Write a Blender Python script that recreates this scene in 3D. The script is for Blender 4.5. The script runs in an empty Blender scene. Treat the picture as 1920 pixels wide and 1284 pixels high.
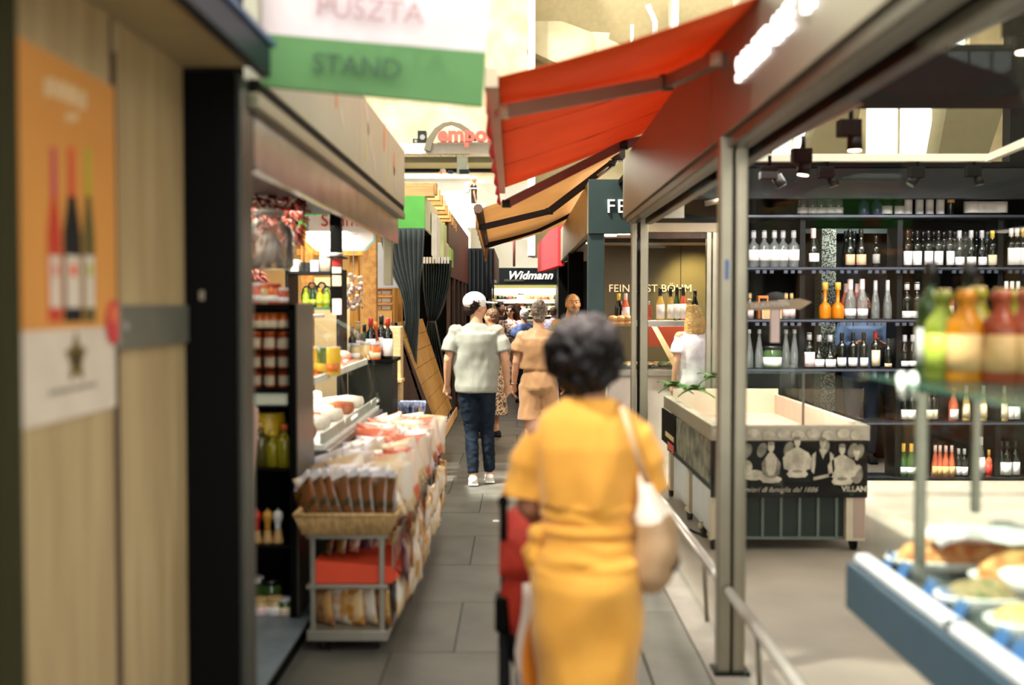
import bpy, bmesh, math, random
from math import sin, cos, pi, radians as R
from mathutils import Vector, Matrix, noise
random.seed(7)
SC = bpy.context.scene
COL = SC.collection

# ---------------------------------------------------------------- camera
F_PX, VPX, VPY, EYE = 2100.0, 970.0, 572.0, 1.655
cam_d = bpy.data.cameras.new('camera')
cam_d.sensor_width = 36.0
cam_d.lens = F_PX * 36 / 1920
cam_d.clip_start = 0.05
cam_d.clip_end = 300
cam_d.dof.use_dof = True
cam_d.dof.focus_distance = 15.0
cam_d.dof.aperture_fstop = 1.3
cam = bpy.data.objects.new('camera', cam_d)
COL.objects.link(cam)
cam.location = (0, 0, EYE)
cam.rotation_euler = (pi / 2 - math.atan((642 - VPY) / F_PX), 0, math.atan((VPX - 960) / F_PX))
SC.camera = cam
_CM = cam.rotation_euler.to_matrix()

# ---------------------------------------------------------------- world, sun, exposure
SC.view_settings.view_transform = 'Standard'
SC.view_settings.look = 'None'
SC.view_settings.gamma = 1
SC.view_settings.exposure = 0.28
SC.view_settings.use_curve_mapping = False
SC.cycles.use_denoising = True
SC.cycles.max_bounces = 7
SC.cycles.transparent_max_bounces = 24
SC.cycles.caustics_reflective = False
SC.cycles.caustics_refractive = False
SC.cycles.sample_clamp_indirect = 6

wd = bpy.data.worlds.new('hall daylight')
SC.world = wd
wd.use_nodes = True
wn = wd.node_tree
bgn = wn.nodes['Background']
bgn.inputs[0].default_value = (1.0, 0.98, 0.93, 1)
bgn.inputs[1].default_value = 2.7

def add_sun():
    l = bpy.data.lights.new('sun', 'SUN')
    l.energy = 15
    l.angle = R(6)
    l.color = (1.0, 0.955, 0.88)
    o = bpy.data.objects.new('sun', l)
    COL.objects.link(o)
    o.rotation_euler = Vector((.50, .28, -1)).to_track_quat('-Z', 'Y').to_euler()
    return o
add_sun()

def area_light(name, loc, size, power, color=(1, .86, .66), rot=(0, 0, 0), sy=None):
    l = bpy.data.lights.new(name, 'AREA')
    l.energy = power
    l.color = color
    l.shape = 'RECTANGLE'
    l.size = size
    l.size_y = sy or size
    o = bpy.data.objects.new(name, l)
    COL.objects.link(o)
    o.location = loc
    o.rotation_euler = rot
    return o

def spot_light(name, loc, target, power, color=(1, .95, .9), ang=50, blend=.6):
    l = bpy.data.lights.new(name, 'SPOT')
    l.energy = power
    l.color = color
    l.spot_size = R(ang)
    l.spot_blend = blend
    l.shadow_soft_size = .05
    o = bpy.data.objects.new(name, l)
    COL.objects.link(o)
    o.location = loc
    o.rotation_euler = (Vector(target) - Vector(loc)).to_track_quat('-Z', 'Y').to_euler()
    return o

# ---------------------------------------------------------------- helpers
def W(px, py, d):
    """point at depth Y=d that the photograph shows at pixel px,py"""
    v = _CM @ Vector(((px - 960) / F_PX, (642 - py) / F_PX, -1.0))
    k = d / v.y
    return Vector((v.x * k, d, EYE + v.z * k))

def X_(px, d):
    return W(px, 572, d).x

def Z_(py, d):
    return W(970, py, d).z

def lin(c):
    def f(u):
        u /= 255.0
        return u / 12.92 if u <= 0.04045 else ((u + 0.055) / 1.055) ** 2.4
    return (f(c[0]), f(c[1]), f(c[2]), 1)

MATS = {}
def mat(name, rgb, rough=.6, metal=0.0, rgb2=None, scale=8.0, stretch=(1, 1, 1), bump=0.0, bscale=40.0,
        emit=0.0, spec=.5, transl=0.0, detail=3.0, sheen=0.0, ramp=(.35, .65)):
    if name in MATS:
        return MATS[name]
    if max(rgb) < 75 and spec == .5 and not metal: spec = .14
    m = bpy.data.materials.new(name)
    m.use_nodes = True
    nt = m.node_tree
    b = nt.nodes['Principled BSDF']
    b.inputs['Roughness'].default_value = rough
    b.inputs['Metallic'].default_value = metal
    b.inputs['Specular IOR Level'].default_value = spec
    b.inputs['Base Color'].default_value = lin(rgb)
    tc = nt.nodes.new('ShaderNodeTexCoord')
    mp = nt.nodes.new('ShaderNodeMapping')
    mp.inputs['Scale'].default_value = stretch
    nt.links.new(tc.outputs['Object'], mp.inputs[0])
    if rgb2 is None:
        rgb2 = tuple(c * .96 for c in rgb)
    nz = nt.nodes.new('ShaderNodeTexNoise')
    nz.inputs['Scale'].default_value = scale
    nz.inputs['Detail'].default_value = detail
    nt.links.new(mp.outputs[0], nz.inputs['Vector'])
    cr = nt.nodes.new('ShaderNodeValToRGB')
    cr.color_ramp.elements[0].position = ramp[0]
    cr.color_ramp.elements[1].position = ramp[1]
    cr.color_ramp.elements[0].color = lin(rgb)
    cr.color_ramp.elements[1].color = lin(rgb2)
    nt.links.new(nz.outputs['Fac'], cr.inputs[0])
    nt.links.new(cr.outputs[0], b.inputs['Base Color'])
    if bump:
        bn = nt.nodes.new('ShaderNodeTexNoise')
        bn.inputs['Scale'].default_value = bscale
        nt.links.new(mp.outputs[0], bn.inputs['Vector'])
        bp = nt.nodes.new('ShaderNodeBump')
        bp.inputs['Strength'].default_value = bump
        bp.inputs['Distance'].default_value = .01
        nt.links.new(bn.outputs['Fac'], bp.inputs['Height'])
        nt.links.new(bp.outputs[0], b.inputs['Normal'])
    if emit:
        b.inputs['Emission Color'].default_value = lin(rgb)
        b.inputs['Emission Strength'].default_value = emit
    if sheen:
        b.inputs['Sheen Weight'].default_value = sheen
    if transl:
        t = nt.nodes.new('ShaderNodeBsdfTranslucent')
        nt.links.new(cr.outputs[0], t.inputs['Color'])
        mx = nt.nodes.new('ShaderNodeMixShader')
        mx.inputs[0].default_value = transl
        nt.links.new(b.outputs[0], mx.inputs[1])
        nt.links.new(t.outputs[0], mx.inputs[2])
        nt.links.new(mx.outputs[0], nt.nodes['Material Output'].inputs['Surface'])
    MATS[name] = m
    return m

def glass(name, tint=(235, 245, 238), refl=.6, dens=0.0, body=(200, 220, 210), rough=.02):
    """thin clear sheet: transparent with fresnel gloss, dens adds a milky body"""
    if name in MATS:
        return MATS[name]
    m = bpy.data.materials.new(name)
    m.use_nodes = True
    nt = m.node_tree
    nt.nodes.remove(nt.nodes['Principled BSDF'])
    tr = nt.nodes.new('ShaderNodeBsdfTransparent')
    tr.inputs[0].default_value = lin(tint)
    gl = nt.nodes.new('ShaderNodeBsdfGlossy')
    gl.inputs['Roughness'].default_value = rough
    gl.inputs['Color'].default_value = (1, 1, 1, 1)
    fr = nt.nodes.new('ShaderNodeFresnel')
    fr.inputs[0].default_value = 1.45
    mu = nt.nodes.new('ShaderNodeMath')
    mu.operation = 'MULTIPLY'
    mu.inputs[1].default_value = refl
    nt.links.new(fr.outputs[0], mu.inputs[0])
    src = tr
    if dens:
        df = nt.nodes.new('ShaderNodeBsdfDiffuse')
        df.inputs[0].default_value = lin(body)
        m0 = nt.nodes.new('ShaderNodeMixShader')
        m0.inputs[0].default_value = dens
        nt.links.new(tr.outputs[0], m0.inputs[1])
        nt.links.new(df.outputs[0], m0.inputs[2])
        src = m0
    mx = nt.nodes.new('ShaderNodeMixShader')
    nt.links.new(mu.outputs[0], mx.inputs[0])
    nt.links.new(src.outputs[0], mx.inputs[1])
    nt.links.new(gl.outputs[0], mx.inputs[2])
    nt.links.new(mx.outputs[0], nt.nodes['Material Output'].inputs['Surface'])
    MATS[name] = m
    return m

def B():
    return bmesh.new()

def box(bm, a, b, bev=0.0, mi=0):
    x0, x1 = sorted((a[0], b[0])); y0, y1 = sorted((a[1], b[1])); z0, z1 = sorted((a[2], b[2]))
    vs = [bm.verts.new(p) for p in ((x0, y0, z0), (x1, y0, z0), (x1, y1, z0), (x0, y1, z0),
                                    (x0, y0, z1), (x1, y0, z1), (x1, y1, z1), (x0, y1, z1))]
    fs = []
    for q in ((3, 2, 1, 0), (4, 5, 6, 7), (0, 1, 5, 4), (1, 2, 6, 5), (2, 3, 7, 6), (3, 0, 4, 7)):
        f = bm.faces.new([vs[i] for i in q]); f.material_index = mi; fs.append(f)
    if bev:
        es = list({e for f in fs for e in f.edges})
        bmesh.ops.bevel(bm, geom=es, offset=bev, segments=2, affect='EDGES', profile=.5)
    return bm

def slab(bm, pts, n, mi=0):
    """polygon pts extruded by vector n"""
    n = Vector(n)
    a = [bm.verts.new(Vector(p)) for p in pts]
    b = [bm.verts.new(Vector(p) + n) for p in pts]
    k = len(pts)
    fs = [bm.faces.new(a[::-1]), bm.faces.new(b)]
    for i in range(k):
        fs.append(bm.faces.new((a[i], a[(i + 1) % k], b[(i + 1) % k], b[i])))
    for f in fs:
        f.material_index = mi
    return bm

def ring_frame(d, up=Vector((0, 0, 1))):
    d = d.normalized()
    if abs(d.dot(up)) > .95:
        up = Vector((0, 1, 0))
    s = d.cross(up).normalized()
    return s, s.cross(d).normalized()

def tube(bm, pts, r, seg=10, cap=True, sq=1.0, mi=0):
    pts = [Vector(p) for p in pts]
    if not isinstance(r, (list, tuple)):
        r = [r] * len(pts)
    rings = []
    s0 = None
    for i, p in enumerate(pts):
        d = pts[min(i + 1, len(pts) - 1)] - pts[max(i - 1, 0)]
        if d.length < 1e-9:
            d = Vector((0, 0, 1))
        s, u = ring_frame(d)
        if s0 is not None and s.dot(s0) < 0:
            s, u = -s, -u
        s0 = s
        rings.append([bm.verts.new(p + s * cos(2 * pi * k / seg) * r[i] + u * sin(2 * pi * k / seg) * r[i] * sq) for k in range(seg)])
    for a, b in zip(rings, rings[1:]):
        for k in range(seg):
            f = bm.faces.new((a[k], a[(k + 1) % seg], b[(k + 1) % seg], b[k])); f.material_index = mi; f.smooth = True
    if cap:
        for q in (rings[0][::-1], rings[-1]):
            f = bm.faces.new(q); f.material_index = mi
    return bm

def loft(bm, rings, seg=24, cap=True, mi=0):
    """rings: (cx, cy, cz, rx, ry) horizontal ellipses"""
    rs = []
    for (cx, cy, cz, rx, ry) in rings:
        rs.append([bm.verts.new((cx + rx * cos(2 * pi * k / seg), cy + ry * sin(2 * pi * k / seg), cz)) for k in range(seg)])
    for a, b in zip(rs, rs[1:]):
        for k in range(seg):
            f = bm.faces.new((a[k], a[(k + 1) % seg], b[(k + 1) % seg], b[k])); f.smooth = True; f.material_index = mi
    if cap:
        for q in (rs[0][::-1], rs[-1]):
            f = bm.faces.new(q); f.material_index = mi
    return bm

def lathe(bm, prof, seg=14, c=(0, 0, 0), mi=0, cap=True):
    return loft(bm, [(c[0], c[1], c[2] + z, max(r, .0004), max(r, .0004)) for r, z in prof], seg, cap, mi)

def ball(bm, c, r, u=14, v=9, mi=0, rot=None):
    if not isinstance(r, (list, tuple)):
        r = (r, r, r)
    c = Vector(c)
    M = rot or Matrix.Identity(3)
    rows = []
    for j in range(1, v):
        t = pi * j / v
        rows.append([bm.verts.new(c + M @ Vector((r[0] * sin(t) * cos(2 * pi * k / u), r[1] * sin(t) * sin(2 * pi * k / u), r[2] * cos(t)))) for k in range(u)])
    top = bm.verts.new(c + M @ Vector((0, 0, r[2]))); bot = bm.verts.new(c + M @ Vector((0, 0, -r[2])))
    fs = []
    for k in range(u):
        k2 = (k + 1) % u
        fs.append(bm.faces.new((top, rows[0][k], rows[0][k2])))
        fs.append(bm.faces.new((bot, rows[-1][k2], rows[-1][k])))
        for a, b in zip(rows, rows[1:]):
            fs.append(bm.faces.new((a[k], b[k], b[k2], a[k2])))
    for f in fs:
        f.smooth = True; f.material_index = mi
    return bm

def sheet(bm, P, mi=0, th=0.0):
    """P rows of points -> quad sheet; th gives real thickness along z/normal average"""
    rows = [[bm.verts.new(Vector(p)) for p in row] for row in P]
    fs = []
    for a, b in zip(rows, rows[1:]):
        for k in range(len(a) - 1):
            f = bm.faces.new((a[k], a[k + 1], b[k + 1], b[k])); f.smooth = True; f.material_index = mi; fs.append(f)
    if th:
        bmesh.ops.recalc_face_normals(bm, faces=fs)
        bmesh.ops.solidify(bm, geom=fs, thickness=th)
    return bm

FR = {}
def fr(o):
    return FR.get(o.name, Matrix.Identity(4)) if o else Matrix.Identity(4)

def mesh_of(name, bm, mats, smooth=False, recalc=True):
    if recalc:
        bmesh.ops.recalc_face_normals(bm, faces=bm.faces[:])
    me = bpy.data.meshes.new(name)
    bm.to_mesh(me)
    bm.free()
    for m in (mats if isinstance(mats, (list, tuple)) else [mats]):
        me.materials.append(m)
    if smooth:
        for p in me.polygons:
            p.use_smooth = True
    return me

def put(name, me, parent=None, loc=(0, 0, 0), rot=(0, 0, 0), scale=(1, 1, 1), kind=None, label=None):
    o = bpy.data.objects.new(name, me)
    COL.objects.link(o)
    o.parent = parent
    o.location = loc
    o.rotation_euler = rot
    o.scale = scale
    if kind: o['kind'] = kind
    if label: o['label'] = label
    return o

def part(name, bm, m, parent, smooth=False, w=True, kind=None, label=None, piv=None):
    """mesh part built in world coordinates (w) or in the parent's own frame"""
    me = mesh_of(name, bm, m, smooth)
    M = fr(parent)
    if w:
        me.transform(M.inverted())
    o = put(name, me, parent, kind=kind, label=label)
    FR[o.name] = M.copy()
    return o

def thing(name, label, cat, loc=(0, 0, 0), rotz=0, group=None):
    o = bpy.data.objects.new(name, None)
    COL.objects.link(o)
    o.empty_display_size = .1
    o.location = loc
    o.rotation_euler = (0, 0, rotz)
    o['label'] = label
    o['category'] = cat
    if group: o['group'] = group
    FR[o.name] = Matrix.Translation(Vector(loc)) @ Matrix.Rotation(rotz, 4, 'Z')
    return o

def tag(o, label, cat, group=None, kind=None):
    o['label'] = label
    if cat: o['category'] = cat
    if group: o['group'] = group
    if kind: o['kind'] = kind
    return o

def solo(name, bm, m, label, cat, group=None, smooth=False, base=None):
    """a thing that is one mesh, built in world coordinates, origin moved to its base"""
    me = mesh_of(name, bm, m, smooth)
    if base is None:
        vs = [v.co for v in me.vertices]
        base = Vector((sum(v.x for v in vs) / len(vs), sum(v.y for v in vs) / len(vs), min(v.z for v in vs)))
    base = Vector(base)
    me.transform(Matrix.Translation(-base))
    o = put(name, me, None, loc=base)
    FR[o.name] = Matrix.Translation(base)
    return tag(o, label, cat, group)

def struct(name, bm, m, parent=None, smooth=False, label=None):
    me = mesh_of(name, bm, m, smooth)
    o = put(name, me, parent, label=label)
    FR[o.name] = Matrix.Identity(4)
    if parent is None: o['kind'] = 'structure'
    return o

def dup(root, loc, rotz=0, label=None, group=None, scale=None):
    r = root.copy(); COL.objects.link(r)
    r.location = loc; r.rotation_euler = (0, 0, rotz)
    if scale: r.scale = scale if isinstance(scale, (tuple, list)) else (scale,) * 3
    if label: r['label'] = label
    if group: r['group'] = group
    for ch in list(root.children):
        c = ch.copy(); COL.objects.link(c); c.parent = r
        for g in list(ch.children):
            e = g.copy(); COL.objects.link(e); e.parent = c
    return r

def text_mesh(s, size, depth=.004, shear=0, bold=0.0, space=1.0, align='LEFT', nudge=None):
    cu = bpy.data.curves.new('lettering', 'FONT')
    cu.body = s
    cu.size = size
    cu.extrude = depth
    cu.shear = shear
    cu.offset = bold
    cu.space_character = space
    cu.align_x = align
    cu.resolution_u = 3
    t = bpy.data.objects.new('lettering', cu)
    COL.objects.link(t)
    bpy.context.view_layer.update()
    me = bpy.data.meshes.new_from_object(t.evaluated_get(bpy.context.evaluated_depsgraph_get()))
    bpy.data.objects.remove(t)
    return me

def text(name, s, size, m, parent, loc, rot, **kw):
    """lettering part; loc/rot in world space, parent frame removed"""
    me = text_mesh(s, size, **kw)
    me.materials.clear(); me.materials.append(m)
    from mathutils import Euler
    M = Matrix.Translation(Vector(loc)) @ Euler(rot).to_matrix().to_4x4()
    me.transform(fr(parent).inverted() @ M)
    return put(name, me, parent)

def fuse(bm, voxel=.01, smooth=4, disp=None):
    """union of overlapping closed shapes as one continuous skin; returns a mesh"""
    me = bpy.data.meshes.new('fuse')
    bmesh.ops.recalc_face_normals(bm, faces=bm.faces[:])
    bm.to_mesh(me); bm.free()
    o = bpy.data.objects.new('fuse', me)
    COL.objects.link(o)
    md = o.modifiers.new('r', 'REMESH'); md.mode = 'VOXEL'; md.voxel_size = voxel; md.use_smooth_shade = True
    if smooth:
        sm = o.modifiers.new('s', 'SMOOTH'); sm.iterations = smooth; sm.factor = .5
    bpy.context.view_layer.update()
    out = bpy.data.meshes.new_from_object(o.evaluated_get(bpy.context.evaluated_depsgraph_get()))
    bpy.data.objects.remove(o)
    bpy.data.meshes.remove(me)
    if disp:
        ns = [v.normal.copy() for v in out.vertices]
        for v, n in zip(out.vertices, ns):
            v.co += n * disp(v.co)
    for p in out.polygons:
        p.use_smooth = True
    return out

def fpart(name, bm, m, parent, voxel=.01, smooth=4, disp=None, label=None):
    """fused part in the parent's own frame"""
    me = fuse(bm, voxel, smooth, disp)
    me.materials.clear(); me.materials.append(m)
    return put(name, me, parent, label=label)

ORD = ['first', 'second', 'third', 'fourth', 'fifth', 'sixth', 'seventh', 'eighth', 'ninth', 'tenth', 'eleventh', 'twelfth',
       'thirteenth', 'fourteenth', 'fifteenth', 'sixteenth', 'seventeenth', 'eighteenth', 'nineteenth', 'twentieth']
def ordn(i):
    if i < 20: return ORD[i]
    t = ['twenty', 'thirty', 'forty', 'fifty', 'sixty'][(i + 1) // 10 - 2]
    k = (i + 1) % 10
    return (t[:-1] + 'ieth') if k == 0 else t + '-' + ORD[k - 1]

# ---------------------------------------------------------------- materials
M_floor = mat('aisle slab stone', (98, 96, 88), .42, rgb2=(76, 75, 68), scale=2.5, bump=.15, detail=6)
M_base = mat('dark joint', (55, 54, 50), .9)
M_shopfloor = mat('shop floor pink beige', (160, 147, 134), .5, rgb2=(146, 134, 122), scale=1.6)
M_kerb = mat('pale kerb stone', (142, 134, 124), .6, rgb2=(124, 117, 108), scale=4)
M_plaster = mat('white hall plaster', (248, 246, 240), .9, rgb2=(236, 231, 216), scale=1)
M_cream = mat('cream painted beams', (180, 166, 130), .8, rgb2=(215, 200, 165), scale=1)
M_greyconc = mat('pale grey concrete', (205, 196, 184), .8)
M_black = mat('matt black laminate', (8, 8, 8), .6, spec=.06)
M_blackm = mat('satin black metal', (16, 17, 18), .45)
M_charcoal = mat('charcoal painted metal', (42, 46, 46), .5)
M_dkgreen = mat('dark green grey metal', (44, 56, 55), .5)
M_steel = mat('brushed steel', (176, 172, 162), .3, metal=.9, rgb2=(150, 147, 140), scale=30, stretch=(1, .1, 8))
M_frame = mat('champagne grey aluminium frame', (150, 143, 126), .35, metal=.7)
M_sheetmetal = mat('mirror steel band', (136, 142, 146), .22, metal=.9, rgb2=(96, 102, 106), scale=6)
M_white = mat('white lacquer', (240, 238, 234), .4)
M_whitelabel = mat('white paper label', (245, 240, 238), .7)
M_wood = mat('pale birch veneer', (180, 160, 120), .55, rgb2=(162, 140, 102), scale=6, stretch=(3, 3, .25), bump=.05)
M_timber = mat('orange pine timber', (206, 150, 78), .6, rgb2=(176, 118, 56), scale=5, stretch=(4, .4, 4))
M_timberp = mat('pale pine timber', (222, 180, 122), .6, rgb2=(200, 154, 96), scale=5, stretch=(.4, 4, 4))
M_plank = mat('amber pine boards', (190, 142, 66), .55, rgb2=(158, 112, 46), scale=6, stretch=(4, 4, .4))
M_brown = mat('dark brown stained wood', (82, 58, 42), .6, rgb2=(62, 43, 32), scale=6, stretch=(4, 4, .4))
M_clear = glass('clear window glass', (248, 250, 248), .02)
M_glassg = glass('greenish case glass', (250, 253, 251), .08, .0)
M_glassedge = glass('green glass edge', (150, 190, 175), .8, .25, (120, 165, 150))
# ================================================================ floor of the aisle and shops
bm = B(); box(bm, (-24, -8, -.30), (24, 46, -.012))
floor = struct('floor', bm, M_base)
slab_me = None
def slab_piece(x0, x1, y0, y1, m, top=0.0):
    b_ = B(); box(b_, (x0, y0, -.011), (x1, y1, top), 0)
    return mesh_of('slab', b_, m)
_sm = {}
for j in range(22):
    xs_ = [-1.5, -.9, -.3, .3, .594] if j % 2 else [-1.5, -1.2, -.6, 0, .594]
    for i, (xa_, xb_) in enumerate(zip(xs_, xs_[1:])):
        w_ = round(xb_ - xa_ - .006, 3)
        if w_ not in _sm: _sm[w_] = slab_piece(0, w_, 0, .894, M_floor)
        put('slab', _sm[w_], floor, loc=(xa_, 2.6 + j * .90, -.001 * ((i * 7 + j * 3) % 3)))
me2_ = slab_piece(0, .254, 0, 1.194, M_floor)
for j in range(17):
    put('slab', me2_, floor, loc=(.60, 2.4 + j * 1.2, -.001))
bm = B(); box(bm, (-24, -8, -.011), (-1.5, 46, -.004)); struct('floor_surround', bm, M_floor, floor)
bm = B(); box(bm, (-1.5, 22.4, -.011), (.86, 46, -.004)); struct('floor_surround', bm, M_floor, floor)
bm = B(); box(bm, (-1.5, -8, -.011), (.86, 2.4, -.004)); struct('floor_surround', bm, M_floor, floor)
bm = B(); box(bm, (.862, -2, -.011), (1.02, 11.3, .006)); struct('kerb', bm, M_kerb, floor)
bm = B(); box(bm, (1.022, -8, -.011), (24, 46, -.002)); struct('shop_floor_covering', bm, M_shopfloor, floor)

# ================================================================ the market hall around
def wall_with_holes(y0, y1, x0, x1, z0, z1, holes, bm):
    xs = sorted({x0, x1} | {h[0] for h in holes} | {h[1] for h in holes})
    for a, b in zip(xs, xs[1:]):
        hs = sorted([h for h in holes if h[0] <= a and h[1] >= b], key=lambda h: h[2])
        z = z0
        for h in hs:
            box(bm, (a, y0, z), (b, y1, h[2])); z = h[3]
        box(bm, (a, y0, z), (b, y1, z1))
holes = [(x, x1_, 6.2, 12.6) for x, x1_ in ((4.2, 6.8), (8.8, 11.4), (13.3, 17.2), (18.6, 21.5))] + [(-22 + 5 * k, -19.4 + 5 * k, 8.6, 11.4) for k in range(3)]
bm = B(); wall_with_holes(43, 43.5, -24, 24, 0, 14, holes, bm)
struct('wall_back', bm, M_cream)
for n, h in enumerate(holes):
    bm = B(); box(bm, (h[0], 43.2, h[2]), (h[1], 43.22, h[3]))
    w_ = struct('window_%d' % (n + 1), bm, M_clear)
    bm = B()
    for k in range(1, 3):
        x = h[0] + (h[1] - h[0]) * k / 3
        box(bm, (x - .03, 43.14, h[2]), (x + .03, 43.28, h[3]))
    box(bm, (h[0], 43.14, (h[2] + h[3]) / 2 - .03), (h[1], 43.28, (h[2] + h[3]) / 2 + .03))
    struct('glazing_bar', bm, M_cream, w_)
bm = B(); box(bm, (-24.5, -8, 0), (-24, 43.5, 14)); struct('wall_left', bm, M_plaster)
bm = B(); box(bm, (24, -8, 0), (24.5, 43.5, 14)); struct('wall_right', bm, M_plaster)
# roof: cream vault beams with open glazing between
bm = B(); box(bm, (-24, -8, 14.0), (-21, 43.5, 14.2)); box(bm, (-21, -8, 14.08), (-6.0, 5.0, 14.2)); box(bm, (9, -8, 14.0), (24, 43.5, 14.2))  # middle slab is unseen, added to keep the sun off the near stalls
roof = struct('ceiling', bm, M_cream)
for k in range(8):
    y = -6 + 6.6 * k
    bm = B(); box(bm, (-21, y, 13.6), (9, y + .8, 14.2)); struct('roof_beam', bm, M_cream, roof)
for k in range(7):
    y = -6 + 6.6 * k + .8
    bm = B(); box(bm, (-21, y, 14.05), (9, y + 5.8, 14.07)); struct('roof_glazing', bm, M_clear, roof)

# gallery at the back: white wall, parapet, beam, columns
D = 40.0
def gx(px): return X_(px, D)
def gz(py): return Z_(py, D)
bm = B(); box(bm, (-22, D, 0), (gx(882), D + .4, gz(327)), 0); g_ = struct('wall_gallery_front', bm, M_plaster)
bm = B(); box(bm, (-22, D - .14, gz(336)), (gx(882), D + .5, gz(327)), .02); struct('parapet_coping', bm, M_plaster, g_)
bm = B(); box(bm, (gx(882), D + .9, 0), (20, D + 1.3, gz(338)), 0); struct('wall_stair_front', bm, M_plaster)
bm = B(); box(bm, (-22, D - .1, gz(289)), (7.5, D + .7, gz(269)), 0); struct('gallery_beam', bm, M_greyconc)
bm = B(); box(bm, (-22, D + .7, gz(300)), (7.5, D + 2.8, gz(288)), 0); struct('gallery_soffit', bm, mat('olive grey soffit', (120, 116, 88), .8))
bm = B(); box(bm, (-22, D + 2.5, gz(307)), (7.5, D + 2.7, gz(300)), 0); struct('trim_1', bm, M_black)
bm = B()
for k in range(9):
    x = gx(762) + k * .26
    box(bm, (x, D - .02, gz(293)), (x + .2, D + .1, gz(290)))
struct('soffit_tiles', bm, mat('cream soffit tile', (226, 208, 160), .7))
bm = B(); box(bm, (gx(857), D, gz(330)), (gx(877), D + .5, gz(288)), .02); struct('gallery_column', bm, mat('grey green column', (176, 178, 160), .7))
bm = B()
for a, b in ((763, 800), (845, 858), (905, 935)):
    box(bm, (gx(a), D + 2.6, gz(340)), (gx(b), D + 2.65, gz(322)))
struct('gallery_railing', bm, mat('straw lattice', (200, 178, 120), .8))
# upper right of the hall: bay with soffit, console bracket, pipe and louvre
E = 26.0
def ex(px): return X_(px, E)
def ez(py): return Z_(py, E)
bm = B(); box(bm, (ex(1000), E + 3.2, 2.9), (ex(1420), E + 3.6, 13.4)); bay = struct('wall_bay', bm, mat('cream bay wall', (178, 162, 122), .85))
bm = B(); box(bm, (ex(992), E + 2.2, 2.9), (ex(1006), E + 3.2, 13)); struct('pilaster', bm, M_plaster, bay)
prof = [(ex(992), 6.9), (ex(1185), 6.9)]
bm = B()
pts = [(ex(990), E + 2.4, ez(48)), (ex(1100), E + 2.4, ez(100)), (ex(1215), E + 2.4, ez(64)), (ex(1155), E + 2.4, ez(26)), (ex(1060), E + 2.4, ez(-10)), (ex(990), E + 2.4, ez(-10))]
slab(bm, pts, (0, .7, 0)); struct('soffit_block', bm, M_cream, bay)
pts = [(ex(1155), E + 2.0, ez(22))]
for k in range(9):
    a = pi / 2 - k * pi / 16
    pts.append((ex(1152) + .42 * cos(a), E + 2.0, ez(72) + .42 * sin(a)))
pts += [(ex(1140), E + 2.0, ez(100)), (ex(1120), E + 2.0, ez(20))]
bm = B(); slab(bm, pts, (0, .3, 0)); struct('console_bracket', bm, M_cream, bay)
bm = B(); tube(bm, [(ex(1195), E + 1.4, ez(90)), (ex(1195), E + 1.4, ez(18))], .04); struct('rain_pipe', bm, M_white, bay)
bm = B(); tube(bm, [(ex(1236), E + 1, ez(70)), (ex(1236), E + 1, ez(20)), (ex(1222), E + 1, ez(-12))], .07); struct('rain_pipe', bm, M_white, bay)
bm = B(); box(bm, (ex(1283), E + 2.0, ez(120)), (ex(1293), E + 3, ez(-60))); struct('pilaster', bm, M_plaster, bay)
lv = struct('louvre_frame', box(B(), (ex(1208), E + 3.1, ez(42)), (ex(1226), E + 3.2, ez(30))), M_greyconc, bay)
for k in range(4):
    z = ez(41 - k * 3)
    struct('louvre_slat', box(B(), (ex(1209), E + 3.05, z), (ex(1225), E + 3.12, z + .018)), M_charcoal, lv)
# balcony with railing behind the tan awning
bm = B(); box(bm, (gx(940), D - 1.2, gz(452)), (gx(1180), D - .9, gz(440)))
rb = struct('balcony_edge', bm, M_plaster)
for k in range(26):
    x = gx(952) + k * .17
    struct('baluster', box(B(), (x, D - 1.12, gz(440)), (x + .035, D - 1.08, gz(414))), mat('pale gilt iron', (196, 178, 130), .5), rb)
struct('handrail', box(B(), (gx(950), D - 1.15, gz(414)), (gx(1180), D - 1.05, gz(410))), mat('pale gilt iron', (196, 178, 130)), rb)

# sign letters and arch over the gallery beam
M_red = mat('coral red acrylic letters', (232, 92, 78), .5)
t = thing('gallery_sign', 'coral red lettering standing on the gallery beam under an arch', 'sign', (gx(822), D - .2, gz(270)))
text('lettering', 'emporio', .74, M_red, t, (gx(823), D - .46, gz(268.5)), (pi / 2, 0, 0), depth=.04, bold=.035, space=1.02)
part('support_bar', box(B(), (gx(822), D - .50, gz(270)), (gx(935), D - .0, gz(268.6))), M_greyconc, t)
pts = []
bm = B()
a0, a1 = Vector((gx(801), D - .3, gz(282))), Vector((gx(890), D - .3, gz(262)))
P0 = [W(a_, b__, D - .37) for a_, b__ in ((801, 282), (806, 262), (818, 243), (832, 233), (846, 230), (862, 235), (876, 245), (890, 264))]
wd_ = [.19, .17, .13, .10, .08, .12, .15, .19]
rows = []
for i, p in enumerate(P0):
    d_ = (P0[min(i + 1, 7)] - P0[max(i - 1, 0)]).normalized()
    n_ = Vector((-d_.z, 0, d_.x)) * wd_[i] / 1.6
    rows.append([p + n_, p - n_, p - n_ + Vector((0, .25, 0)), p + n_ + Vector((0, .25, 0))])
for i in range(7):
    a, b = rows[i], rows[i + 1]
    va = [bm.verts.new(v) for v in a]; vb = [bm.verts.new(v) for v in b]
    for k in range(4):
        bm.faces.new((va[k], va[(k + 1) % 4], vb[(k + 1) % 4], vb[k]))
solo('arch', bm, mat('taupe steel arch', (112, 103, 84), .6), 'taupe steel arch curving over the coral gallery letters', 'sculpture')
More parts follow.
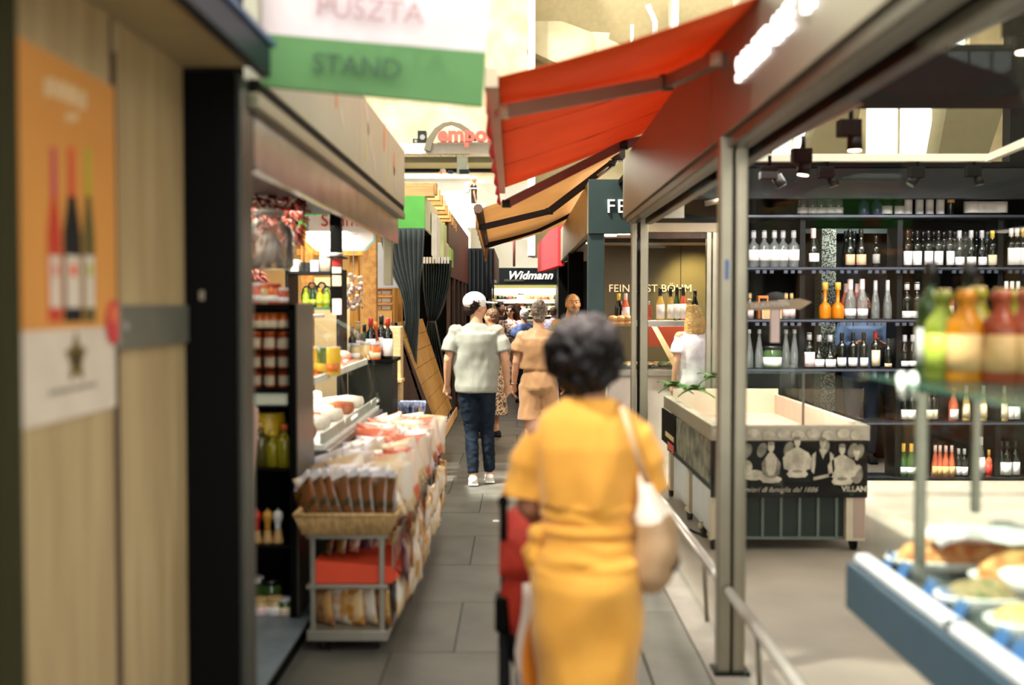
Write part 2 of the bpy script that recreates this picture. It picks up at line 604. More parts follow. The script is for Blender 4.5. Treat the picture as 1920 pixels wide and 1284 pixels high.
for i, (x0, x1, y0, y1, lb) in enumerate(((784, 800, 245, 269, 'larger black loudspeaker on the gallery beam beside the arch'), (775, 784, 260, 269, 'smaller black loudspeaker on the gallery beam left of the larger one'))):
    t = thing('loudspeaker', lb, 'speaker', (gx((x0 + x1) / 2), D + .1, gz(y1)), group='loudspeakers on the gallery beam')
    part('cabinet', box(B(), (gx(x0), D - .05, gz(y1)), (gx(x1), D + .35, gz(y0)), .01), M_charcoal, t)
    c = W((x0 + x1) / 2, (y0 + y1) / 2, D - .06)
    bm = B(); tube(bm, [c, c + Vector((0, .03, 0))], (x1 - x0) * .006, 12); part('cone', bm, M_steel, t)
for i, (px, w_, y0, lb) in enumerate(((846, 5, 320, 'small dark box on the gallery parapet left of the column'), (872, 10, 318, 'wider dark box on the gallery parapet before the column'))):
    solo('box', box(B(), (gx(px - w_ / 1), D - .13, gz(327)), (gx(px + w_ / 1.2), D - .01, gz(y0)), .01), M_charcoal, lb, 'box', 'boxes on the parapet')
# stair balustrade at the walker
bm = B()
st = struct('stair_railing', box(B(), (gx(878), D - .82, gz(358)), (gx(905), D - .78, gz(356.5))), M_plaster)
struct('railing_post', box(B(), (gx(884), D - .82, gz(386)), (gx(885), D - .78, gz(356))), M_plaster, st)
struct('stair_ledge', box(B(), (gx(874), D - .8, gz(424)), (gx(912), D - .02, gz(419)), .01), M_plaster, st)
struct('gallery_floor', box(B(), (-22, D + .5, gz(396)), (gx(882), D + 2.4, gz(392))), M_greyconc)
struct('stair_parapet', box(B(), (gx(868), D - .90, gz(430)), (gx(912), D - .82, gz(386)), .01), M_plaster, st)

# ================================================================ left: wooden stall wall close to the camera
AX = -1.03
t_wall = struct('wall_left_stall', box(B(), (AX - .08, -.4, 0), (AX - .005, 3.46, 2.40)), M_brown)
for (y0, y1) in ((1.10, 2.84), (2.88, 3.458)):
    struct('panel', box(B(), (AX - .02, y0, .02), (AX + .003, y1, 2.385), .003), M_wood, t_wall)
struct('panel', box(B(), (AX - .02, -.4, .02), (AX + .003, 1.09, 2.385), .003), M_wood, t_wall)
struct('seam_strip', box(B(), (AX - .03, 2.845, 0), (AX + .006, 2.878, 2.30), .002), M_brown, t_wall)
# edge post at the left border and wall strap
ypx = lambda px: AX * -F_PX / (VPX - px)
solo('wall_edging', box(B(), (AX, ypx(-30), 0), (AX + .03, ypx(10), 2.38)), mat('olive green edging', (48, 48, 28), .6), 'dark olive edging strip beside the wine poster', 'edging')
t = thing('wall_strap', 'grey metal strap across the narrow birch panel beside the black post', 'strap', (AX, 3.1, 1.6))
zt = EYE - (608 - 572) * .0 - .0
part('band', box(B(), (AX + .003, 2.86, 1.540), (AX + .014, 3.46, 1.655), .002), mat('dull grey metal', (128, 128, 116), .45, metal=.5), t)
part('screw', box(B(), (AX + .012, 2.90, 1.59), (AX + .018, 2.92, 1.61), .002), M_steel, t)
# canopy soffit and blue edge
cn = thing('canopy', 'flat beige stall canopy with dark blue rim over the birch wall', 'canopy', (AX, 1.5, 2.37))
part('soffit', box(B(), (-2.2, .2, 2.385), (-.80, 3.46, 2.42)), mat('beige soffit', (170, 156, 120), .6), cn)
part('rim', box(B(), (-.80, .2, 2.36), (-.765, 3.50, 2.455), .006), mat('dark navy rim', (16, 28, 46), .4), cn)
part('rim_cap', box(B(), (-.80, .2, 2.455), (-.752, 3.52, 2.475), .004), mat('blue rim cap', (40, 84, 140), .3), cn)
# black end wall
t = thing('stall_end_wall', 'tall black end wall between the birch stall and the chili stall', 'wall panel', (-.95, 3.5, 0))
part('panel', box(B(), (-1.20, 3.462, 0), (-.868, 3.56, 2.375), .003), M_black, t)
part('edge_profile', box(B(), (-.868, 3.47, 0), (-.852, 3.57, 2.36), .003), mat('dark grey profile', (52, 56, 52), .35, metal=.4), t)
part('latch', box(B(), (-.982, 3.455, 1.67), (-.968, 3.462, 1.70), .001), M_frame, t)

# ---- poster on the birch wall (flat print built as thin shapes)
def py2(px):  # depth on the wall plane for a pixel column
    return -AX * F_PX / (VPX - px)
def pw(px, py, off=.006):
    d = py2(px); v = W(px, py, d); return Vector((AX + off, v.y, v.z))
po = thing('poster', 'orange and white paper poster with three printed wine bottles and a star crest', 'poster', (AX, 2.5, 1.5))
yl, yr = py2(12), py2(214)
zt_, zb_, zm = Z_(52, yl), Z_(812, yl), Z_(600, py2(110))
def pquad(y0, y1, z0, z1, o0, o1): return box(B(), (AX + o0, y0, z0), (AX + o1, y1, z1))
M_pap = mat('poster paper', (214, 202, 186), .6)
M_pora = mat('poster orange print', (216, 152, 74), .6, rgb2=(202, 136, 62), scale=1)
part('paper', pquad(yl, yr, zb_, zt_, .003, .006), M_pap, po)
part('orange_field', pquad(yl + .002, yr - .002, zm - .02, zt_ - .002, .006, .0068), M_pora, po)
def pshape(name, m, poly, o=.0072):
    b_ = B(); slab(b_, [(AX + o, y, z) for y, z in poly], (.0006, 0, 0)); part(name, b_, m, po)
def bottle_print(cx, w, cbody, ccap, clabel, px):
    d = py2(px); k = d / F_PX
    yc = d
    ztop, zb = Z_(275 if px != 158 else 300, d), Z_(603, d)
    h = ztop - zb
    ww = w
    pshape('printed_bottle', cbody, [(yc - ww, zb), (yc + ww, zb), (yc + ww, zb + .5 * h), (yc + ww * .36, zb + .74 * h), (yc + ww * .30, zb + .98 * h), (yc - ww * .30, zb + .98 * h), (yc - ww * .36, zb + .74 * h), (yc - ww, zb + .5 * h)], .0076)
    pshape('printed_capsule', ccap, [(yc - ww * .36, zb + .72 * h), (yc + ww * .36, zb + .72 * h), (yc + ww * .30, ztop), (yc - ww * .30, ztop)], .0082)
    pshape('printed_label', M_pap, [(yc - ww * .8, zb + .08 * h), (yc + ww * .8, zb + .08 * h), (yc + ww * .8, zb + .38 * h), (yc - ww * .8, zb + .38 * h)], .0088)
    pshape('printed_label_mark', clabel, [(yc - ww * .35, zb + .26 * h), (yc + ww * .35, zb + .26 * h), (yc + ww * .35, zb + .33 * h), (yc - ww * .35, zb + .33 * h)], .0094)
bottle_print(0, .037, mat('print red', (196, 58, 36)), mat('print magenta', (196, 50, 96)), mat('print pink', (214, 120, 110)), 96)
bottle_print(0, .052, mat('print black', (34, 34, 34)), mat('print coral', (222, 84, 50)), mat('print coral', (222, 84, 50)), 130)
bottle_print(0, .037, mat('print olive', (92, 82, 34)), mat('print lime', (170, 176, 34)), mat('print lime', (170, 176, 34)), 161)
# heading smudge, crest, dot, text line
for i, (x0, x1, y0, y1) in enumerate(((80, 102, 145, 180), (104, 122, 152, 187), (124, 142, 160, 195), (144, 160, 170, 205), (120, 144, 212, 226))):
    pshape('printed_heading', mat('print cream', (226, 196, 150)), [(py2(x0), Z_(y1, py2(x0))), (py2(x1), Z_(y1, py2(x1))), (py2(x1), Z_(y0, py2(x1))), (py2(x0), Z_(y0, py2(x0)))])
yc, zc = py2(135), Z_(672, py2(135))
star = []
for k in range(10):
    a = pi / 2 + k * pi / 5; r = .065 if k % 2 == 0 else .034
    star.append((yc + r * 1.05 * cos(a), zc + r * sin(a)))
pshape('star_crest', mat('print bronze', (112, 92, 36)), star)
pshape('crest_centre', mat('print black', (34, 34, 34)), [(yc + .02 * cos(k), zc + .022 * sin(k)) for k in range(6)], .0080)
pshape('printed_line', mat('print grey', (150, 140, 126)), [(py2(82), Z_(742, py2(82))), (py2(172), Z_(724, py2(172))), (py2(172), Z_(716, py2(172))), (py2(82), Z_(733, py2(82)))])
st_ = thing('round_sticker', 'round red sticker overlapping the right edge of the poster', 'sticker', (AX + .01, py2(204), Z_(604, py2(204))))
yc, zc = py2(204), Z_(604, py2(204))
b_ = B(); slab(b_, [(AX + .010, yc + .052 * cos(k * pi / 12), zc + .056 * sin(k * pi / 12)) for k in range(24)], (.001, 0, 0)); part('disc', b_, mat('sticker red', (206, 62, 66)), st_)
b_ = B(); slab(b_, [(AX + .0112, yc + .028 * cos(k * pi / 8), zc + .02 + .024 * sin(k * pi / 8)) for k in range(16)], (.0008, 0, 0)); part('centre', b_, mat('sticker orange', (222, 110, 62)), st_)

area_light('gallery_fill', (gx(840), D + 1.8, gz(302)), 5, 260, (1, .9, .76), sy=1)  # unseen lamp added to brighten the gallery behind the parapet
# ================================================================ right shop: facade
FX = .97
shop = thing('wine_shop_front', 'glazed shop front of champagne grey posts and rail right of the aisle', 'shop front', (FX, 6, 0))
def post(x, y, wx, wy, z1=2.40, nm='post'):
    b_ = B(); box(b_, (x - wx / 2, y - wy / 2, 0), (x + wx / 2, y + wy / 2, z1), .006); part(nm, b_, M_frame, shop)
p2x = X_(1360, 5.0)
post(p2x - .004, 5.0, .055, .09); 
part('post_groove', box(B(), (p2x + .024, 4.97, 0), (p2x + .034, 5.03, 2.38)), M_black, shop)
post(p2x + .062, 5.0, .055, .09)
post(X_(1188, 9.5), 9.5, .045, .06)
part('post_groove', box(B(), (X_(1195, 9.5), 9.49, 0), (X_(1197, 9.5) + .02, 9.52, 2.38)), M_black, shop)
post(X_(1207, 9.5), 9.52, .07, .08)
part('foot_plate', box(B(), (p2x - .05, 4.93, .006), (p2x + .11, 5.07, .02), .003), M_blackm, shop)
# header rails
part('header_rail', box(B(), (FX - .045, -.5, 2.345), (FX + .05, 9.52, 2.40), .006), mat('olive grey header rail', (62, 61, 49), .35, metal=.3), shop)
part('end_header', box(B(), (X_(1213, 10.9), 10.90, 2.452), (X_(1400, 11.3), 10.94, 2.93)), mat('grey black header', (26, 27, 26), .5), shop)
part('header_gap', box(B(), (FX - .02, -.5, 2.40), (FX + .12, 9.52, 2.44)), M_black, shop)
part('inner_rail', box(B(), (FX + .10, 1.0, 2.33), (FX + .16, 9.4, 2.42), .004), mat('dark glossy rail', (32, 34, 38), .3), shop)
part('end_rail', box(B(), (X_(1213, 10.9), 10.86, 2.36), (X_(1360, 11.3), 10.95, 2.45), .004), mat('light taupe rail', (190, 170, 140), .5), shop)
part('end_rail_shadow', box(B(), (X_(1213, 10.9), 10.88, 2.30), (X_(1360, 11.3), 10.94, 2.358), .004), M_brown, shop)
post(X_(1328, 10.9), 10.9, .05, .06); post(X_(1341, 10.9), 10.9, .07, .06)
# ground rail
b_ = B(); tube(b_, [(FX - .03, 1.2, .385), (FX - .03, 4.93, .385)], .024, 12); tube(b_, [(FX - .03, 5.07, .385), (FX - .03, 9.4, .385)], .024, 12)
part('guard_rail', b_, mat('polished steel tube', (206, 202, 194), .22, metal=.35), shop)
for y in (1.9, 3.2, 4.5, 5.8, 7.2, 8.6):
    b_ = B(); tube(b_, [(FX + .02, y, 0), (FX, y, .37)], .011, 8); part('rail_bracket', b_, M_frame, shop)
# panes
part('glass_pane', box(B(), (FX + .012, 5.09, .02), (FX + .022, 9.45, 2.345)), M_clear, shop)
part('glass_pane', box(B(), (FX + .012, 1.2, .02), (FX + .022, 4.90, 2.345)), M_clear, shop)
# small blue notice on the post
nt_ = solo('sticker', box(B(), (X_(1359, 4.95), 4.952, Z_(524, 4.95)), (X_(1367, 4.95), 4.9545, Z_(487, 4.95))), mat('sticker blue', (96, 120, 168)), 'small pale blue sticker on the near glazed shop post', 'sticker')
# fascia board
M_fascia = mat('warm grey glossy fascia', (112, 108, 94), .33, metal=.3, rgb2=(108, 104, 90), scale=2)
fa = thing('fascia_board', 'long warm grey sign fascia above the glazed wine shop with glowing letters', 'fascia', (.92, 6, 2.40))
xl = X_(1170, 9.66)
def fp(y0, y1): return box(B(), (xl - .012, y0, 2.40), (xl + .03, y1, 2.90), .004)
for y0, y1 in ((-.5, 2.2), (2.206, 5.28), (5.286, 9.66)):
    part('fascia_panel', fp(y0, y1), M_fascia, fa)
part('end_return', box(B(), (xl + .03, 9.60, 2.40), (X_(1185, 11.0) + .3, 9.655, 2.90)), M_fascia, fa)
M_glow = mat('glowing letter', (255, 240, 235), .5, emit=2.4)
for i, ch in enumerate('SELEZIONE'):
    text('letter', ch, .135, M_glow, fa, (xl - .02, 4.62 - i * .105, 2.565), (pi / 2, 0, -pi / 2), depth=.008, bold=.003)
for i, ch in enumerate('di'):
    text('letter', ch, .135, M_glow, fa, (xl - .02, 3.56 - i * .1, 2.565), (pi / 2, 0, -pi / 2), depth=.008, bold=.003)

# ---- interior shell
wall_y = 11.05
bw = struct('wall_shop_back', box(B(), (X_(1392, wall_y), wall_y + 1.05, 0), (7.2, wall_y + 1.12, 2.95)), M_black)
struct('wall_shop_right', box(B(), (7.1, -1, 0), (7.2, wall_y + 1.05, 2.95)), M_black)
# roof frame of the shop: dark beams leaving an opening
rf = struct('shop_roof_frame', box(B(), (FX + .1, 10.3, Z_(372, 10.3)), (7.1, 10.42, Z_(316, 10.3)), .0), M_blackm)
struct('roof_panel', box(B(), (FX + .1, 10.42, 2.93), (7.1, 12.3, 2.98)), M_black, rf)
struct('roof_beam', box(B(), (FX + .1, 6.6, Z_(182, 6.6)), (7.1, 7.0, Z_(84, 6.6))), M_black, rf)
struct('roof_panel', box(B(), (FX + .25, -.5, 2.93), (7.1, 5.1, 2.98)), M_black, rf)
struct('roof_band', box(B(), (FX + .16, -.5, 2.42), (FX + .19, 10.3, 2.93)), mat('dark grey satin panel', (30, 32, 34), .35, rgb2=(20, 22, 24)), rf)
M_rib = mat('olive tan roof rib', (104, 97, 70), .8)
for pts in ([(1785, 150), (1900, 150), (1840, 330), (1752, 330)], [(1560, 150), (1622, 150), (1592, 330), (1500, 330)], [(1395, 150), (1470, 150), (1440, 330), (1380, 330)]):
    b_ = B(); slab(b_, [W(a, b, 17) for a, b in pts], (0, .5, .1)); struct('roof_rib', b_, M_rib, rf)
struct('roof_panel', box(B(), (X_(1882, 12.5), 12.4, 2.9), (X_(1882, 12.5) + 4, 12.6, 5.2)), M_black, rf)
# lamp track ring
M_track = mat('pale aluminium track', (186, 180, 164), .4)
tr = thing('lamp_track', 'pale rectangular lamp track hanging under the wine shop roof', 'lamp track', (2.6, 8.5, 2.75))
tz = Z_(297, 9.0)
part('track_bar', box(B(), (X_(1400, 9.0), 8.97, tz - .03), (X_(1852, 9.0), 9.03, tz + .03), .004), M_track, tr)
b_ = B(); slab(b_, [W(1846, 291, 9), W(1846, 304, 9), W(1925, 272, 7.6), W(1925, 256, 7.6)], (.05, .02, 0)); part('track_bar', b_, M_track, tr)
b_ = B(); slab(b_, [W(1400, 292, 9), W(1400, 302, 9), W(1620, 196, 5.4), W(1608, 186, 5.4)], (-.03, .02, .0)); part('track_bar', b_, mat('rose aluminium track', (150, 120, 110), .4, metal=.4), tr)
t2 = thing('lamp_track', 'pale lamp bar close under the roof at the upper right edge', 'lamp track', (2.2, 4.6, 2.8))
b_ = B(); slab(b_, [W(1785, 62, 4.8), W(1790, 84, 4.8), W(1925, 18, 4.2), W(1925, -16, 4.2)], (.0, .06, .0)); part('track_bar', b_, mat('bright lamp bar', (214, 214, 220), .3), t2)
# spot lamps
def spotlamp(px, py, d, k, lab, lit=True, tilt=0.0):
    c = W(px, py, d)
    t = thing('spot_lamp', lab, 'lamp', c, 0, 'spot lamps under the wine shop roof')
    s = k
    b_ = B(); box(b_, (-.11 * s, -.06 * s, -.10 * s), (.06 * s, .06 * s, .03 * s), .006); part('gear_box', b_, M_black, t, w=False)
    M_ = Matrix.Rotation(tilt, 3, 'Y')
    b_ = B(); tube(b_, [M_ @ Vector((.02 * s, 0, -.08 * s)), M_ @ Vector((.02 * s, 0, -.20 * s))], [.055 * s, .06 * s], 16); part('lamp_head', b_, M_blackm, t, w=False)
    b_ = B(); tube(b_, [M_ @ Vector((.02 * s, 0, -.195 * s)), M_ @ Vector((.02 * s, 0, -.207 * s))], [.05 * s, .048 * s], 16)
    part('lens', b_, mat('lit lamp lens', (255, 214, 190), emit=9.0) if lit else mat('dark lamp lens', (120, 128, 130), .2), t, w=False)
    b_ = B(); tube(b_, [(-.01 * s, 0, .02 * s), (-.01 * s, 0, .14 * s)], .018 * s, 8); part('stem', b_, M_black, t, w=False)
spotlamp(1598, 232, 6.2, .72, 'lit black spot lamp hanging before the bright roof opening', True)
spotlamp(1508, 285, 7.2, .72, 'lit black spot lamp left of the bright roof opening', True, .15)
spotlamp(1445, 318, 8.0, .70, 'unlit black spot lamp nearest the glazed shop post', False, -.5)
spotlamp(1552, 318, 9.0, .70, 'unlit black spot lamp on the back track above the clear bottles', False, -.3)
spotlamp(1722, 318, 9.0, .68, 'unlit slanted black spot lamp in the middle of the back track', False, .6)
spotlamp(1828, 316, 9.0, .66, 'unlit black spot lamp at the right end of the back track', False, -.2)
spotlamp(1915, 40, 4.6, .62, 'lit grey spot lamp at the upper right edge of the shop', True)
b_ = B(); tube(b_, [W(1322, 382, 8.6), W(1360, 374, 8.6)], .02, 8); solo('coat_hook', b_, M_frame, 'small grey rod fixed behind the glazed shop post', 'rod')

# ---- bottle shelving
SD = 10.75
sx = lambda px: X_(px, SD)
sz = lambda py: Z_(py, SD)
sh = thing('bottle_shelving', 'tall black wall shelving full of bottles at the back of the wine shop', 'shelving', (3.4, SD, 0))
part('back_panel', box(B(), (sx(1684), SD + .28, 0), (7.0, SD + .30, 2.95)), M_black, sh)
part('back_panel', box(B(), (sx(1397), SD + .28, 0), (sx(1502), SD + .30, 2.95)), M_black, sh)
part('back_panel', box(B(), (sx(1502), SD + .28, sz(425)), (sx(1684), SD + .30, 2.95)), M_black, sh)
for px in (1397, 1503, 1685, 1873, 1990):
    part('upright', box(B(), (sx(px) - .025, SD - .02, 0), (sx(px) + .025, SD + .28, 2.9)), M_blackm, sh)
rowy = [404, 501, 598, 690, 789, 893]
M_shelf = mat('dark shelf board', (34, 36, 42), .35)
M_lip = mat('cool steel shelf lip', (74, 78, 92), .3, metal=.4)
for i, py in enumerate(rowy):
    part('shelf_board', box(B(), (sx(1397), SD - .10, sz(py) - .03), (7.0, SD + .28, sz(py) - .001)), M_shelf, sh)
    part('shelf_lip', box(B(), (sx(1397), SD - .106, sz(py) - .022), (7.0, SD - .10, sz(py) - .006)), M_lip, sh)
# hanging glasses rack profile below shelves: small hooks row
for i, py in enumerate(rowy[1:3]):
    for k in range(40):
        px = 1412 + k * 13
        part('shelf_clip', box(B(), (sx(px), SD - .12, sz(py) - .062), (sx(px) + .035, SD - .09, sz(py) - .032)), M_lip, sh) if (k % 4 != 3) else None
# plinth of pale boards under shelving
part('plinth', box(B(), (sx(1397), SD - .2, 0), (7.0, SD - .1, .0 + .01)), M_black, sh)

# ---- bottles
def bmat(name, rgb, rough=.12, spec=.6, transl=0):
    return mat(name, rgb, rough, spec=spec, rgb2=rgb, transl=transl)
BG = {
    'dark': bmat('dark wine glass', (16, 20, 14)),
    'green': bmat('green bottle glass', (52, 78, 40)),
    'clear': glass('clear bottle glass', (206, 214, 214), 1.2, .16, (220, 225, 225), .05),
    'amber': bmat('amber liquor glass', (214, 132, 20), .15, transl=.3),
    'blue': bmat('smoke blue glass', (56, 66, 92)),
    'pinkc': bmat('dark champagne glass', (22, 26, 18)),
    'rose': bmat('rose wine glass', (226, 120, 84), .15, transl=.4),
    'straw': bmat('straw wine glass', (216, 188, 112), .15, transl=.4),
    'lime': bmat('lime soda glass', (150, 160, 62), .15, transl=.45),
    'orange': bmat('orange soda glass', (226, 150, 26), .15, transl=.45),
    'yellow': bmat('yellow soda glass', (186, 172, 52), .15, transl=.45),
    'red': bmat('coral soda glass', (186, 88, 58), .15, transl=.45),
    'oil': bmat('olive oil glass', (150, 140, 30), .15, transl=.3),
    'oliveoil': bmat('dark olive glass', (72, 66, 24), .12),
    'jarred': bmat('red orange preserve glass', (188, 74, 30), .15),
    'jarorange': bmat('orange preserve glass', (220, 110, 40), .15),
    'jarcream': bmat('cream preserve glass', (206, 180, 130), .2),
    'jargreen': bmat('pickle green glass', (70, 100, 44), .15),
    'squirt': bmat('lime green squeeze plastic', (150, 190, 40), .4),
    'squirt2': bmat('yellow squeeze plastic', (232, 190, 40), .4),
    'squirt3': bmat('dark green squeeze plastic', (30, 70, 40), .4),
    'pinktop': bmat('pink plastic', (232, 120, 100), .4),
}
LB = {'white': M_whitelabel, 'cream': mat('cream label', (226, 208, 176), .7), 'tan': mat('tan oval label', (216, 176, 140), .7),
      'yellow': mat('yellow label', (226, 190, 60), .7), 'orange': mat('orange label', (226, 120, 50), .7), 'lime': mat('lime label', (170, 186, 66), .6),
      'sand': mat('sand label', (204, 166, 110), .7), 'pink': mat('pinkish label', (240, 214, 214), .7), 'red': mat('red label', (200, 50, 40), .6), 'grey': mat('grey label', (150, 150, 145), .7)}
CP = {'black': bmat('black capsule', (18, 16, 18), .35), 'white': bmat('white capsule', (236, 230, 226), .4), 'yellow': bmat('yellow capsule', (222, 190, 60), .4),
      'pink': bmat('pale pink foil', (238, 200, 196), .35), 'teal': bmat('teal capsule', (40, 130, 110), .4), 'cork': bmat('cork stopper', (206, 172, 110), .7),
      'silver': bmat('silver capsule', (190, 190, 196), .25), 'gold': bmat('gold capsule', (214, 170, 70), .3), 'red': bmat('red capsule', (180, 40, 34), .4), 'orange': bmat('orange capsule', (226, 110, 40), .4)}
SHAPES = {  # profile (r, z) relative: r in units of max radius, z in units of height
    'bordeaux': ([(.92, 0), (1, .02), (1, .60), (.92, .66), (.5, .73), (.38, .78), (.36, .97), (.42, .975), (.42, 1)], .125),
    'burgundy': ([(.92, 0), (1, .02), (1, .46), (.86, .56), (.52, .70), (.38, .78), (.36, .97), (.42, .975), (.42, 1)], .135),
    'champagne': ([(.92, 0), (1, .02), (1, .44), (.88, .55), (.5, .72), (.36, .84), (.42, .90), (.42, 1)], .145),
    'flute': ([(.92, 0), (1, .02), (1, .36), (.78, .54), (.46, .74), (.36, .84), (.36, .97), (.42, 1)], .115),
    'spirit': ([(.95, 0), (1, .02), (1, .56), (.9, .62), (.42, .70), (.34, .76), (.34, .96), (.5, .965), (.5, 1)], .155),
    'decanter': ([(.9, 0), (1, .03), (1, .30), (.85, .38), (.3, .47), (.26, .90), (.38, .92), (.38, 1)], .17),
    'soda': ([(.93, 0), (1, .015), (1, .58), (.9, .66), (.52, .76), (.44, .82), (.44, .88), (.58, .89), (.56, .94), (.44, 1)], .20),
    'jar': ([(.94, 0), (1, .04), (1, .74), (.86, .82), (.86, .84)], .42),
    'can': ([(.97, 0), (1, .02), (1, .98), (.97, 1)], .40),
}
_bc = {}
def bottle_meshes(shape, gl, lb, cp, lz=(.12, .42), capfrac=.80):
    key = (shape, gl, lb, cp, lz, capfrac)
    if key in _bc: return _bc[key]
    prof, rr = SHAPES[shape]
    b_ = B(); lathe(b_, [(r * rr, z) for r, z in prof], 14); body = mesh_of('bottle', b_, BG[gl])
    lm = cm = None
    if lb:
        b_ = B()
        def rad(z):
            for (r0, z0), (r1, z1) in zip(prof, prof[1:]):
                if z0 <= z <= z1: return r0 + (r1 - r0) * (z - z0) / max(z1 - z0, 1e-6)
            return 1
        n = 9
        rows = []
        for z in [lz[0] + (lz[1] - lz[0]) * k / 2 for k in range(3)]:
            r = rad(z) * rr * 1.025
            rows.append([(r * sin(a), -r * cos(a), z) for a in [-1.25 + 2.5 * k / n for k in range(n + 1)]])
        sheet(b_, rows, th=-.004)
        lm = mesh_of('label', b_, LB[lb])
    if cp:
        b_ = B()
        if shape == 'jar':
            lathe(b_, [(.92 * rr, .84), (.95 * rr, .85), (.95 * rr, .98), (.88 * rr, 1.0)], 14)
        elif shape == 'can':
            lathe(b_, [(.98 * rr, .985), (.98 * rr, 1.005)], 14)
        else:
            lathe(b_, [(.46 * rr, capfrac), (.46 * rr, .99), (.40 * rr, 1.012)], 12)
        cm = mesh_of('cap', b_, CP[cp])
    _bc[key] = (body, lm, cm)
    return _bc[key]

def bottle(loc, h, shape, gl, lb, cp, label, group, name='bottle', cat='bottle', rz=None, lz=(.12, .42), wk=1.0, capfrac=.80):
    body, lm, cm = bottle_meshes(shape, gl, lb, cp, lz, capfrac)
    o = put(name, body, None, loc=loc, rot=(0, 0, random.uniform(-.25, .25) if rz is None else rz), scale=(h * wk, h * wk, h))
    tag(o, label, cat, group)
    if lm: put('label', lm, o)
    if cm: put('lid' if shape in ('jar', 'can') else 'cap', cm, o)
    return o

def row(pxs, shelf_i, hpx, shape, gl, lb, cp, desc, group=None, back=0.0, **kw):
    n = len(pxs)
    names = ['top', 'second', 'third', 'fourth', 'fifth', 'lowest']
    for i, px in enumerate(pxs):
        where = 'on the %s wine shelf' % names[shelf_i]
        lab = ('%s %s from the left %s' % (ordn(i), desc, where)) if n > 1 else '%s %s' % (desc, where)
        d_ = SD + .02 + back + random.uniform(-.015, .015)
        bottle((X_(px, d_), d_, sz(rowy[shelf_i])), hpx / (F_PX / SD), shape, gl, lb, cp, lab, group or ('%ss %s' % (desc, where)), **kw)
# top shelf
row([1503, 1521, 1537, 1554, 1569], 0, 66, 'spirit', 'clear', 'white', 'silver', 'slim clear spirit bottle', lz=(.06, .22))
row([1617, 1642], 0, 62, 'decanter', 'blue', None, 'black', 'smoke blue decanter bottle')
row([1660, 1682], 0, 62, 'decanter', 'dark', 'white', 'white', 'white capped squat bottle', lz=(.04, .28), capfrac=.6)
row([1700, 1721, 1740, 1760], 0, 62, 'bordeaux', 'dark', 'white', 'black', 'bordeaux bottle with tall white label', lz=(.04, .56))
row([1779], 0, 58, 'bordeaux', 'dark', 'sand', 'gold', 'dark bottle with amber shoulder band', lz=(.4, .62))
row([1817, 1834, 1850, 1869], 0, 40, 'can', 'dark', 'white', 'black', 'black tin with white band', name='tin', cat='tin', lz=(.1, .62))
# second shelf
row([1412, 1432, 1451, 1467, 1487], 1, 68, 'spirit', 'clear', 'white', 'silver', 'clear spirit bottle with white label', lz=(.18, .48))
row([1524], 1, 72, 'champagne', 'pinkc', 'white', 'pink', 'champagne bottle with pale pink foil', lz=(.14, .36), capfrac=.66)
row([1585, 1600], 1, 68, 'burgundy', 'dark', None, 'black', 'plain dark bottle behind the others', back=.1)
row([1592, 1613], 1, 70, 'burgundy', 'dark', 'tan', 'black', 'burgundy bottle with oval tan label', lz=(.06, .34))
row([1641], 1, 58, 'bordeaux', 'dark', 'grey', 'black', 'small dark bottle with grey label')
row([1700, 1718, 1739, 1758, 1779], 1, 68, 'bordeaux', 'dark', 'white', 'black', 'red wine bottle with tall white label', lz=(.06, .44))
row([1797, 1819, 1839], 1, 68, 'burgundy', 'dark', 'white', 'silver', 'silver topped burgundy bottle', lz=(.06, .28))
row([1859], 1, 68, 'bordeaux', 'dark', 'cream', 'yellow', 'yellow topped wine bottle', lz=(.06, .34))
row([1709, 1729, 1749, 1768, 1788, 1808, 1829, 1849], 1, 67, 'bordeaux', 'dark', None, 'black', 'rear row wine bottle', back=.12)
row([1894, 1905], 1, 72, 'bordeaux', 'dark', 'white', 'white', 'white topped wine bottle at the right', lz=(.06, .5))
row([1916, 1930], 1, 72, 'bordeaux', 'dark', 'white', 'gold', 'gold topped wine bottle far right', lz=(.06, .5))
# third shelf
row([1406, 1474, 1484], 2, 48, 'spirit', 'clear', 'pink', 'cork', 'small clear bottle with pinkish label', lz=(.1, .6))
row([1547, 1571], 2, 68, 'decanter', 'amber', None, 'gold', 'amber liqueur bottle', wk=1.0)
row([1586, 1607], 2, 66, 'champagne', 'rose', None, 'pink', 'pink foiled sparkling bottle at the rear', back=.1, capfrac=.6)
row([1594, 1616], 2, 74, 'champagne', 'clear', 'white', 'pink', 'sparkling wine bottle with pink foil neck', lz=(.08, .26), capfrac=.55)
row([1641, 1664], 2, 72, 'flute', 'clear', None, 'silver', 'slim clear bottle', capfrac=.62)
row([1700, 1719], 2, 68, 'spirit', 'dark', 'white', 'silver', 'black spirit bottle with white foot label', lz=(.03, .22))
row([1762, 1781], 2, 60, 'bordeaux', 'rose', 'cream', 'black', 'rose bottle behind the soda bottles', back=.05)
row([1848], 2, 62, 'flute', 'dark', 'red', 'black', 'slim dark bottle with red seal', lz=(.05, .12))
row([1886, 1897, 1908], 2, 70, 'bordeaux', 'dark', 'white', 'white', 'white labelled bottle at the right', lz=(.1, .46))
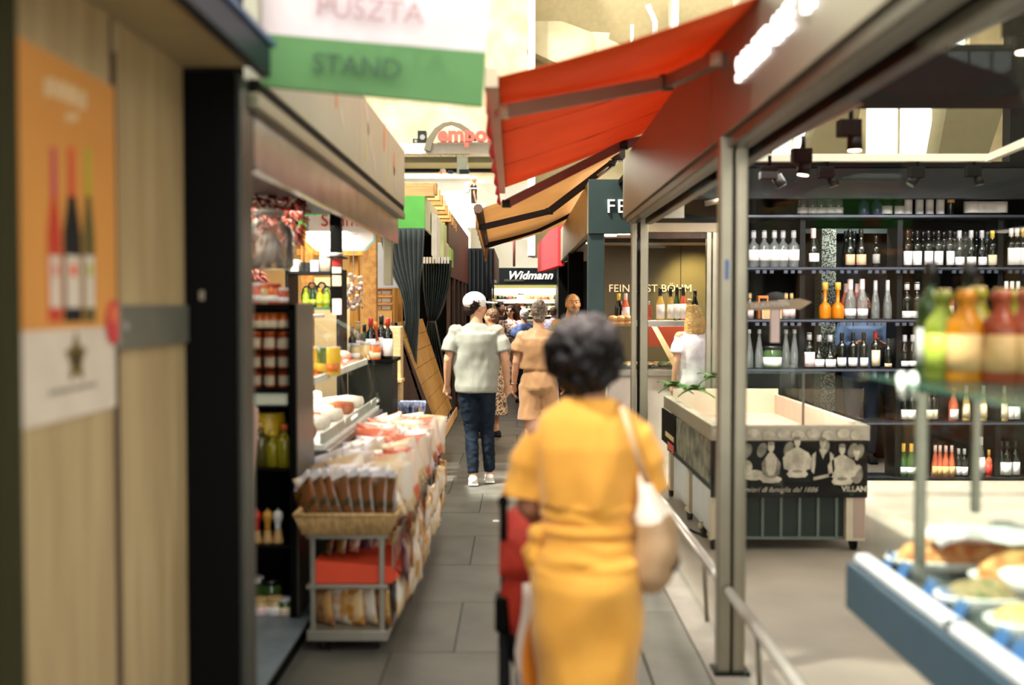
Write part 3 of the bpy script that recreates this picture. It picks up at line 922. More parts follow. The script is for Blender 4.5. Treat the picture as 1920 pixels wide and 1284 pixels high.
# fourth shelf
row([1405, 1424, 1474, 1490], 3, 72, 'flute', 'clear', None, 'silver', 'tall clear glass bottle', capfrac=.9)
row([1449], 3, 42, 'jar', 'green', 'white', 'black', 'green jar with white label', name='jar', cat='jar', lz=(.1, .5))
row([1518], 3, 66, 'spirit', 'dark', 'pink', 'silver', 'dark bottle with hourglass label', lz=(.04, .46))
row([1536, 1557], 3, 62, 'decanter', 'dark', 'white', 'silver', 'dark decanter bottle with white label', lz=(.04, .27))
row([1579, 1600, 1620], 3, 66, 'bordeaux', 'dark', 'white', 'black', 'dark wine bottle with square white label', lz=(.06, .30))
row([1642], 3, 68, 'bordeaux', 'dark', 'cream', 'red', 'red topped bottle with tall cream label', lz=(.06, .5))
row([1666], 3, 56, 'bordeaux', 'dark', 'tan', 'black', 'short dark bottle with brown label', lz=(.04, .16))
row([1697, 1712], 3, 62, 'champagne', 'dark', 'white', 'silver', 'foil necked sparkling bottle', lz=(.06, .22))
row([1760, 1785, 1850, 1880, 1905], 3, 62, 'bordeaux', 'dark', 'white', 'black', 'dark bottle behind the soda rack', lz=(.06, .30))
# fifth shelf
row([1698, 1712], 4, 60, 'bordeaux', 'dark', 'white', 'black', 'red wine bottle with white label', lz=(.06, .36))
row([1745, 1753], 4, 60, 'bordeaux', 'dark', 'cream', 'black', 'red wine bottle with cream label', lz=(.06, .36))
row([1790], 4, 62, 'champagne', 'rose', 'white', 'orange', 'orange topped rose bottle', lz=(.06, .36))
row([1814, 1846, 1885], 4, 66, 'flute', 'straw', 'cream', 'white', 'straw coloured wine bottle', lz=(.1, .5))
row([1897, 1908], 4, 60, 'bordeaux', 'dark', 'white', 'black', 'right hand bottle with white label', lz=(.06, .46))
# lowest shelf
row([1697, 1712], 5, 62, 'champagne', 'green', 'white', 'gold', 'green sparkling bottle with gold neck', lz=(.1, .3), capfrac=.6)
row([1757, 1766, 1777, 1788], 5, 58, 'flute', 'rose', 'sand', 'pink', 'rose coloured flute bottle', lz=(.04, .34))
row([1801, 1812], 5, 52, 'bordeaux', 'dark', 'white', 'silver', 'small bottle with white label', lz=(.06, .36))
row([1843], 5, 74, 'flute', 'clear', 'white', 'white', 'frosted clear bottle', lz=(.1, .5))
row([1858], 5, 50, 'bordeaux', 'rose', 'red', 'gold', 'red labelled rose bottle', lz=(.06, .46))
row([1881, 1892, 1908], 5, 66, 'bordeaux', 'dark', 'white', 'black', 'dark wine bottle with white label', lz=(.06, .42))
# gift boxes on third shelf
for i, (x0, x1, y0, m_, lb_) in enumerate(((1427, 1446, 554, 'orange', 'glowing orange framed gift box on the third shelf'), (1430, 1461, 574, 'tan', 'brown gift carton on the third shelf'), (1464, 1480, 562, 'sand', 'tall beige gift carton on the third shelf'))):
    off = .1 if i == 0 else 0
    t = thing('gift_box', lb_, 'box', (sx((x0 + x1) / 2), SD + .05 + off, sz(598)))
    part('carton', box(B(), (sx(x0), SD + .02 + off, sz(598)), (sx(x1), SD + .12 + off, sz(y0)), .004), LB['tan'] if i else LB['orange'], t)
    part('front_print', box(B(), (sx(x0 + 3), SD + .014 + off, sz(594)), (sx(x1 - 3), SD + .02 + off, sz(y0 + 5)), 0), M_black if i == 0 else LB['sand'], t)
# speckled column behind the open middle bay
b_ = B(); box(b_, (X_(1540, 11.35), 11.35, 0), (X_(1567, 11.35), 11.6, 2.6))
solo('mosaic_column', b_, mat('black white speckle', (36, 40, 38), .5, rgb2=(130, 136, 126), scale=70, detail=2, ramp=(.46, .54)), 'narrow column of black and white speckled mosaic behind the bottle shelves', 'column')

# ---- refrigerated meat display with historic photo print
VX0, VX1, VY0, VY1 = X_(1335, 7.5), X_(1634, 7.5), 7.5, 9.95
ct, cb = Z_(797, 7.5), Z_(826, 7.5)
vc = thing('meat_display_case', 'low open chilled meat counter with a black and white photo apron on castors', 'display case', ((VX0 + VX1) / 2, VY0, 0))
M_cabin = mat('grey beige counter rim', (176, 166, 148), .4, metal=.3)
b_ = B(); t_ = .07
for (a, b) in (((VX0, VY0, cb), (VX1, VY0 + t_, ct)), ((VX0, VY1 - t_, cb), (VX1, VY1, ct)), ((VX0, VY0 + t_, cb), (VX0 + t_, VY1 - t_, ct)), ((VX1 - t_, VY0 + t_, cb), (VX1, VY1 - t_, ct))):
    box(b_, a, b, .004)
part('rim', b_, M_cabin, vc)
M_rosy = mat('rosy well lining', (240, 204, 186), .6)
part('well', box(B(), (VX0 + .06, VY0 + .06, cb - .12), (VX1 - .06, VY1 - .06, cb - .04)), M_rosy, vc)
part('well_wall', box(B(), (VX1 - .10, VY0 + .07, cb - .04), (VX1 - .075, VY1 - .07, ct + .02)), M_rosy, vc)
part('well_back', box(B(), (VX0 + .07, VY1 - .1, cb - .04), (VX1 - .07, VY1 - .075, ct + .07)), mat('cream back lining', (230, 220, 196), .6), vc)
pz1, pz0 = Z_(826, 7.5), Z_(906, 7.5)
part('body', box(B(), (VX0 + .03, VY0 + .03, Z_(930, 7.5)), (VX1 - .03, VY1 - .03, cb - .13)), M_charcoal, vc)
ap = part('photo_apron', box(B(), (VX0 - .001, VY0 - .012, Z_(932, 7.5)), (X_(1629, 7.5), VY0 + .01, cb - .001)), mat('photo print black', (16, 16, 15), .5), vc)
M_ph = mat('photo print cream', (214, 204, 184), .6, rgb2=(160, 150, 134), scale=14, detail=4)
M_ph2 = mat('photo print grey', (150, 142, 126), .6, rgb2=(100, 96, 86), scale=14, detail=4)
def flat(px, py, rx, ry, m=M_ph, o=.0135, n=14, nm='photo_shape', skew=0):
    c = W(px, py, VY0)
    b2 = B(); slab(b2, [(c.x + rx * cos(2 * pi * k / n) / 280 + skew * sin(2 * pi * k / n) / 280, VY0 - o, c.z + ry * sin(2 * pi * k / n) / 280) for k in range(n)], (0, .001, 0))
    return b2
def addshape(b2, px, py, rx, ry, o, n=14, skew=0):
    c = W(px, py, VY0)
    slab(b2, [(c.x + rx * cos(2 * pi * k / n) / 280 + skew * sin(2 * pi * k / n) / 280, VY0 - o, c.z + ry * sin(2 * pi * k / n) / 280) for k in range(n)], (0, .001, 0))
b1, b2, b3 = B(), B(), B()
for k, px in enumerate((1345, 1375, 1412, 1440, 1468, 1495, 1524, 1552, 1580, 1605)):   # hams along the top
    addshape(b1, px, 812 + (k % 2) * 3, 12, 9, .0135)
for k, px in enumerate((1352, 1400, 1428, 1478, 1545, 1610, 1598)):
    addshape(b2, px, 838 + (k * 7) % 9, 9, 14, .0135, skew=3)
people = ((1445, 838, 'apron'), (1494, 828, 'white'), (1542, 830, 'vest'), (1578, 842, 'white'), (1605, 848, 'dark'))
def addpoly(b2, pts, o):
    slab(b2, [(W(a, b, VY0).x, VY0 - o, W(a, b, VY0).z) for a, b in pts], (0, .001, 0))
for px, py, kd in people:
    addshape(b1, px, py, 6, 9, .0142)                    # face
    addshape(b2, px, py - 7, 6.5, 4, .0146)               # hair or cap
    addpoly(b1, [(px - 3, py + 6), (px + 3, py + 6), (px + 3, py + 14), (px - 3, py + 14)], .0140)
    if kd in ('white', 'apron'):
        wd__ = 20 if kd == 'white' else 11
        addpoly(b1, [(px - 5, py + 11), (px + 5, py + 11), (px + wd__, py + 20), (px + wd__ - 3, py + 50), (px + 16, py + 66), (px - 16, py + 66), (px - wd__ + 3, py + 50), (px - wd__, py + 20)], .0139)
        for sg in (-1, 1):
            addpoly(b1 if kd == 'white' else b2, [(px + sg * wd__, py + 19), (px + sg * (wd__ + 7), py + 30), (px + sg * (wd__ + 5), py + 50), (px + sg * 6, py + 56), (px + sg * 5, py + 50), (px + sg * (wd__ - 2), py + 44)], .0143)
        addshape(b1, px, py + 60, 20, 7, .0146); addshape(b2, px, py + 55, 10, 3, .0149)
    elif kd == 'vest':
        addpoly(b1, [(px - 7, py + 12), (px + 7, py + 12), (px, py + 30)], .0142)
        for sg in (-1, 1):
            addpoly(b1, [(px + sg * 13, py + 16), (px + sg * 20, py + 22), (px + sg * 22, py + 52), (px + sg * 17, py + 58), (px + sg * 14, py + 40)], .0139)
        addpoly(b1, [(px - 18, py + 64), (px + 18, py + 56), (px + 18, py + 62), (px - 18, py + 70)], .0143)
    else:
        addshape(b2, px, py + 40, 12, 18, .0139); addpoly(b1, [(px - 30, py + 48), (px - 22, py + 42), (px + 4, py + 22), (px + 10, py + 27), (px - 14, py + 50)], .0142)
addshape(b1, 1412, 890, 22, 10, .0139); addshape(b1, 1400, 874, 10, 12, .0136); addshape(b1, 1368, 885, 20, 12, .0136)
part('photo_highlights', b1, M_ph, vc); part('photo_midtones', b2, M_ph2, vc); b3.free()
c = W(1345, 922, VY0 - .014)
text('slogan_script', 'Salumieri di famiglia dal 1886', .049, M_ph, vc, (W(1372, 923, VY0).x, VY0 - .016, c.z), (pi / 2, 0, 0), shear=.4, depth=.001)
text('maker_lettering', 'VILLANI', .050, M_ph, vc, (W(1577, 921, VY0).x, VY0 - .016, c.z + .004), (pi / 2, 0, 0), depth=.001, bold=.002)
text('maker_accent', '–', .05, mat('print green', (60, 130, 80)), vc, (W(1592, 930, VY0).x, VY0 - .016, c.z - .03), (pi / 2, 0, 0), depth=.001)
# side print, dark pictures on the aisle side
part('side_apron', box(B(), (VX0 - .014, VY0 + .01, Z_(905, 7.5)), (VX0, VY1 - .9, cb - .001)), mat('grey farm photo', (150, 146, 130), .6, rgb2=(60, 62, 52), scale=9, detail=6), vc)
part('side_screen', box(B(), (VX0 - .020, VY1 - .88, Z_(905, 7.5)), (VX0, VY1 - .02, cb - .001), .003), M_black, vc)
part('screen_mark', box(B(), (VX0 - .023, VY1 - .80, .53), (VX0 - .02, VY1 - .30, .57)), mat('print cream', (226, 196, 150)), vc)
part('screen_mark', box(B(), (VX0 - .023, VY1 - .80, .44), (VX0 - .02, VY1 - .45, .50)), M_red, vc)
# open frame below
fz0, fz1 = Z_(1008, 7.5), Z_(932, 7.5)
part('grille_panel', box(B(), (VX0 + .04, VY0 + .06, fz0), (VX1 - .06, VY0 + .08, fz1)), mat('dark green grey grille', (46, 54, 50), .5), vc)
for k in range(8):
    x = VX0 + .1 + k * .125
    part('grille_bar', box(B(), (x, VY0 + .045, fz0), (x + .018, VY0 + .06, fz1)), mat('grey green bar', (92, 104, 96), .4), vc)
part('grille_rail', box(B(), (VX0 + .04, VY0 + .045, fz0 - .02), (VX1 - .16, VY0 + .08, fz0)), mat('grey green bar', (92, 104, 96)), vc)
M_leg = mat('beige panel leg', (206, 192, 168), .5)
for (x, y) in ((VX1 - .155, VY0), (VX0 + .005, VY0 + .01), (VX0 + .005, VY0 + 1.0), (VX0 + .005, VY1 - .4)):
    b_ = B(); box(b_, (x, y, fz0 - .02), (x + .13, y + .10, fz1 + .02), .004)
    part('leg', b_, M_leg, vc)
    if y < VY0 + .005: part('leg_face', box(B(), (x + .05, y - .004, fz0), (x + .125, y, fz1)), mat('rose beige face', (176, 150, 136), .5), vc)
for y in (VY0 + .12, VY0 + 1.12):
    part('side_panel', box(B(), (VX0 + .02, y, fz0), (VX0 + .05, y + .8, fz1 + .02)), mat('pale grey side', (200, 200, 204), .5), vc)
for (x, y) in ((VX1 - .09, VY0 + .05), (VX0 + .03, VY0 + .05), (VX0 + .03, VY0 + .45), (VX0 + .03, VY0 + 1.1), (VX0 + .03, VY1 - .3)):
    b_ = B(); box(b_, (x - .035, y - .03, .10), (x + .035, y + .03, fz0 - .02), .004)
    cst = part('castor', b_, mat('cream castor fork', (196, 186, 150), .4), vc)
    b_ = B(); tube(b_, [(x - .016, y + .01, .055), (x + .016, y + .01, .055)], .055, 16)
    me = mesh_of('wheel', b_, M_black); me.transform(fr(vc).inverted()); put('wheel', me, cst)
# glass around the well
gz0, gz1 = ct, Z_(700, 7.5)
for (a, b) in (((VX0 + .01, VY0 + .03, gz0), (VX1 - .3, VY0 + .038, gz1)), ((VX0 + .03, VY0 + .04, gz0), (VX0 + .038, VY1, gz1)), ((VX1 - .04, VY0 + .04, gz0), (VX1 - .032, VY1, gz1 - .05)), ((VX0 + .03, VY1 - .04, gz0), (VX1 - .03, VY1 - .032, gz1))):
    part('glass_guard', box(B(), a, b), M_glassg, vc)
part('glass_joint', box(B(), (X_(1508, 7.5), VY0 + .026, gz0), (X_(1512, 7.5), VY0 + .042, gz1)), mat('grey joint', (110, 112, 104), .4), vc)
part('glass_top_edge', box(B(), (VX0 + .01, VY0 + .028, gz1), (VX1 - .3, VY0 + .042, gz1 + .008)), M_glassedge, vc)
b_ = B()
pts = [(VX0 - .25, 8.3, .01), (VX0 - .15, 8.6, .01), (VX0 - .02, 8.1, .01), (VX0 + .1, 7.8, .01), (VX0 + .05, 7.56, .03)]
tube(b_, pts, .008, 6); solo('power_cable', b_, M_black, 'thin black cable lying on the shop floor beside the castors', 'cable')
# green leafy decoration on the case far end
M_leaf = mat('fresh green leaf', (92, 140, 60), .5, rgb2=(60, 104, 44))
for i, (px, py, d, lab) in enumerate(((1300, 712, 9.2, 'bunch of green leaves at the far left end of the chilled counter'), (1338, 690, 9.5, 'leafy green bunch before the rear glazed posts'), (1262, 706, 9.6, 'flat green leaves at the far end of the chilled counter'))):
    c = W(px, py, d)
    t = thing('leaf_bunch', lab, 'leaves', (c.x, c.y, c.z - .08))
    for k in range(9):
        a = k * 2.4; l = .13 + .05 * ((k * 3) % 4) / 3
        b_ = B()
        u = Vector((cos(a), sin(a) * .6, .35 + .3 * sin(k))).normalized(); s = u.cross(Vector((0, 0, 1))).normalized()
        rows = []
        for q in range(5):
            f = q / 4; wq = .045 * sin(pi * min(f + .12, 1)) ; p = u * l * f + Vector((0, 0, -.08 * f * f))
            rows.append([p - s * wq, p + Vector((0, 0, .01)), p + s * wq])
        sheet(b_, rows, th=.002); part('leaf', b_, M_leaf, t, w=False)

# ---- near glass counter with pastry trays
CX0 = X_(1590, 3.72); CY1 = 3.72; CY0 = 1.0; ctz = Z_(1050, 3.72); cbz = Z_(1138, 3.72)
nc = thing('deli_counter', 'slate blue glass topped deli counter in the lower right corner', 'counter', (CX0 + .5, 2.6, 0))
M_slate = mat('slate blue enamel', (50, 68, 84), .4)
M_ledge = mat('pearl grey ledge', (206, 204, 212), .35)
part('front_body', box(B(), (CX0, CY0, cbz), (CX0 + .9, CY1, ctz), .008), M_slate, nc)
part('ledge', box(B(), (CX0 + .015, CY0, ctz), (CX0 + .068, CY1 - .04, ctz + .035), .012), M_ledge, nc)
part('ledge_notch', box(B(), (CX0 + .01, 2.86, ctz + .018), (CX0 + .05, 2.885, ctz + .038), .002), M_charcoal, nc)
part('deck', box(B(), (CX0 + .068, CY0, ctz - .001), (CX0 + .9, CY1 - .02, ctz + .012)), mat('dark counter deck', (60, 66, 66), .3), nc)
part('base', box(B(), (CX0 + .22, CY0, 0), (CX0 + .86, CY1 - .30, cbz)), mat('brown counter base', (96, 76, 48), .6), nc)
def up(px, py0, py1, d, w=.014):
    x = X_(px, d)
    part('glass_support', box(B(), (x - w, d - .012, Z_(py1, d)), (x + w, d + .012, Z_(py0, d)), .003), mat('grey steel support', (136, 132, 122), .3, metal=.7), nc)
up(1730, 735, 1085, 3.35, .016)
up(1834, 735, 960, 3.66, .013)
gzs = Z_(712, 3.45)
part('glass_shelf', box(B(), (X_(1712, 3.3), 2.3, gzs - .012), (X_(1712, 3.3) + .62, 3.78, gzs)), glass('glass shelf', (214, 230, 220), .5, .08, (120, 150, 140)), nc)
part('glass_shelf_edge', box(B(), (X_(1712, 3.3) - .004, 2.3, gzs - .012), (X_(1712, 3.3), 3.78, gzs)), M_glassedge, nc)
for px in (1690, 1712):
    c = W(px, 728, 3.35)
    b_ = B(); tube(b_, [c + Vector((0, 0, .035)), c + Vector((.004, 0, -.03))], [.015, .011], 12); ball(b_, c + Vector((0, 0, .035)), .015, 10, 6)
    part('shelf_clamp', b_, M_white, nc)
b_ = B(); rows = []
M_gcount = glass('clear counter glass', (250, 253, 251), .06)
part('front_glass', slab(B(), [(CX0 + .085, CY0, ctz + .03), (CX0 + .085, CY1 - .03, ctz + .03), (X_(1712, 3.3) - .01, CY1 - .03, gzs - .02), (X_(1712, 3.3) - .01, CY0, gzs - .02)], (.006, 0, 0)), M_gcount, nc)
# soda and wine bottles on the glass shelf
gs_ = 'bottles on the glass shelf of the near counter'
for px, pyb_, d, h, sp, gl, lb, cp, lab, cf in (
    (1745, 715, 3.72, .37, 'bordeaux', 'green', 'white', 'black', 'tall green wine bottle at the left end of the glass shelf', .8),
    (1818, 715, 3.76, .37, 'bordeaux', 'green', 'white', 'black', 'tall dark green wine bottle behind the soda bottles', .8),
    (1768, 716, 3.45, .275, 'soda', 'lime', 'lime', 'cork', 'lime green soda bottle on the glass shelf', .88),
    (1810, 722, 3.38, .275, 'soda', 'orange', 'sand', 'cork', 'orange soda bottle on the glass shelf', .88),
    (1833, 722, 3.52, .285, 'soda', 'yellow', 'yellow', 'cork', 'yellow soda bottle right behind the orange one', .88),
    (1878, 728, 3.34, .275, 'soda', 'red', 'sand', 'cork', 'coral red soda bottle on the glass shelf', .88),
    (1903, 724, 3.56, .275, 'soda', 'yellow', 'cream', 'cork', 'yellow soda bottle behind the coral ones', .88),
    (1926, 736, 3.32, .275, 'soda', 'red', 'sand', 'cork', 'coral soda bottle cut by the right picture edge', .88)):
    bottle((X_(px, d), d, gzs), h, sp, gl, lb, cp, lab, gs_, lz=(.12, .52) if sp == 'soda' else (.1, .42), capfrac=cf, rz=-.3)
# trays
M_por = mat('white porcelain', (246, 240, 240), .25)
M_crust = mat('golden baked crust', (176, 92, 36), .7, rgb2=(216, 160, 104), scale=30, bump=.5, bscale=60)
M_crust2 = mat('herbed filling', (166, 132, 100), .7, rgb2=(92, 94, 52), scale=26, bump=.5, bscale=60, detail=5)
M_crust3 = mat('pale crumble', (206, 176, 124), .8, rgb2=(180, 140, 86), scale=40, bump=.5, bscale=80)
M_tagb = mat('blue price tag', (46, 88, 142), .5)
dz = ctz + .012
def tray(px, py, d, rx, ry, lab, mfill, h=.05, bowl=False, rot=0):
    c = W(px, py, d); c.z = dz
    t = thing('serving_dish', lab, 'dish', c, rot, 'porcelain dishes on the deli counter')
    b_ = B(); loft(b_, [(0, 0, 0, rx * .8, ry * .8), (0, 0, .015, rx * .92, ry * .92), (0, 0, .035, rx, ry), (0, 0, .040, rx, ry), (0, 0, .036, rx * .95, ry * .95), (0, 0, .02, rx * .86, ry * .86)], 28)
    part('plate', b_, M_por, t, w=False)
    me = fuse(ball(B(), (0, 0, .03), (rx * .86, ry * .86, h), 26, 14), .008, 2, lambda v: .006 * noise.noise(v * 60))
    me.materials.clear(); me.materials.append(mfill); put('filling', me, t)
    return t
tray(1808, 1030, 3.55, .25, .105, 'long white dish holding golden baked pastry slices', M_crust, .085)
tray(1925, 1020, 3.32, .17, .09, 'white dish of baked pastry near the right picture edge', M_crust, .08)
tray(1860, 1115, 3.10, .16, .08, 'white oval dish with herbed salad filling', M_crust2, .05)
tray(1935, 1170, 2.85, .12, .08, 'white dish of pale crumble in the corner', M_crust3, .045)
# lid / paper wrapping on top
b_ = B(); rows = []
c = W(1860, 985, 3.50)
for i in range(9):
    rows.append([(c.x - .2 + .44 * j / 10, c.y - .10 + .22 * i / 8, dz + .10 + .02 * sin(j * .9 + i) + .03 * sin(pi * j / 10)) for j in range(11)])
sheet(b_, rows, th=.003); solo('paper_cover', b_, mat('white wax paper', (240, 226, 232), .35), 'crinkled white wax paper lying over the baked pastry', 'paper', smooth=True)
c = W(1925, 1080, 3.05)
b_ = B(); loft(b_, [(c.x + .02, c.y, dz + .05, .06, .06), (c.x + .02, c.y, dz + .10, .09, .09), (c.x + .02, c.y, dz + .105, .085, .085), (c.x + .02, c.y, dz + .07, .05, .05)], 20)
solo('bowl', b_, M_por, 'small white bowl above the herbed salad dish', 'bowl')
for i, (px, py, d) in enumerate(((1652, 1040, 3.55), (1672, 1062, 3.42), (1733, 1098, 3.2), (1752, 1118, 3.1), (1776, 1140, 2.98), (1868, 1195, 2.72), (1893, 1214, 2.62), (1912, 1232, 2.55))):
    c = W(px, py, d)
    b_ = B(); slab(b_, [(CX0 + .074, d - .035, dz), (CX0 + .074, d + .035, dz), (CX0 + .100, d + .035, dz + .05), (CX0 + .100, d - .035, dz + .05)], (.003, 0, 0))
    solo('price_tag', b_, M_tagb, '%s blue price tag from the far end along the counter ledge' % ordn(i), 'price tag', 'blue price tags on the counter')
# brown board mirrored in the pane, built here as a solid card
t = thing('reflected_sign', 'brown tilted card with faint lettering, a pane reflection built as a solid sign', 'sign', W(1470, 690, 6.8))
b_ = B(); slab(b_, [W(1398, 582, 6.8), W(1398, 568, 6.8), W(1500, 560, 6.8), W(1522, 566, 6.8), W(1500, 580, 6.8)], (0, .02, 0)); part('card', b_, mat('tan card', (176, 150, 126), .5), t)
part('pole', box(B(), (X_(1446, 6.8), 6.8, Z_(642, 6.8)), (X_(1462, 6.8), 6.83, Z_(580, 6.8))), mat('rosy white post', (232, 206, 206), .5), t)
text('card_lettering', 'DELIKATESSEN', .035, M_whitelabel, t, W(1408, 577, 6.79), (pi / 2, -.06, 0), depth=.001)

# lights of the wine shop
for px, pw_ in ((1440, 28), (1530, 34), (1640, 26), (1740, 40), (1840, 40), (1930, 40)):
    p = W(px, 330, 9.2)
    spot_light('shop_spot', (p.x, 9.2, 2.85), (p.x, SD, 1.5), pw_ * 1.6, (1, .93, .92), 75)
area_light('track_light', (3.2, 6.2, 2.86), .8, 22, (1, .93, .85), sy=3)
area_light('lamp_fill_wall', (3.4, 9.6, 2.85), .3, 10, (1, .9, .86), sy=.3) if False else None
area_light('counter_light', (1.75, 3.1, 2.55), .5, 26, (1, .92, .84), sy=1.6)
area_light('case_light', (1.85, 8.6, 2.6), .6, 60, (1, .86, .78), sy=1.8)

area_light('denim_man_fill', (X_(1617, 11.5), 11.25, 2.7), .5, 55, (1, .95, .9), sy=.3)  # fill added behind the shelves to brighten the denim figure
# ================================================================ projecting sign above the aisle
sg = thing('projecting_sign', 'white and green two line sign projecting over the aisle from the left stall', 'sign', W(700, 100, 3.66))
def sp_(px, py, o=0): return W(px, py, 3.66 + o)
A_, B_, C_, D_ = W(488, -230, 3.66), W(938, -230, 3.70), W(905, 200, 3.70), W(488, 160, 3.66)
G0, G1 = W(488, 62, 3.66), W(911, 98, 3.70)
b_ = B(); slab(b_, [A_, B_, G1, G0], (0, .03, 0)); part('white_field', b_, mat('white sign panel', (214, 202, 206), .6), sg)
b_ = B(); slab(b_, [G0, G1, C_, D_], (0, .03, 0)); part('green_field', b_, mat('green sign panel', (78, 128, 70), .6), sg)
tilt = -math.atan2(36, 420)
text('white_line', 'PUSZTA', .098, mat('faded red brown lettering', (176, 140, 146), .6), sg, W(590, 28, 3.645), (pi / 2, -tilt, 0), depth=.002, space=1.0)
text('green_line', 'STAND', .090, mat('dark green lettering', (44, 78, 52), .6), sg, W(583, 134, 3.645), (pi / 2, -tilt, 0), depth=.002, space=1.0)
b_ = B(); box(b_, (W(480, 0, 3.7).x - .01, 3.66, 2.2 + .3), (W(490, 0, 3.7).x, 3.70, 3.1)); part('hanger', b_, M_frame, sg)

# ================================================================ chili stall: frame and fascia
LX = -.845
M_olive = mat('olive grey aluminium', (150, 148, 124), .35, metal=.6)
cs = thing('chili_stall_front', 'long aluminium framed fascia of the left stall with faint chili pictures', 'stall front', (LX, 6, 0))
part('lower_rail', box(B(), (LX - .02, 3.60, 2.285), (LX + .02, 8.25, 2.335), .004), M_olive, cs)
part('rail_gap', box(B(), (LX - .015, 3.60, 2.335), (LX + .012, 8.25, 2.375)), M_black, cs)
M_fl = mat('pale sage fascia sheet', (168, 166, 146), .36, metal=.1, rgb2=(160, 158, 138), scale=2)
for (y0, y1) in ((3.60, 5.90), (5.906, 7.2), (7.206, 8.25)):
    part('fascia_panel', box(B(), (LX - .03, y0, 2.375), (LX + .018, y1, 2.78), .003), M_fl, cs)
part('near_post', box(B(), (LX - .06, 3.60, 0), (LX - .015, 3.66, 2.33), .004), mat('dark grey profile', (52, 56, 52)), cs)
part('far_post', box(B(), (LX - .13, 8.16, 1.80), (LX - .07, 8.25, 2.28), .004), M_olive, cs)
part('steel_band', box(B(), (LX - .025, 3.67, 2.105), (LX - .014, 8.1, 2.284), 0), M_sheetmetal, cs)
part('band_lip', box(B(), (LX - .045, 3.70, 2.098), (LX - .014, 8.1, 2.105), 0), M_sheetmetal, cs)
# faint chili pictures on the fascia
def leafshape(y, z, l, w, a, m):
    b2 = B(); n = 10; pts = []
    for k in range(n):
        t = k / n * 2 * pi
        u, v = l * cos(t), w * sin(t) * (1 - .3 * cos(t))
        pts.append((LX + .0185, y + u * cos(a) - v * sin(a), z + u * sin(a) + v * cos(a)))
    slab(b2, pts, (.001, 0, 0)); return b2
M_c1, M_c2, M_c3 = mat('faded orange print', (206, 140, 108), .6), mat('faded pale print', (206, 200, 186), .6), mat('faded lemon print', (198, 190, 130), .6)
for (y, z, l, w, a, m) in ((5.15, 2.60, .05, .03, 1.4, M_c1), (5.3, 2.54, .07, .03, -.6, M_c2), (6.2, 2.68, .12, .03, -.8, M_c2), (6.3, 2.58, .12, .03, -.9, M_c2), (6.15, 2.50, .06, .04, 1.2, M_c3), (6.5, 2.46, .10, .03, -.8, M_c2), (7.0, 2.70, .10, .05, 1.3, M_c1), (7.55, 2.60, .08, .05, 1.5, M_c1), (7.6, 2.50, .12, .03, -.9, M_c2), (7.1, 2.44, .08, .04, 1.2, M_c3)):
    part('picture_print', leafshape(y, z, l, w, a, m), m, cs)
# shell: roof, back wall, near partition
s_ = struct('stall_roof', box(B(), (-4.2, 3.57, 2.74), (LX - .035, 8.25, 2.78)), M_black)
struct('roof_extension', box(B(), (-4.2, 8.25, 2.74), (-1.15, 8.75, 2.78)), M_black, s_)
struct('ceiling_board', box(B(), (-4.2, 3.57, 2.30), (-1.28, 8.0, 2.33)), M_black, s_)
struct('wall_stall_back', box(B(), (-4.2, 3.57, 0), (-4.1, 9.0, 2.74)), M_black)
struct('wall_stall_partition', box(B(), (-4.2, 3.57, 0), (-1.21, 3.60, 2.74)), M_black)
sp = thing('hanging_post', 'black steel post hanging inside the chili stall before the white octagonal sign', 'post', (X_(630, 8.0), 8.0, 0))
part('column', box(B(), (X_(621, 8), 7.96, 1.60), (X_(641, 8), 8.04, 2.30), .003), M_black, sp)
for i, (y0, y1, m_) in enumerate(((478, 484, 'cream'), (486, 498, 'red'), (500, 512, 'white'), (516, 536, 'cream'), (560, 590, 'white'))):
    part('price_strip', box(B(), (X_(623, 7.94), 7.945, Z_(y1, 7.94)), (X_(640, 7.94), 7.955, Z_(y0, 7.94)), .001), LB[m_], sp)
# platform floor inside
pf = thing('stall_platform', 'low blue grey plinth floor in front of the black jar rack', 'plinth', (-1.5, 5.2, 0))
part('top_sheet', box(B(), (-4.05, 3.61, .085), (-1.03, 8.1, .105), .003), mat('blue grey worn sheet', (86, 98, 108), .4, rgb2=(112, 122, 128), scale=5, detail=6), pf)
part('body', box(B(), (-4.05, 3.61, 0), (-1.05, 8.1, .085)), M_black, pf)

# ---- jar rack
RD = 5.5
rx = lambda px: X_(px, RD)
rz = lambda py: Z_(py, RD)
rk = thing('jar_rack', 'narrow black open rack of preserves oils and pepper mills', 'rack', (rx(500), RD, .105))
part('side_board', box(B(), (rx(541), RD, .105), (rx(541) + .035, RD + .42, rz(570)), .002), M_black, rk)
part('side_board', box(B(), (rx(370), RD, .105), (rx(370) + .03, RD + .42, rz(570)), .002), M_black, rk)
part('outer_cladding', box(B(), (rx(541) + .035, RD - .01, .105), (rx(541) + .043, RD + .44, rz(570) + .003), .001), mat('dull taupe cladding', (76, 72, 62), .35, metal=.4), rk)
part('back_board', box(B(), (rx(370), RD + .41, .105), (rx(541), RD + .42, rz(570))), M_black, rk)
for py in (582, 660 - 2, 728, 880, 1026, 1168):
    part('shelf', box(B(), (rx(370) + .03, RD + .01, rz(py) - .012), (rx(541), RD + .41, rz(py)), .001), M_black, rk)
part('top_shelf', box(B(), (rx(370), RD, rz(570) - .03), (rx(541) + .035, RD + .42, rz(570)), .002), M_black, rk)
def rjar(px, py, hpx, kind, lb, cp, label, group, d=RD + .12, name='jar', **kw):
    return bottle((X_(px, d), d, Z_(py, d) if py > 60 else py), hpx * d / F_PX, kw.pop('shape', 'jar'), kind, lb, cp, label, group, name=name, cat=name.replace('_', ' '), **kw)
def rshelf(py): return rz(py)
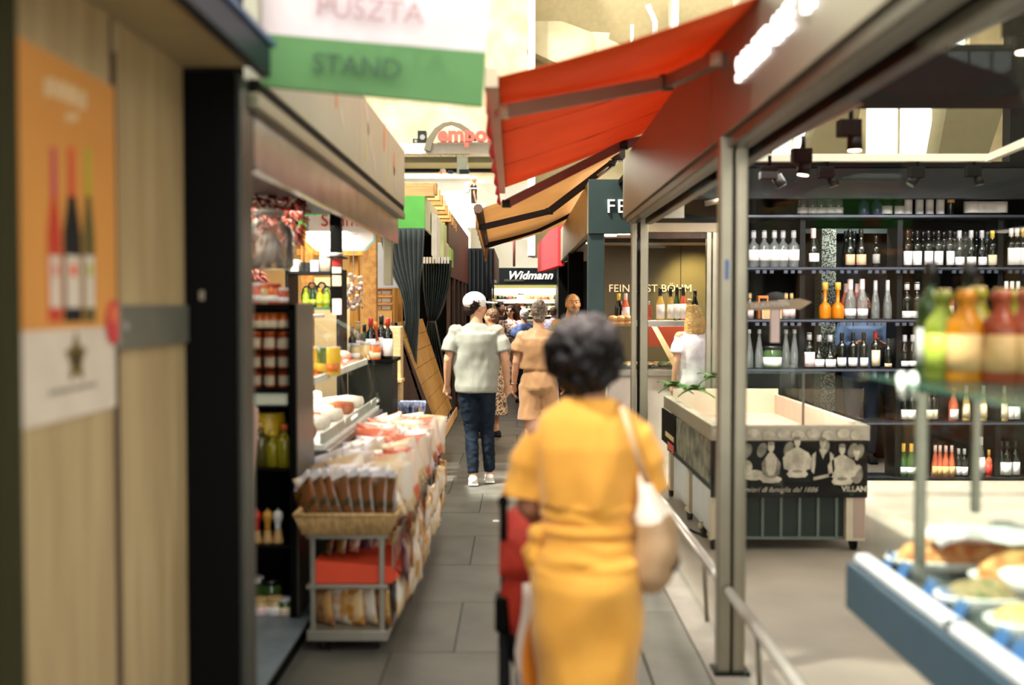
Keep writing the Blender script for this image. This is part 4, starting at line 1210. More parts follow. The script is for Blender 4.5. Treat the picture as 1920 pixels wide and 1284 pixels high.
def onshelf(px, shelf_py, hpx, d, *a, **kw):
    o = rjar(px, shelf_py, hpx, *a, d=d, **kw)
    o.location.z = rz(shelf_py)
    return o
g = 'small jars and bottles on the rack top'
for i, (px, h, kd, cp, lab) in enumerate(((468, 34, 'squirt', 'white', 'green squeeze bottle with white cap at the left of the rack top'), (482, 40, 'pinktop', 'white', 'coral squeeze bottle with pale cap on the rack top'), (498, 36, 'jarcream', 'orange', 'small cream jar with orange lid on the rack top'), (514, 38, 'jarorange', 'red', 'small orange jar with red lid on the rack top'), (530, 30, 'jarred', 'white', 'small red jar with white lid at the right of the rack top'))):
    o = rjar(px, 570, h, kd, 'white', cp, lab, g, d=RD + .1, wk=.9); o.location.z = rz(570)
# row 1: orange tubes
for i, px in enumerate((462, 475, 489, 503, 516)):
    onshelf(px, 658, 66, RD + .1, 'jarorange', 'cream', 'orange', '%s orange topped spice bottle from the left in the upper rack row' % ordn(i), 'orange topped spice bottles', shape='flute', name='bottle', lz=(.05, .4), capfrac=.5) if False else None
for r_, (pyb) in enumerate((612, 656, 694, 727)):
    pass
part('shelf', box(B(), (rx(370) + .03, RD + .01, rz(616) - .01), (rx(541), RD + .41, rz(616)), .001), M_black, rk)
for i, px in enumerate((462, 474, 486, 499, 511, 531)):
    onshelf(px, 616, 30, RD + .08, 'jarorange', 'cream', 'orange', '%s small orange topped jar from the left in the upper rack row' % ordn(i), 'small orange topped jars', wk=.85, lz=(.02, .5))
part('shelf', box(B(), (rx(370) + .03, RD + .01, rz(693) - .01), (rx(541), RD + .41, rz(693)), .001), M_black, rk)
for r_, pyb in enumerate((658, 693, 728)):
    for i, px in enumerate((476, 505, 531)):
        onshelf(px, pyb, 34 if r_ else 36, RD + .10, 'jarred', 'cream', 'orange', '%s red preserve jar from the left in the %s full row of the rack' % (ordn(i), ordn(r_)), 'red preserve jars in the rack', lz=(.1, .66), wk=1.0 if i == 0 else .8)
# white plate & yellow canister
onshelf(500, 880, 96, RD + .22, 'squirt2', 'lime', 'yellow', 'large yellow green oil canister at the back of the rack', 'canisters', shape='can', name='canister', lz=(.1, .5), wk=.9)
b_ = B(); box(b_, (rx(462), RD + .03, rz(762)), (rx(536), RD + .3, rz(738)), .01); solo('egg_carton', b_, mat('mint white carton', (206, 212, 190), .7), 'pale mint carton tucked under the rack jars', 'carton')
struct_ = part('carton_shelf', box(B(), (rx(370) + .03, RD + .01, rz(762) - .01), (rx(541), RD + .41, rz(762)), .001), M_black, rk)
for i, (px, h, kd, cp, lab) in enumerate(((486, 84, 'oliveoil', 'gold', 'dark olive oil bottle with gold cap in the rack'), (509, 66, 'oil', 'yellow', 'yellow capped oil bottle beside the dark oil bottle'), (531, 80, 'oil', 'orange', 'orange capped oil bottle at the right end of the rack shelf'))):
    onshelf(px, 880, h, RD + .10, kd, None, cp, lab, 'oil bottles in the rack', shape='bordeaux', name='bottle', wk=1.7, capfrac=.84)
# pepper mills
for i, (px, c1, lab) in enumerate(((470, (186, 48, 34), 'pepper mill with glossy red head'), (491, (196, 142, 54), 'pepper mill with amber head'), (511, (216, 214, 206), 'pepper mill with white head'))):
    z = rz(1026)
    t = thing('pepper_mill', lab + ' on the lower rack shelf', 'pepper mill', (rx(px), RD + .09, z), group='pepper mills on the rack')
    k = 66 / 382.0
    b_ = B(); lathe(b_, [(.026, 0), (.028, .01), (.024, .03), (.019, .055), (.020, .065)], 16); part('base', b_, mat('beech mill base', (196, 156, 96), .4), t, w=False)
    b_ = B(); lathe(b_, [(.016, .066), (.014, .085), (.017, .105), (.024, .125), (.026, .14), (.022, .158), (.010, .166), (.004, .168)], 16); part('head', b_, mat('mill lacquer %d' % i, c1, .15), t, w=False)
    b_ = B(); ball(b_, (0, 0, .172), .006, 8, 6); part('knob', b_, M_steel, t, w=False)
# lower jars
for i, (px, h, kd, lb, cp, lab) in enumerate(((470, 66, 'jargreen', 'yellow', 'white', 'tall pickle jar with white lid at the left of the lowest rack shelf'), (504, 62, 'jargreen', 'cream', 'black', 'green pickle jar at the back of the lowest rack shelf'))):
    onshelf(px, 1168, h, RD + .22, kd, lb, cp, lab, 'jars on the lowest rack shelf', lz=(.1, .5), wk=.8)
for i, (px, h, kd, lb, cp, lab) in enumerate(((466, 38, 'jargreen', 'yellow', 'silver', 'short yellow labelled jar on the lowest rack shelf'), (484, 40, 'jarcream', 'pink', 'cork', 'short cream jar on the lowest rack shelf'), (511, 42, 'jarcream', 'white', 'cork', 'short pale jar beside the cream one on the lowest rack shelf'), (530, 40, 'jargreen', 'cream', 'silver', 'short green jar at the right of the lowest rack shelf'))):
    onshelf(px, 1168, h, RD + .08, kd, lb, cp, lab, 'short jars on the lowest rack shelf', lz=(.15, .6), wk=.9)
# pale cone before the rack
b_ = B(); c = W(471, 900, 5.1); loft(b_, [(c.x - .0, 5.1, .105, .012, .012), (c.x, 5.1, Z_(900, 5.1), .018, .018), (c.x, 5.1, Z_(790, 5.1), .034, .034), (c.x, 5.1, Z_(768, 5.1), .034, .034), (c.x, 5.1, Z_(758, 5.1), .02, .02)], 16)
solo('display_cone', b_, mat('rosy paper cone', (216, 176, 164), .5), 'slim rosy paper cone with white top standing before the jar rack', 'cone')

# ---- chili strings
M_chili = mat('dried red chili', (112, 32, 20), .3, rgb2=(150, 66, 44), scale=9, spec=.5)
def chili_bunch(px, py0, py1, wpx, d, label):
    top = W(px, py0, d); bot = W(px, py1, d)
    t = thing('chili_string', label, 'dried chilies', top, group='dried chili strings')
    b_ = B(); tube(b_, [(0, 0, -.02), (0, 0, 2.30 - top.z)], .004, 6); part('cord', b_, mat('raffia cord', (190, 160, 110)), t, w=False)
    L = top.z - bot.z; Rr = wpx / 2 * d / F_PX
    b_ = B()
    rnd = random.Random(px)
    for k in range(230):
        f = rnd.random(); a = rnd.random() * 2 * pi
        r = Rr * (.55 + .45 * sin(pi * min(1, .15 + f * .8))) * rnd.uniform(.45, 1)
        c = Vector((r * cos(a), r * sin(a) * .8, -L * f))
        dr = Vector((cos(a) * .6 + rnd.uniform(-.5, .5), sin(a) * .6 + rnd.uniform(-.5, .5), -rnd.uniform(.1, 1))).normalized()
        l = rnd.uniform(.035, .06)
        tube(b_, [c, c + dr * l * .5 + Vector((0, 0, .006)), c + dr * l], [.009, .008, .001], 5, cap=False)
    part('chilies', b_, M_chili, t, w=False, kind='stuff', smooth=True)
chili_bunch(487, 328, 470, 60, 6.6, 'larger string of dried red chilies at the left of the stall')
chili_bunch(547, 352, 455, 50, 6.8, 'smaller string of dried red chilies right of the larger one')
chili_bunch(476, 505, 545, 36, 6.9, 'dark short bunch of dried chilies above the rack')
# glass demijohn of clear bags
M_poly = glass('crinkled clear plastic', (240, 238, 234), 1.2, .14, (226, 220, 214), .12)
c = W(505, 505, 5.75)
t = thing('glass_demijohn', 'large clear glass jar standing high in front of the chili strings', 'jar', (c.x, c.y, c.z))
b_ = B(); lathe(b_, [(.11, 0), (.125, .02), (.125, .17), (.115, .21), (.07, .245), (.065, .27), (.075, .28)], 24); part('vessel', b_, M_poly, t, w=False)
b_ = B(); lathe(b_, [(.075, .28), (.082, .29), (.08, .30), (.02, .315)], 20); part('lid', b_, mat('milky lid', (206, 200, 190), .3), t, w=False)
b_ = B()
for k in range(16):
    a = k * 2.4; tube(b_, [(.07 * cos(a), .07 * sin(a), .01 + .02 * (k % 3)), (.05 * cos(a + .6), .05 * sin(a + .6), .12 + .02 * (k % 4))], .014, 6)
part('contents', b_, mat('pale wrapped sweets', (214, 190, 176), .4, rgb2=(236, 230, 224), scale=20), t, w=False, kind='stuff')
b_ = B(); box(b_, (c.x - .16, 5.6, c.z - .012), (c.x + .16, 5.92, c.z - .001)); 
wb = thing('hanging_shelf', 'small glass shelf hung from the stall roof under the glass jar', 'shelf', (c.x, 5.75, c.z))
part('board', b_, M_glassg, wb)
for dx in (-.15, .15):
    part('rod', tube(B(), [(c.x + dx, 5.9, c.z), (c.x + dx, 5.9, 2.3)], .004, 6), M_blackm, wb)

# ---- deli glass case along the aisle
DY0, DY1, DX0, DX1 = 6.25, 8.72, -2.1, -1.08
dc = thing('deli_case', 'curved glass deli case full of cheese and sausages behind the snack carts', 'display case', (-1.55, 7.6, 0))
part('plinth_body', box(B(), (DX0, DY0, .105), (DX1, DY1, .84), .01), mat('grey green case body', (78, 84, 78), .4), dc)
part('bumper', box(B(), (DX1, DY0, .80), (DX1 + .03, DY1, .845), .008), M_steel, dc)
part('deck', box(B(), (DX0, DY0 + .01, .84), (DX1, DY1, .87), .004), M_white, dc)
part('end_glass', slab(B(), [(DX1, DY0, .87), (DX1 + .01, DY0, 1.15), (DX1 - .10, DY0, 1.45), (DX1 - .30, DY0, 1.56), (DX0, DY0, 1.56), (DX0, DY0, .87)], (0, .008, 0)), M_glassg, dc)
prof = [(DX1, .87), (DX1 + .02, 1.05), (DX1 - .02, 1.28), (DX1 - .12, 1.45), (DX1 - .28, 1.55), (DX1 - .45, 1.565)]
b_ = B(); sheet(b_, [[(x, y, z) for x, z in prof] for y in (DY0 + .01, 7.6)], th=.007); part('curved_glass', b_, M_glassg, dc)
b_ = B(); sheet(b_, [[(x, y, z) for x, z in prof] for y in (7.61, DY1)], th=.007); part('curved_glass', b_, M_glassg, dc)
part('top_board', box(B(), (DX0, DY0, 1.56), (DX1 - .42, DY1, 1.585), .004), mat('white case top', (232, 226, 220), .4), dc)
part('middle_shelf', box(B(), (DX0, DY0 + .02, 1.21), (DX1 - .10, DY1 - .02, 1.225)), M_glassg, dc)
part('shelf_edge', box(B(), (DX1 - .10, DY0 + .02, 1.195), (DX1 - .085, DY1 - .02, 1.24), .003), M_white, dc)
part('price_rail', box(B(), (DX1 - .03, DY0 + .02, .875), (DX1 - .015, DY1 - .02, .935), .003), mat('grey price rail', (176, 178, 172), .4), dc)
part('red_liner', box(B(), (DX1 - .22, DY0 + .3, 1.226), (DX1 - .12, DY1 - .1, 1.234)), mat('coral liner', (216, 84, 72), .5), dc)
M_cheese = mat('pale cheese rind', (236, 222, 176), .5, rgb2=(222, 196, 130), scale=6)
M_cheese2 = mat('white cheese rind', (240, 234, 220), .6)
M_salami = mat('white mould salami', (226, 218, 208), .7, rgb2=(196, 184, 174), scale=20, bump=.2)
M_sausage = mat('smoked sausage', (176, 96, 56), .4, rgb2=(140, 66, 40), scale=12)
M_ham = mat('pink ham', (226, 150, 136), .5, rgb2=(236, 190, 170), scale=10)
rnd = random.Random(4)
# salamis
for i in range(9):
    y = 6.4 + i * .25; x = DX1 - .20 - .1 * (i % 2)
    b_ = B(); l = .17
    tube(b_, [(x - l, y - .06, .915), (x - l * .9, y - .055, .92), (x, y, .93), (x + l * .6, y + .05, .92), (x + l * .68, y + .056, .917)], [.014, .046, .052, .046, .014], 12)
    solo('salami', b_, M_salami if i % 3 else M_sausage, '%s salami from the near end on the deck of the deli case' % ordn(i), 'salami', 'salamis in the deli case', smooth=True)
for i in range(7):
    y = 6.45 + i * .34; x = DX1 - .55
    b_ = B(); lathe(b_, [(.13, 0), (.14, .01), (.145, .06), (.14, .12), (.13, .13)], 22, (x, y, .87))
    solo('round_cheese', b_, M_cheese if i % 2 else M_cheese2, '%s cheese wheel from the near end at the back of the case deck' % ordn(i), 'cheese', 'cheese wheels on the deck')
for i in range(8):
    y = 6.42 + i * .31; x = DX1 - .42
    b_ = B(); slab(b_, [(x - .14, y - .04, 1.226), (x + .12, y - .10, 1.226), (x + .12, y + .08, 1.226)], (0, 0, .07 + .02 * (i % 3)))
    solo('cheese_wedge', b_, M_cheese if i % 3 else M_cheese2, '%s cheese wedge from the near end on the glass shelf of the deli case' % ordn(i), 'cheese', 'cheese wedges on the glass shelf')
for i in range(6):
    y = 6.5 + i * .4; x = DX1 - .7
    b_ = B(); box(b_, (x - .1, y - .08, 1.226), (x + .1, y + .1, 1.36), .012)
    solo('cheese_block', b_, M_cheese2 if i % 2 else M_cheese, '%s tall cheese block from the near end on the glass shelf' % ordn(i), 'cheese', 'tall cheese blocks on the glass shelf')
for i in range(5):
    y = 6.75 + i * .42; x = DX1 - .24
    b_ = B(); ball(b_, (x, y, 1.27), (.07, .09, .045), 14, 8)
    solo('ham_piece', b_, M_ham, '%s pink ham piece from the near end on the red liner' % ordn(i), 'ham', 'ham pieces on the red liner')
for i in range(10):
    y = 6.38 + i * .25; x = DX1 - .35
    b_ = B(); ball(b_, (x, y, .90), (.05, .07, .035), 12, 7); 
    solo('smoked_meat', b_, M_sausage if i % 2 else M_ham, '%s smoked meat piece from the near end behind the salamis' % ordn(i), 'meat', 'smoked meat pieces')
# things on the case top: cans, pineapple tins, cushions
for i, (px, h, kd, lb) in enumerate(((588, 24, 'squirt2', 'yellow'), (605, 24, 'jargreen', 'yellow'), (622, 26, 'squirt2', 'orange'))):
    o = rjar(px, 600, 52, kd, lb, 'silver', '%s yellow and green tin from the left inside the upper deli case' % ordn(i), 'yellow and green tins', d=6.9, shape='can', name='tin', wk=.8)
    o.location.z = 1.226
b_ = B(); tube(b_, [(DX0 + .1, 6.45, 1.62), (DX0 + .5, 6.45, 1.635), (DX1 - .52, 6.5, 1.625)], [.03, .05, .03], 12)
solo('wrapped_loaf', b_, M_white, 'white paper wrapped loaf lying on top of the deli case', 'bread', smooth=True)
for i in range(4):
    o = rjar(574 + i * 13, 578, 36, ['squirt', 'squirt3', 'squirt2', 'squirt'][i], 'lime', ['yellow', 'teal', 'gold', 'teal'][i], ['lime sauce bottle at the left on the rear shelf', 'dark green sauce bottle on the rear shelf', 'yellow sauce bottle on the rear shelf', 'lime sauce bottle beside the black post'][i], 'sauce bottles on the rear shelf', d=8.9, shape='soda', name='bottle')
    o.location.z = Z_(576, 8.9)
# rear shelf unit behind the case
ru = thing('rear_shelf_unit', 'black steel shelf frame with bottles behind the deli case', 'shelving', (-1.6, 9.0, 0))
for z in (Z_(576, 8.9), Z_(510, 8.9), Z_(655, 8.9)):
    part('shelf', box(B(), (X_(545, 8.9), 8.75, z - .02), (X_(640, 8.9), 9.15, z)), M_blackm if z > 1.7 else M_glassedge, ru)
for px in (545, 639):
    part('upright', box(B(), (X_(px, 8.9) - .012, 8.75, 0), (X_(px, 8.9) + .012, 9.15, Z_(505, 8.9))), M_blackm, ru)
for i, (x0, x1, y0, m_, lb_) in enumerate(((545, 562, 487, M_white, 'white box on the black upper shelf of the rear unit'), (566, 582, 492, M_charcoal, 'dark box on the black upper shelf of the rear unit'), (584, 600, 488, mat('lilac paper', (200, 196, 214), .6), 'lilac packet on the black upper shelf of the rear unit'))):
    solo('carton', box(B(), (X_(x0, 8.9), 8.85, Z_(510, 8.9)), (X_(x1, 8.9), 9.0, Z_(y0, 8.9)), .004), m_, lb_, 'carton', 'cartons on the black upper shelf')
b_ = B(); c = W(612, 510, 8.85)
loft(b_, [(c.x, 8.85, c.z, .05, .04), (c.x, 8.85, c.z + .1, .055, .04), (c.x + .0, 8.85, c.z + .2, .05, .03), (c.x, 8.85, c.z + .22, .045, .006)], 16)
solo('paper_bag', b_, mat('cream printed bag', (222, 214, 190), .6), 'tall cream paper bag beside the black post', 'bag', smooth=True)
part('bracket', box(B(), (X_(620, 7.9), 7.72, Z_(482, 7.9) - .012), (X_(650, 7.9), 7.97, Z_(482, 7.9) - .001)), M_blackm, sp)
b_ = B(); c = W(635, 482, 7.9); loft(b_, [(c.x, 7.8, c.z, .03, .05), (c.x, 7.8, c.z + .02, .055, .06), (c.x, 7.8, c.z + .024, .05, .055), (c.x, 7.8, c.z + .01, .03, .03)], 18)
solo('bowl', b_, M_white, 'white bowl with yellow food clamped at the black post', 'bowl')
# tissue dome
b_ = B(); c = W(594, 560, 9.05); 
for k in range(5): ball(b_, (c.x + (k - 2) * .04, 9.06, Z_(576, 8.9) + .09 + .03 * (k % 2)), (.05, .05, .09), 10, 7)
solo('clear_bag', b_, M_poly, 'clear plastic bag bundle behind the sauce bottles', 'bag', smooth=True)
# bottles on the right side of the case: spirits and vinegars at 655..735
g = 'wine and vinegar bottles at the far end of the deli case'
bt = thing('bottle_table', 'dark narrow table carrying wine and vinegar bottles past the deli case', 'table', (X_(700, 9.2), 9.2, 0))
part('top', box(B(), (X_(652, 9.3), 9.12, Z_(672, 9.3) - .03), (X_(742, 9.3), 9.7, Z_(672, 9.3)), .004), M_black, bt)
part('frame', box(B(), (X_(655, 9.3), 9.2, .0), (X_(738, 9.3), 9.6, Z_(672, 9.3) - .03), .004), mat('bottle table panel', (40, 40, 34), .5), bt)
for i, (px, h, sp, gl, lb, cp, lab) in enumerate(((660, 66, 'bordeaux', 'dark', 'white', 'black', 'dark bottle at the left of the bottle table'), (671, 76, 'spirit', 'clear', 'pink', 'cork', 'white labelled clear bottle on the bottle table'), (683, 70, 'bordeaux', 'green', 'cream', 'black', 'green bottle on the bottle table'), (695, 84, 'bordeaux', 'dark', 'white', 'red', 'red capped tall bottle on the bottle table'), (704, 74, 'flute', 'rose', 'pink', 'orange', 'rose flute bottle with orange cap on the bottle table'), (715, 88, 'bordeaux', 'dark', 'white', 'black', 'tallest dark bottle on the bottle table'), (727, 84, 'bordeaux', 'dark', 'white', 'red', 'dark bottle with large white label at the right of the bottle table'))):
    d = 9.2 + .05 * (i % 3)
    bottle((X_(px, d), d, Z_(672, 9.3)), h / 1.1 * d / F_PX, sp, gl, lb, cp, lab, g, lz=(.08, .5))
for i, (px, h, gl, lb) in enumerate(((665, 30, 'jarcream', 'white'), (684, 34, 'jarcream', 'sand'), (698, 32, 'jarorange', 'cream'))):
    bottle((X_(px, 9.05), 9.14, Z_(672, 9.3)), h * 9.05 / F_PX, 'jar', gl, lb, 'silver', ['small cream jar left of the bottles', 'small sand labelled jar before the bottles', 'small orange jar before the bottles'][i] + ' on the bottle table', 'small jars on the bottle table', name='jar', cat='jar')

# ---- snack carts
M_cart = mat('chrome cart tube', (170, 166, 152), .3, metal=.7)
M_wick = mat('wicker rattan', (206, 172, 116), .6, rgb2=(166, 130, 80), scale=60, stretch=(1, 1, .3), bump=.4)
def cart(y0, lab, front=True):
    x0, x1, L = -1.005, -.615, 1.0
    t = thing('snack_cart', lab, 'cart', ((x0 + x1) / 2, y0, 0), group='snack carts')
    zt = .555
    for x in (x0 + .03, x1 - .03):
        for y in (y0 + .02, y0 + L - .06):
            part('post', box(B(), (x - .012, y - .012, .07), (x + .012, y + .012, zt), .003), M_cart, t)
    for z, h in ((.055, .05), (.305, .02), (.545, .02)):
        part('tier', box(B(), (x0, y0, z), (x1, y0 + L - .04, z + h), .004), M_cart, t)
    for x in (x0 + .07, x1 - .06):
        for y in (y0 + .08, y0 + L - .14):
            b_ = B(); tube(b_, [(x - .012, y, .026), (x + .012, y, .026)], .026, 14)
            part('castor', b_, M_charcoal, t)
    # basket: flared woven tray
    b_ = B(); n = 0
    zb, zr = .567, .668
    def rect(o, z): return [(x0 - .01 - o, y0 - .01 - o, z), (x1 + .01 + o, y0 - .01 - o, z), (x1 + .01 + o, y0 + L - .05, z), (x0 - .01 - o, y0 + L - .05, z)]
    a, b, c2, d2 = rect(0, zb), rect(.035, zr), rect(.025, zr), rect(-.008, zb + .01)
    rs = [[b_.verts.new(p) for p in q] for q in (a, b, c2, d2)]
    for u, v in zip(rs, rs[1:]):
        for k in range(4): b_.faces.new((u[k], u[(k + 1) % 4], v[(k + 1) % 4], v[k]))
    b_.faces.new(rs[0][::-1]); b_.faces.new(rs[3])
    bk = part('basket', b_, M_wick, t)
    b_ = B(); pr = rect(.035, zr); tube(b_, pr + [pr[0]], .009, 6); part('basket_rim', b_, M_wick, t)
    b_ = B()
    for k in range(28):      # upright weave ribs on the near and aisle faces
        f = k / 27
        xx = x0 + (x1 - x0) * f
        tube(b_, [(x0 - .01 + (x1 - x0 + .02) * f, y0 - .012, zb), (x0 - .045 + (x1 - x0 + .09) * f, y0 - .047, zr)], .004, 4)
        tube(b_, [(x1 + .012, y0 + L * .95 * f, zb), (x1 + .048, y0 + L * .95 * f, zr)], .004, 4)
    part('weave', b_, M_wick, t, kind='stuff')
    return t
cart_y = (5.28, 6.30, 7.32)
for i, y in enumerate(cart_y):
    cart(y, ['nearest snack cart with wicker basket of sweets bags', 'middle snack cart behind the nearest one', 'farthest snack cart next to the blue crates'][i])
# pillow bags
def bagmesh(nm, m, w=.15, h=.21, t=.04, bend=.0, seed=0):
    b_ = B(); n, k = 8, 8
    front, back = [], []
    for j in range(k + 1):
        v = j / k; fr_, bk_ = [], []
        for i in range(n + 1):
            u = i / n
            s = (sin(pi * u) ** .6) * (sin(pi * min(max((v - .06) / .88, 0), 1)) ** .5)
            wr = .006 * noise.noise(Vector((u * 6, v * 6, seed))) * (1 if 0 < i < n else 0)
            cx = (u - .5) * w * (1 - .06 * sin(pi * v)); cz = v * h
            yb = bend * v * v
            fr_.append(b_.verts.new((cx, yb - t / 2 * s + wr - .0008, cz)))
            bk_.append(b_.verts.new((cx, yb + t / 2 * s + wr + .0008, cz)))
        front.append(fr_); back.append(bk_)
    for A in (front, back):
        for a, b in zip(A, A[1:]):
            for i in range(n): b_.faces.new((a[i], a[i + 1], b[i + 1], b[i])).smooth = True
    for i in (0, n):
        for a, b in zip(range(k), range(1, k + 1)): b_.faces.new((front[a][i], front[b][i], back[b][i], back[a][i]))
    for j in (0, k):
        for i in range(n): b_.faces.new((front[j][i], front[j][i + 1], back[j][i + 1], back[j][i]))
    return mesh_of(nm, b_, m)
def foil(name, a, b, c=None, sc=7):
    m = mat(name, a, .22, rgb2=b, scale=sc, spec=.9, bump=.35, bscale=26, detail=2, ramp=(.44, .52))
    return m
bags = {
 'pasta': bagmesh('snack_bag', foil('bag white gold', (232, 220, 200), (196, 140, 66))),
 'red': bagmesh('snack_bag', foil('bag coral', (222, 116, 84), (240, 220, 200)), seed=2),
 'white': bagmesh('snack_bag', foil('bag white blue', (240, 232, 236), (206, 190, 170)), seed=4),
 'brown': bagmesh('snack_bag', foil('bag brown cookies', (150, 96, 48), (196, 150, 90)), seed=6),
 'green': bagmesh('snack_bag', foil('bag olive mix', (60, 54, 30), (116, 74, 40), sc=18), seed=8),
 'cream': bagmesh('snack_bag', foil('bag cream crackers', (226, 196, 150), (240, 230, 214)), seed=9),
 'purple': bagmesh('snack_bag', foil('bag plum', (84, 44, 70), (150, 110, 110)), seed=11),
 'orange': bagmesh('snack_bag', foil('bag amber crisps', (196, 132, 44), (222, 190, 140)), seed=13),
}
BN = {'pasta': 'white and gold', 'red': 'coral and cream', 'white': 'glossy white', 'brown': 'brown cookie', 'green': 'olive green mixed nut', 'cream': 'cream cracker', 'purple': 'plum coloured', 'orange': 'amber crisps'}
M_clip = mat('white header card', (236, 236, 240), .4)
_hd = mesh_of('header', box(B(), (-.07, -.004, .195), (.07, .004, .225), .001), M_clip)
def bag(kind, loc, rx_, rz_, lab, grp, sc=1.0, head=False, ry_=0.0):
    o = put('snack_bag', bags[kind], None, loc=loc, rot=(rx_, ry_, rz_), scale=(sc, sc, sc))
    tag(o, lab, 'snack bag', grp)
    if head: put('header', _hd, o)
    return o
rnd = random.Random(11)
# first basket: front row of dark nut bags leaning left, white bags behind
def basket_rows(y0, ci):
    cname = ['nearest', 'middle', 'farthest'][ci]
    rows_ = 6
    for r_ in range(rows_):
        y = y0 + .06 + r_ * .155
        n = 8 if r_ == 0 and ci == 0 else 4
        for i in range(n):
            x = -.97 + (.33 * i / (n - 1))
            if ci == 0:
                kd = 'green' if r_ == 0 else ('white' if r_ < 3 and i < 3 else 'cream' if r_ < 4 else 'red' if i > 1 else 'white')
                if r_ == 1 and i == 0: kd = 'pasta'
            elif ci == 1:
                kd = ['white', 'white', 'pasta', 'cream'][i] if r_ < 3 else ['white', 'red', 'red', 'white'][(i + r_) % 4]
            else:
                kd = ['red', 'white', 'red', 'cream'][(i + r_) % 4]
            if r_ == 0 and ci == 0:
                ang, tilt_ = R(-44), R(6)
            else:
                ang, tilt_ = rnd.uniform(-.5, .2), R(-4)
            zz = .58 + (.01 if r_ else 0)
            lab = '%s %s bag, %s from the left in row %s of the %s cart basket' % ('upright', BN[kd], ordn(i), ['one', 'two', 'three', 'four', 'five', 'six'][r_], cname)
            lab = '%s bag %s from left, row %s, %s cart basket' % (BN[kd], ordn(i), ['one', 'two', 'three', 'four', 'five', 'six'][r_], cname)
            bag(kd, (x + (.02 if r_ else .0), y, zz), -tilt_ + rnd.uniform(-.12, .12), ang, lab, 'snack bags in the %s basket' % cname, sc=(rnd.uniform(1.15, 1.4) if r_ or ci else 1.25), head=(r_ == 0 and ci == 0), ry_=(-.66 + .08 * i if r_ == 0 and ci == 0 else rnd.uniform(-.45, .1)))
for ci, y in enumerate(cart_y): basket_rows(y, ci)
# hanging bags along the aisle side
k = 0
for ci, y0 in enumerate(cart_y):
    for j, zz in enumerate((.40, .24)):
        for i in range(6):
            y = y0 + .10 + i * .155
            kd = ['cream', 'brown', 'cream', 'orange', 'cream', 'pasta'][(i + j * 2 + ci) % 6]
            if ci == 0 and i == 0: kd = 'purple' if j == 0 else 'cream'
            bag(kd, (-.555 + rnd.uniform(-.015, .025), y, zz - .08), rnd.uniform(-.1, .1), R(84) + rnd.uniform(-.3, .3), '%s bag hanging %s from near end, %s side row, %s cart' % (BN[kd], ordn(i), ['upper', 'lower'][j], ['nearest', 'middle', 'farthest'][ci]), 'bags hanging on the aisle side of the %s cart' % ['nearest', 'middle', 'farthest'][ci], sc=rnd.uniform(.85, 1.05), ry_=rnd.uniform(-.25, .25))
            k += 1
# side wire grid holding hanging bags
for ci, y0 in enumerate(cart_y):
    b_ = B()
    for z in (.28, .40, .52):
        tube(b_, [(-.595, y0 + .02, z), (-.595, y0 + .96, z)], .003, 5)
    for i in range(7):
        tube(b_, [(-.595, y0 + .05 + i * .15, .12), (-.595, y0 + .05 + i * .15, .54)], .003, 5)
    solo('wire_grid', b_, M_cart, 'wire grid on the aisle side of the %s cart' % ['nearest', 'middle', 'farthest'][ci], 'wire grid', 'wire grids on the carts')
# red box and bags on middle tier, bags on the lowest
for ci, y0 in enumerate(cart_y[:2]):
    cname = ['nearest', 'middle'][ci]
    b_ = B(); slab(b_, [(-.965, y0 + .03, .327), (-.60, y0 + .03, .327), (-.56, y0 + .03, .36), (-.60, y0 + .03, .405), (-.965, y0 + .03, .435)], (0, .8, 0))
    solo('red_box', b_, mat('bright red board', (222, 72, 36), .5), 'bright red display box on the middle tier of the %s cart' % cname, 'box', 'red display boxes')
    for i in range(6):
        kd = ['green', 'brown', 'red', 'purple', 'pasta', 'orange'][i]
        bag(kd, (-.93 + i * .058, y0 + .12 + .05 * i, .437), -.25, R(-50) + .1 * i, '%s bag %s from left behind the red box, %s cart' % (BN[kd], ordn(i), cname), 'bags behind the red box of the %s cart' % cname, sc=.48)
    for i in range(5):
        kd = ['brown', 'pasta', 'orange', 'cream', 'brown'][i]
        bag(kd, (-.93 + i * .068, y0 + .10 + .03 * (i % 2), .107), .15, R(-38) + .12 * (i % 3), '%s bag %s from left on the lowest tier, %s cart' % (BN[kd], ordn(i), cname), 'bags on the lowest tier of the %s cart' % cname, sc=.90)

# ---- timber stall with green fascia
gd = 10.9
gl_ = thing('timber_stall', 'pine timber stall with a bright green fascia and protruding roof planks', 'market stall', (-1.6, 12.5, 0))
M_gf = mat('bright green fascia', (96, 186, 74), .5)
X1 = X_(797, gd)
part('green_fascia', box(B(), (X_(560, gd), gd, Z_(428, gd)), (X1, gd + .03, Z_(367, gd)), .003), M_gf, gl_)
part('green_side', box(B(), (X1 - .02, gd + .03, Z_(428, gd)), (X1, 12.6, Z_(367, gd))), mat('pale sage board', (214, 214, 180), .6), gl_)
part('header_beam', box(B(), (X_(700, gd), gd + .05, Z_(367, gd)), (X_(813, gd), gd + .22, Z_(345, gd)), .006), M_timberp, gl_)
for k in range(11):
    y = gd + .45 + k * .62
    x1 = X_(813, gd) - .012 * k
    part('roof_plank', box(B(), (x1 - 1.6, y, 2.77 + .0 * k), (x1, y + .12, 2.89), .006), M_timberp if k % 2 else M_timber, gl_)
for (px, w_, d) in ((693, .13, 10.7), (664, .10, 12.2), (744, .11, 12.4), (575, .12, 12.0)):
    b_ = B(); box(b_, (X_(px, d) - w_ / 2, d, 0), (X_(px, d) + w_ / 2, d + .12, Z_(400, d)), .006)
    part('timber_post', b_, M_timber if d < 12.1 else M_plank, gl_)
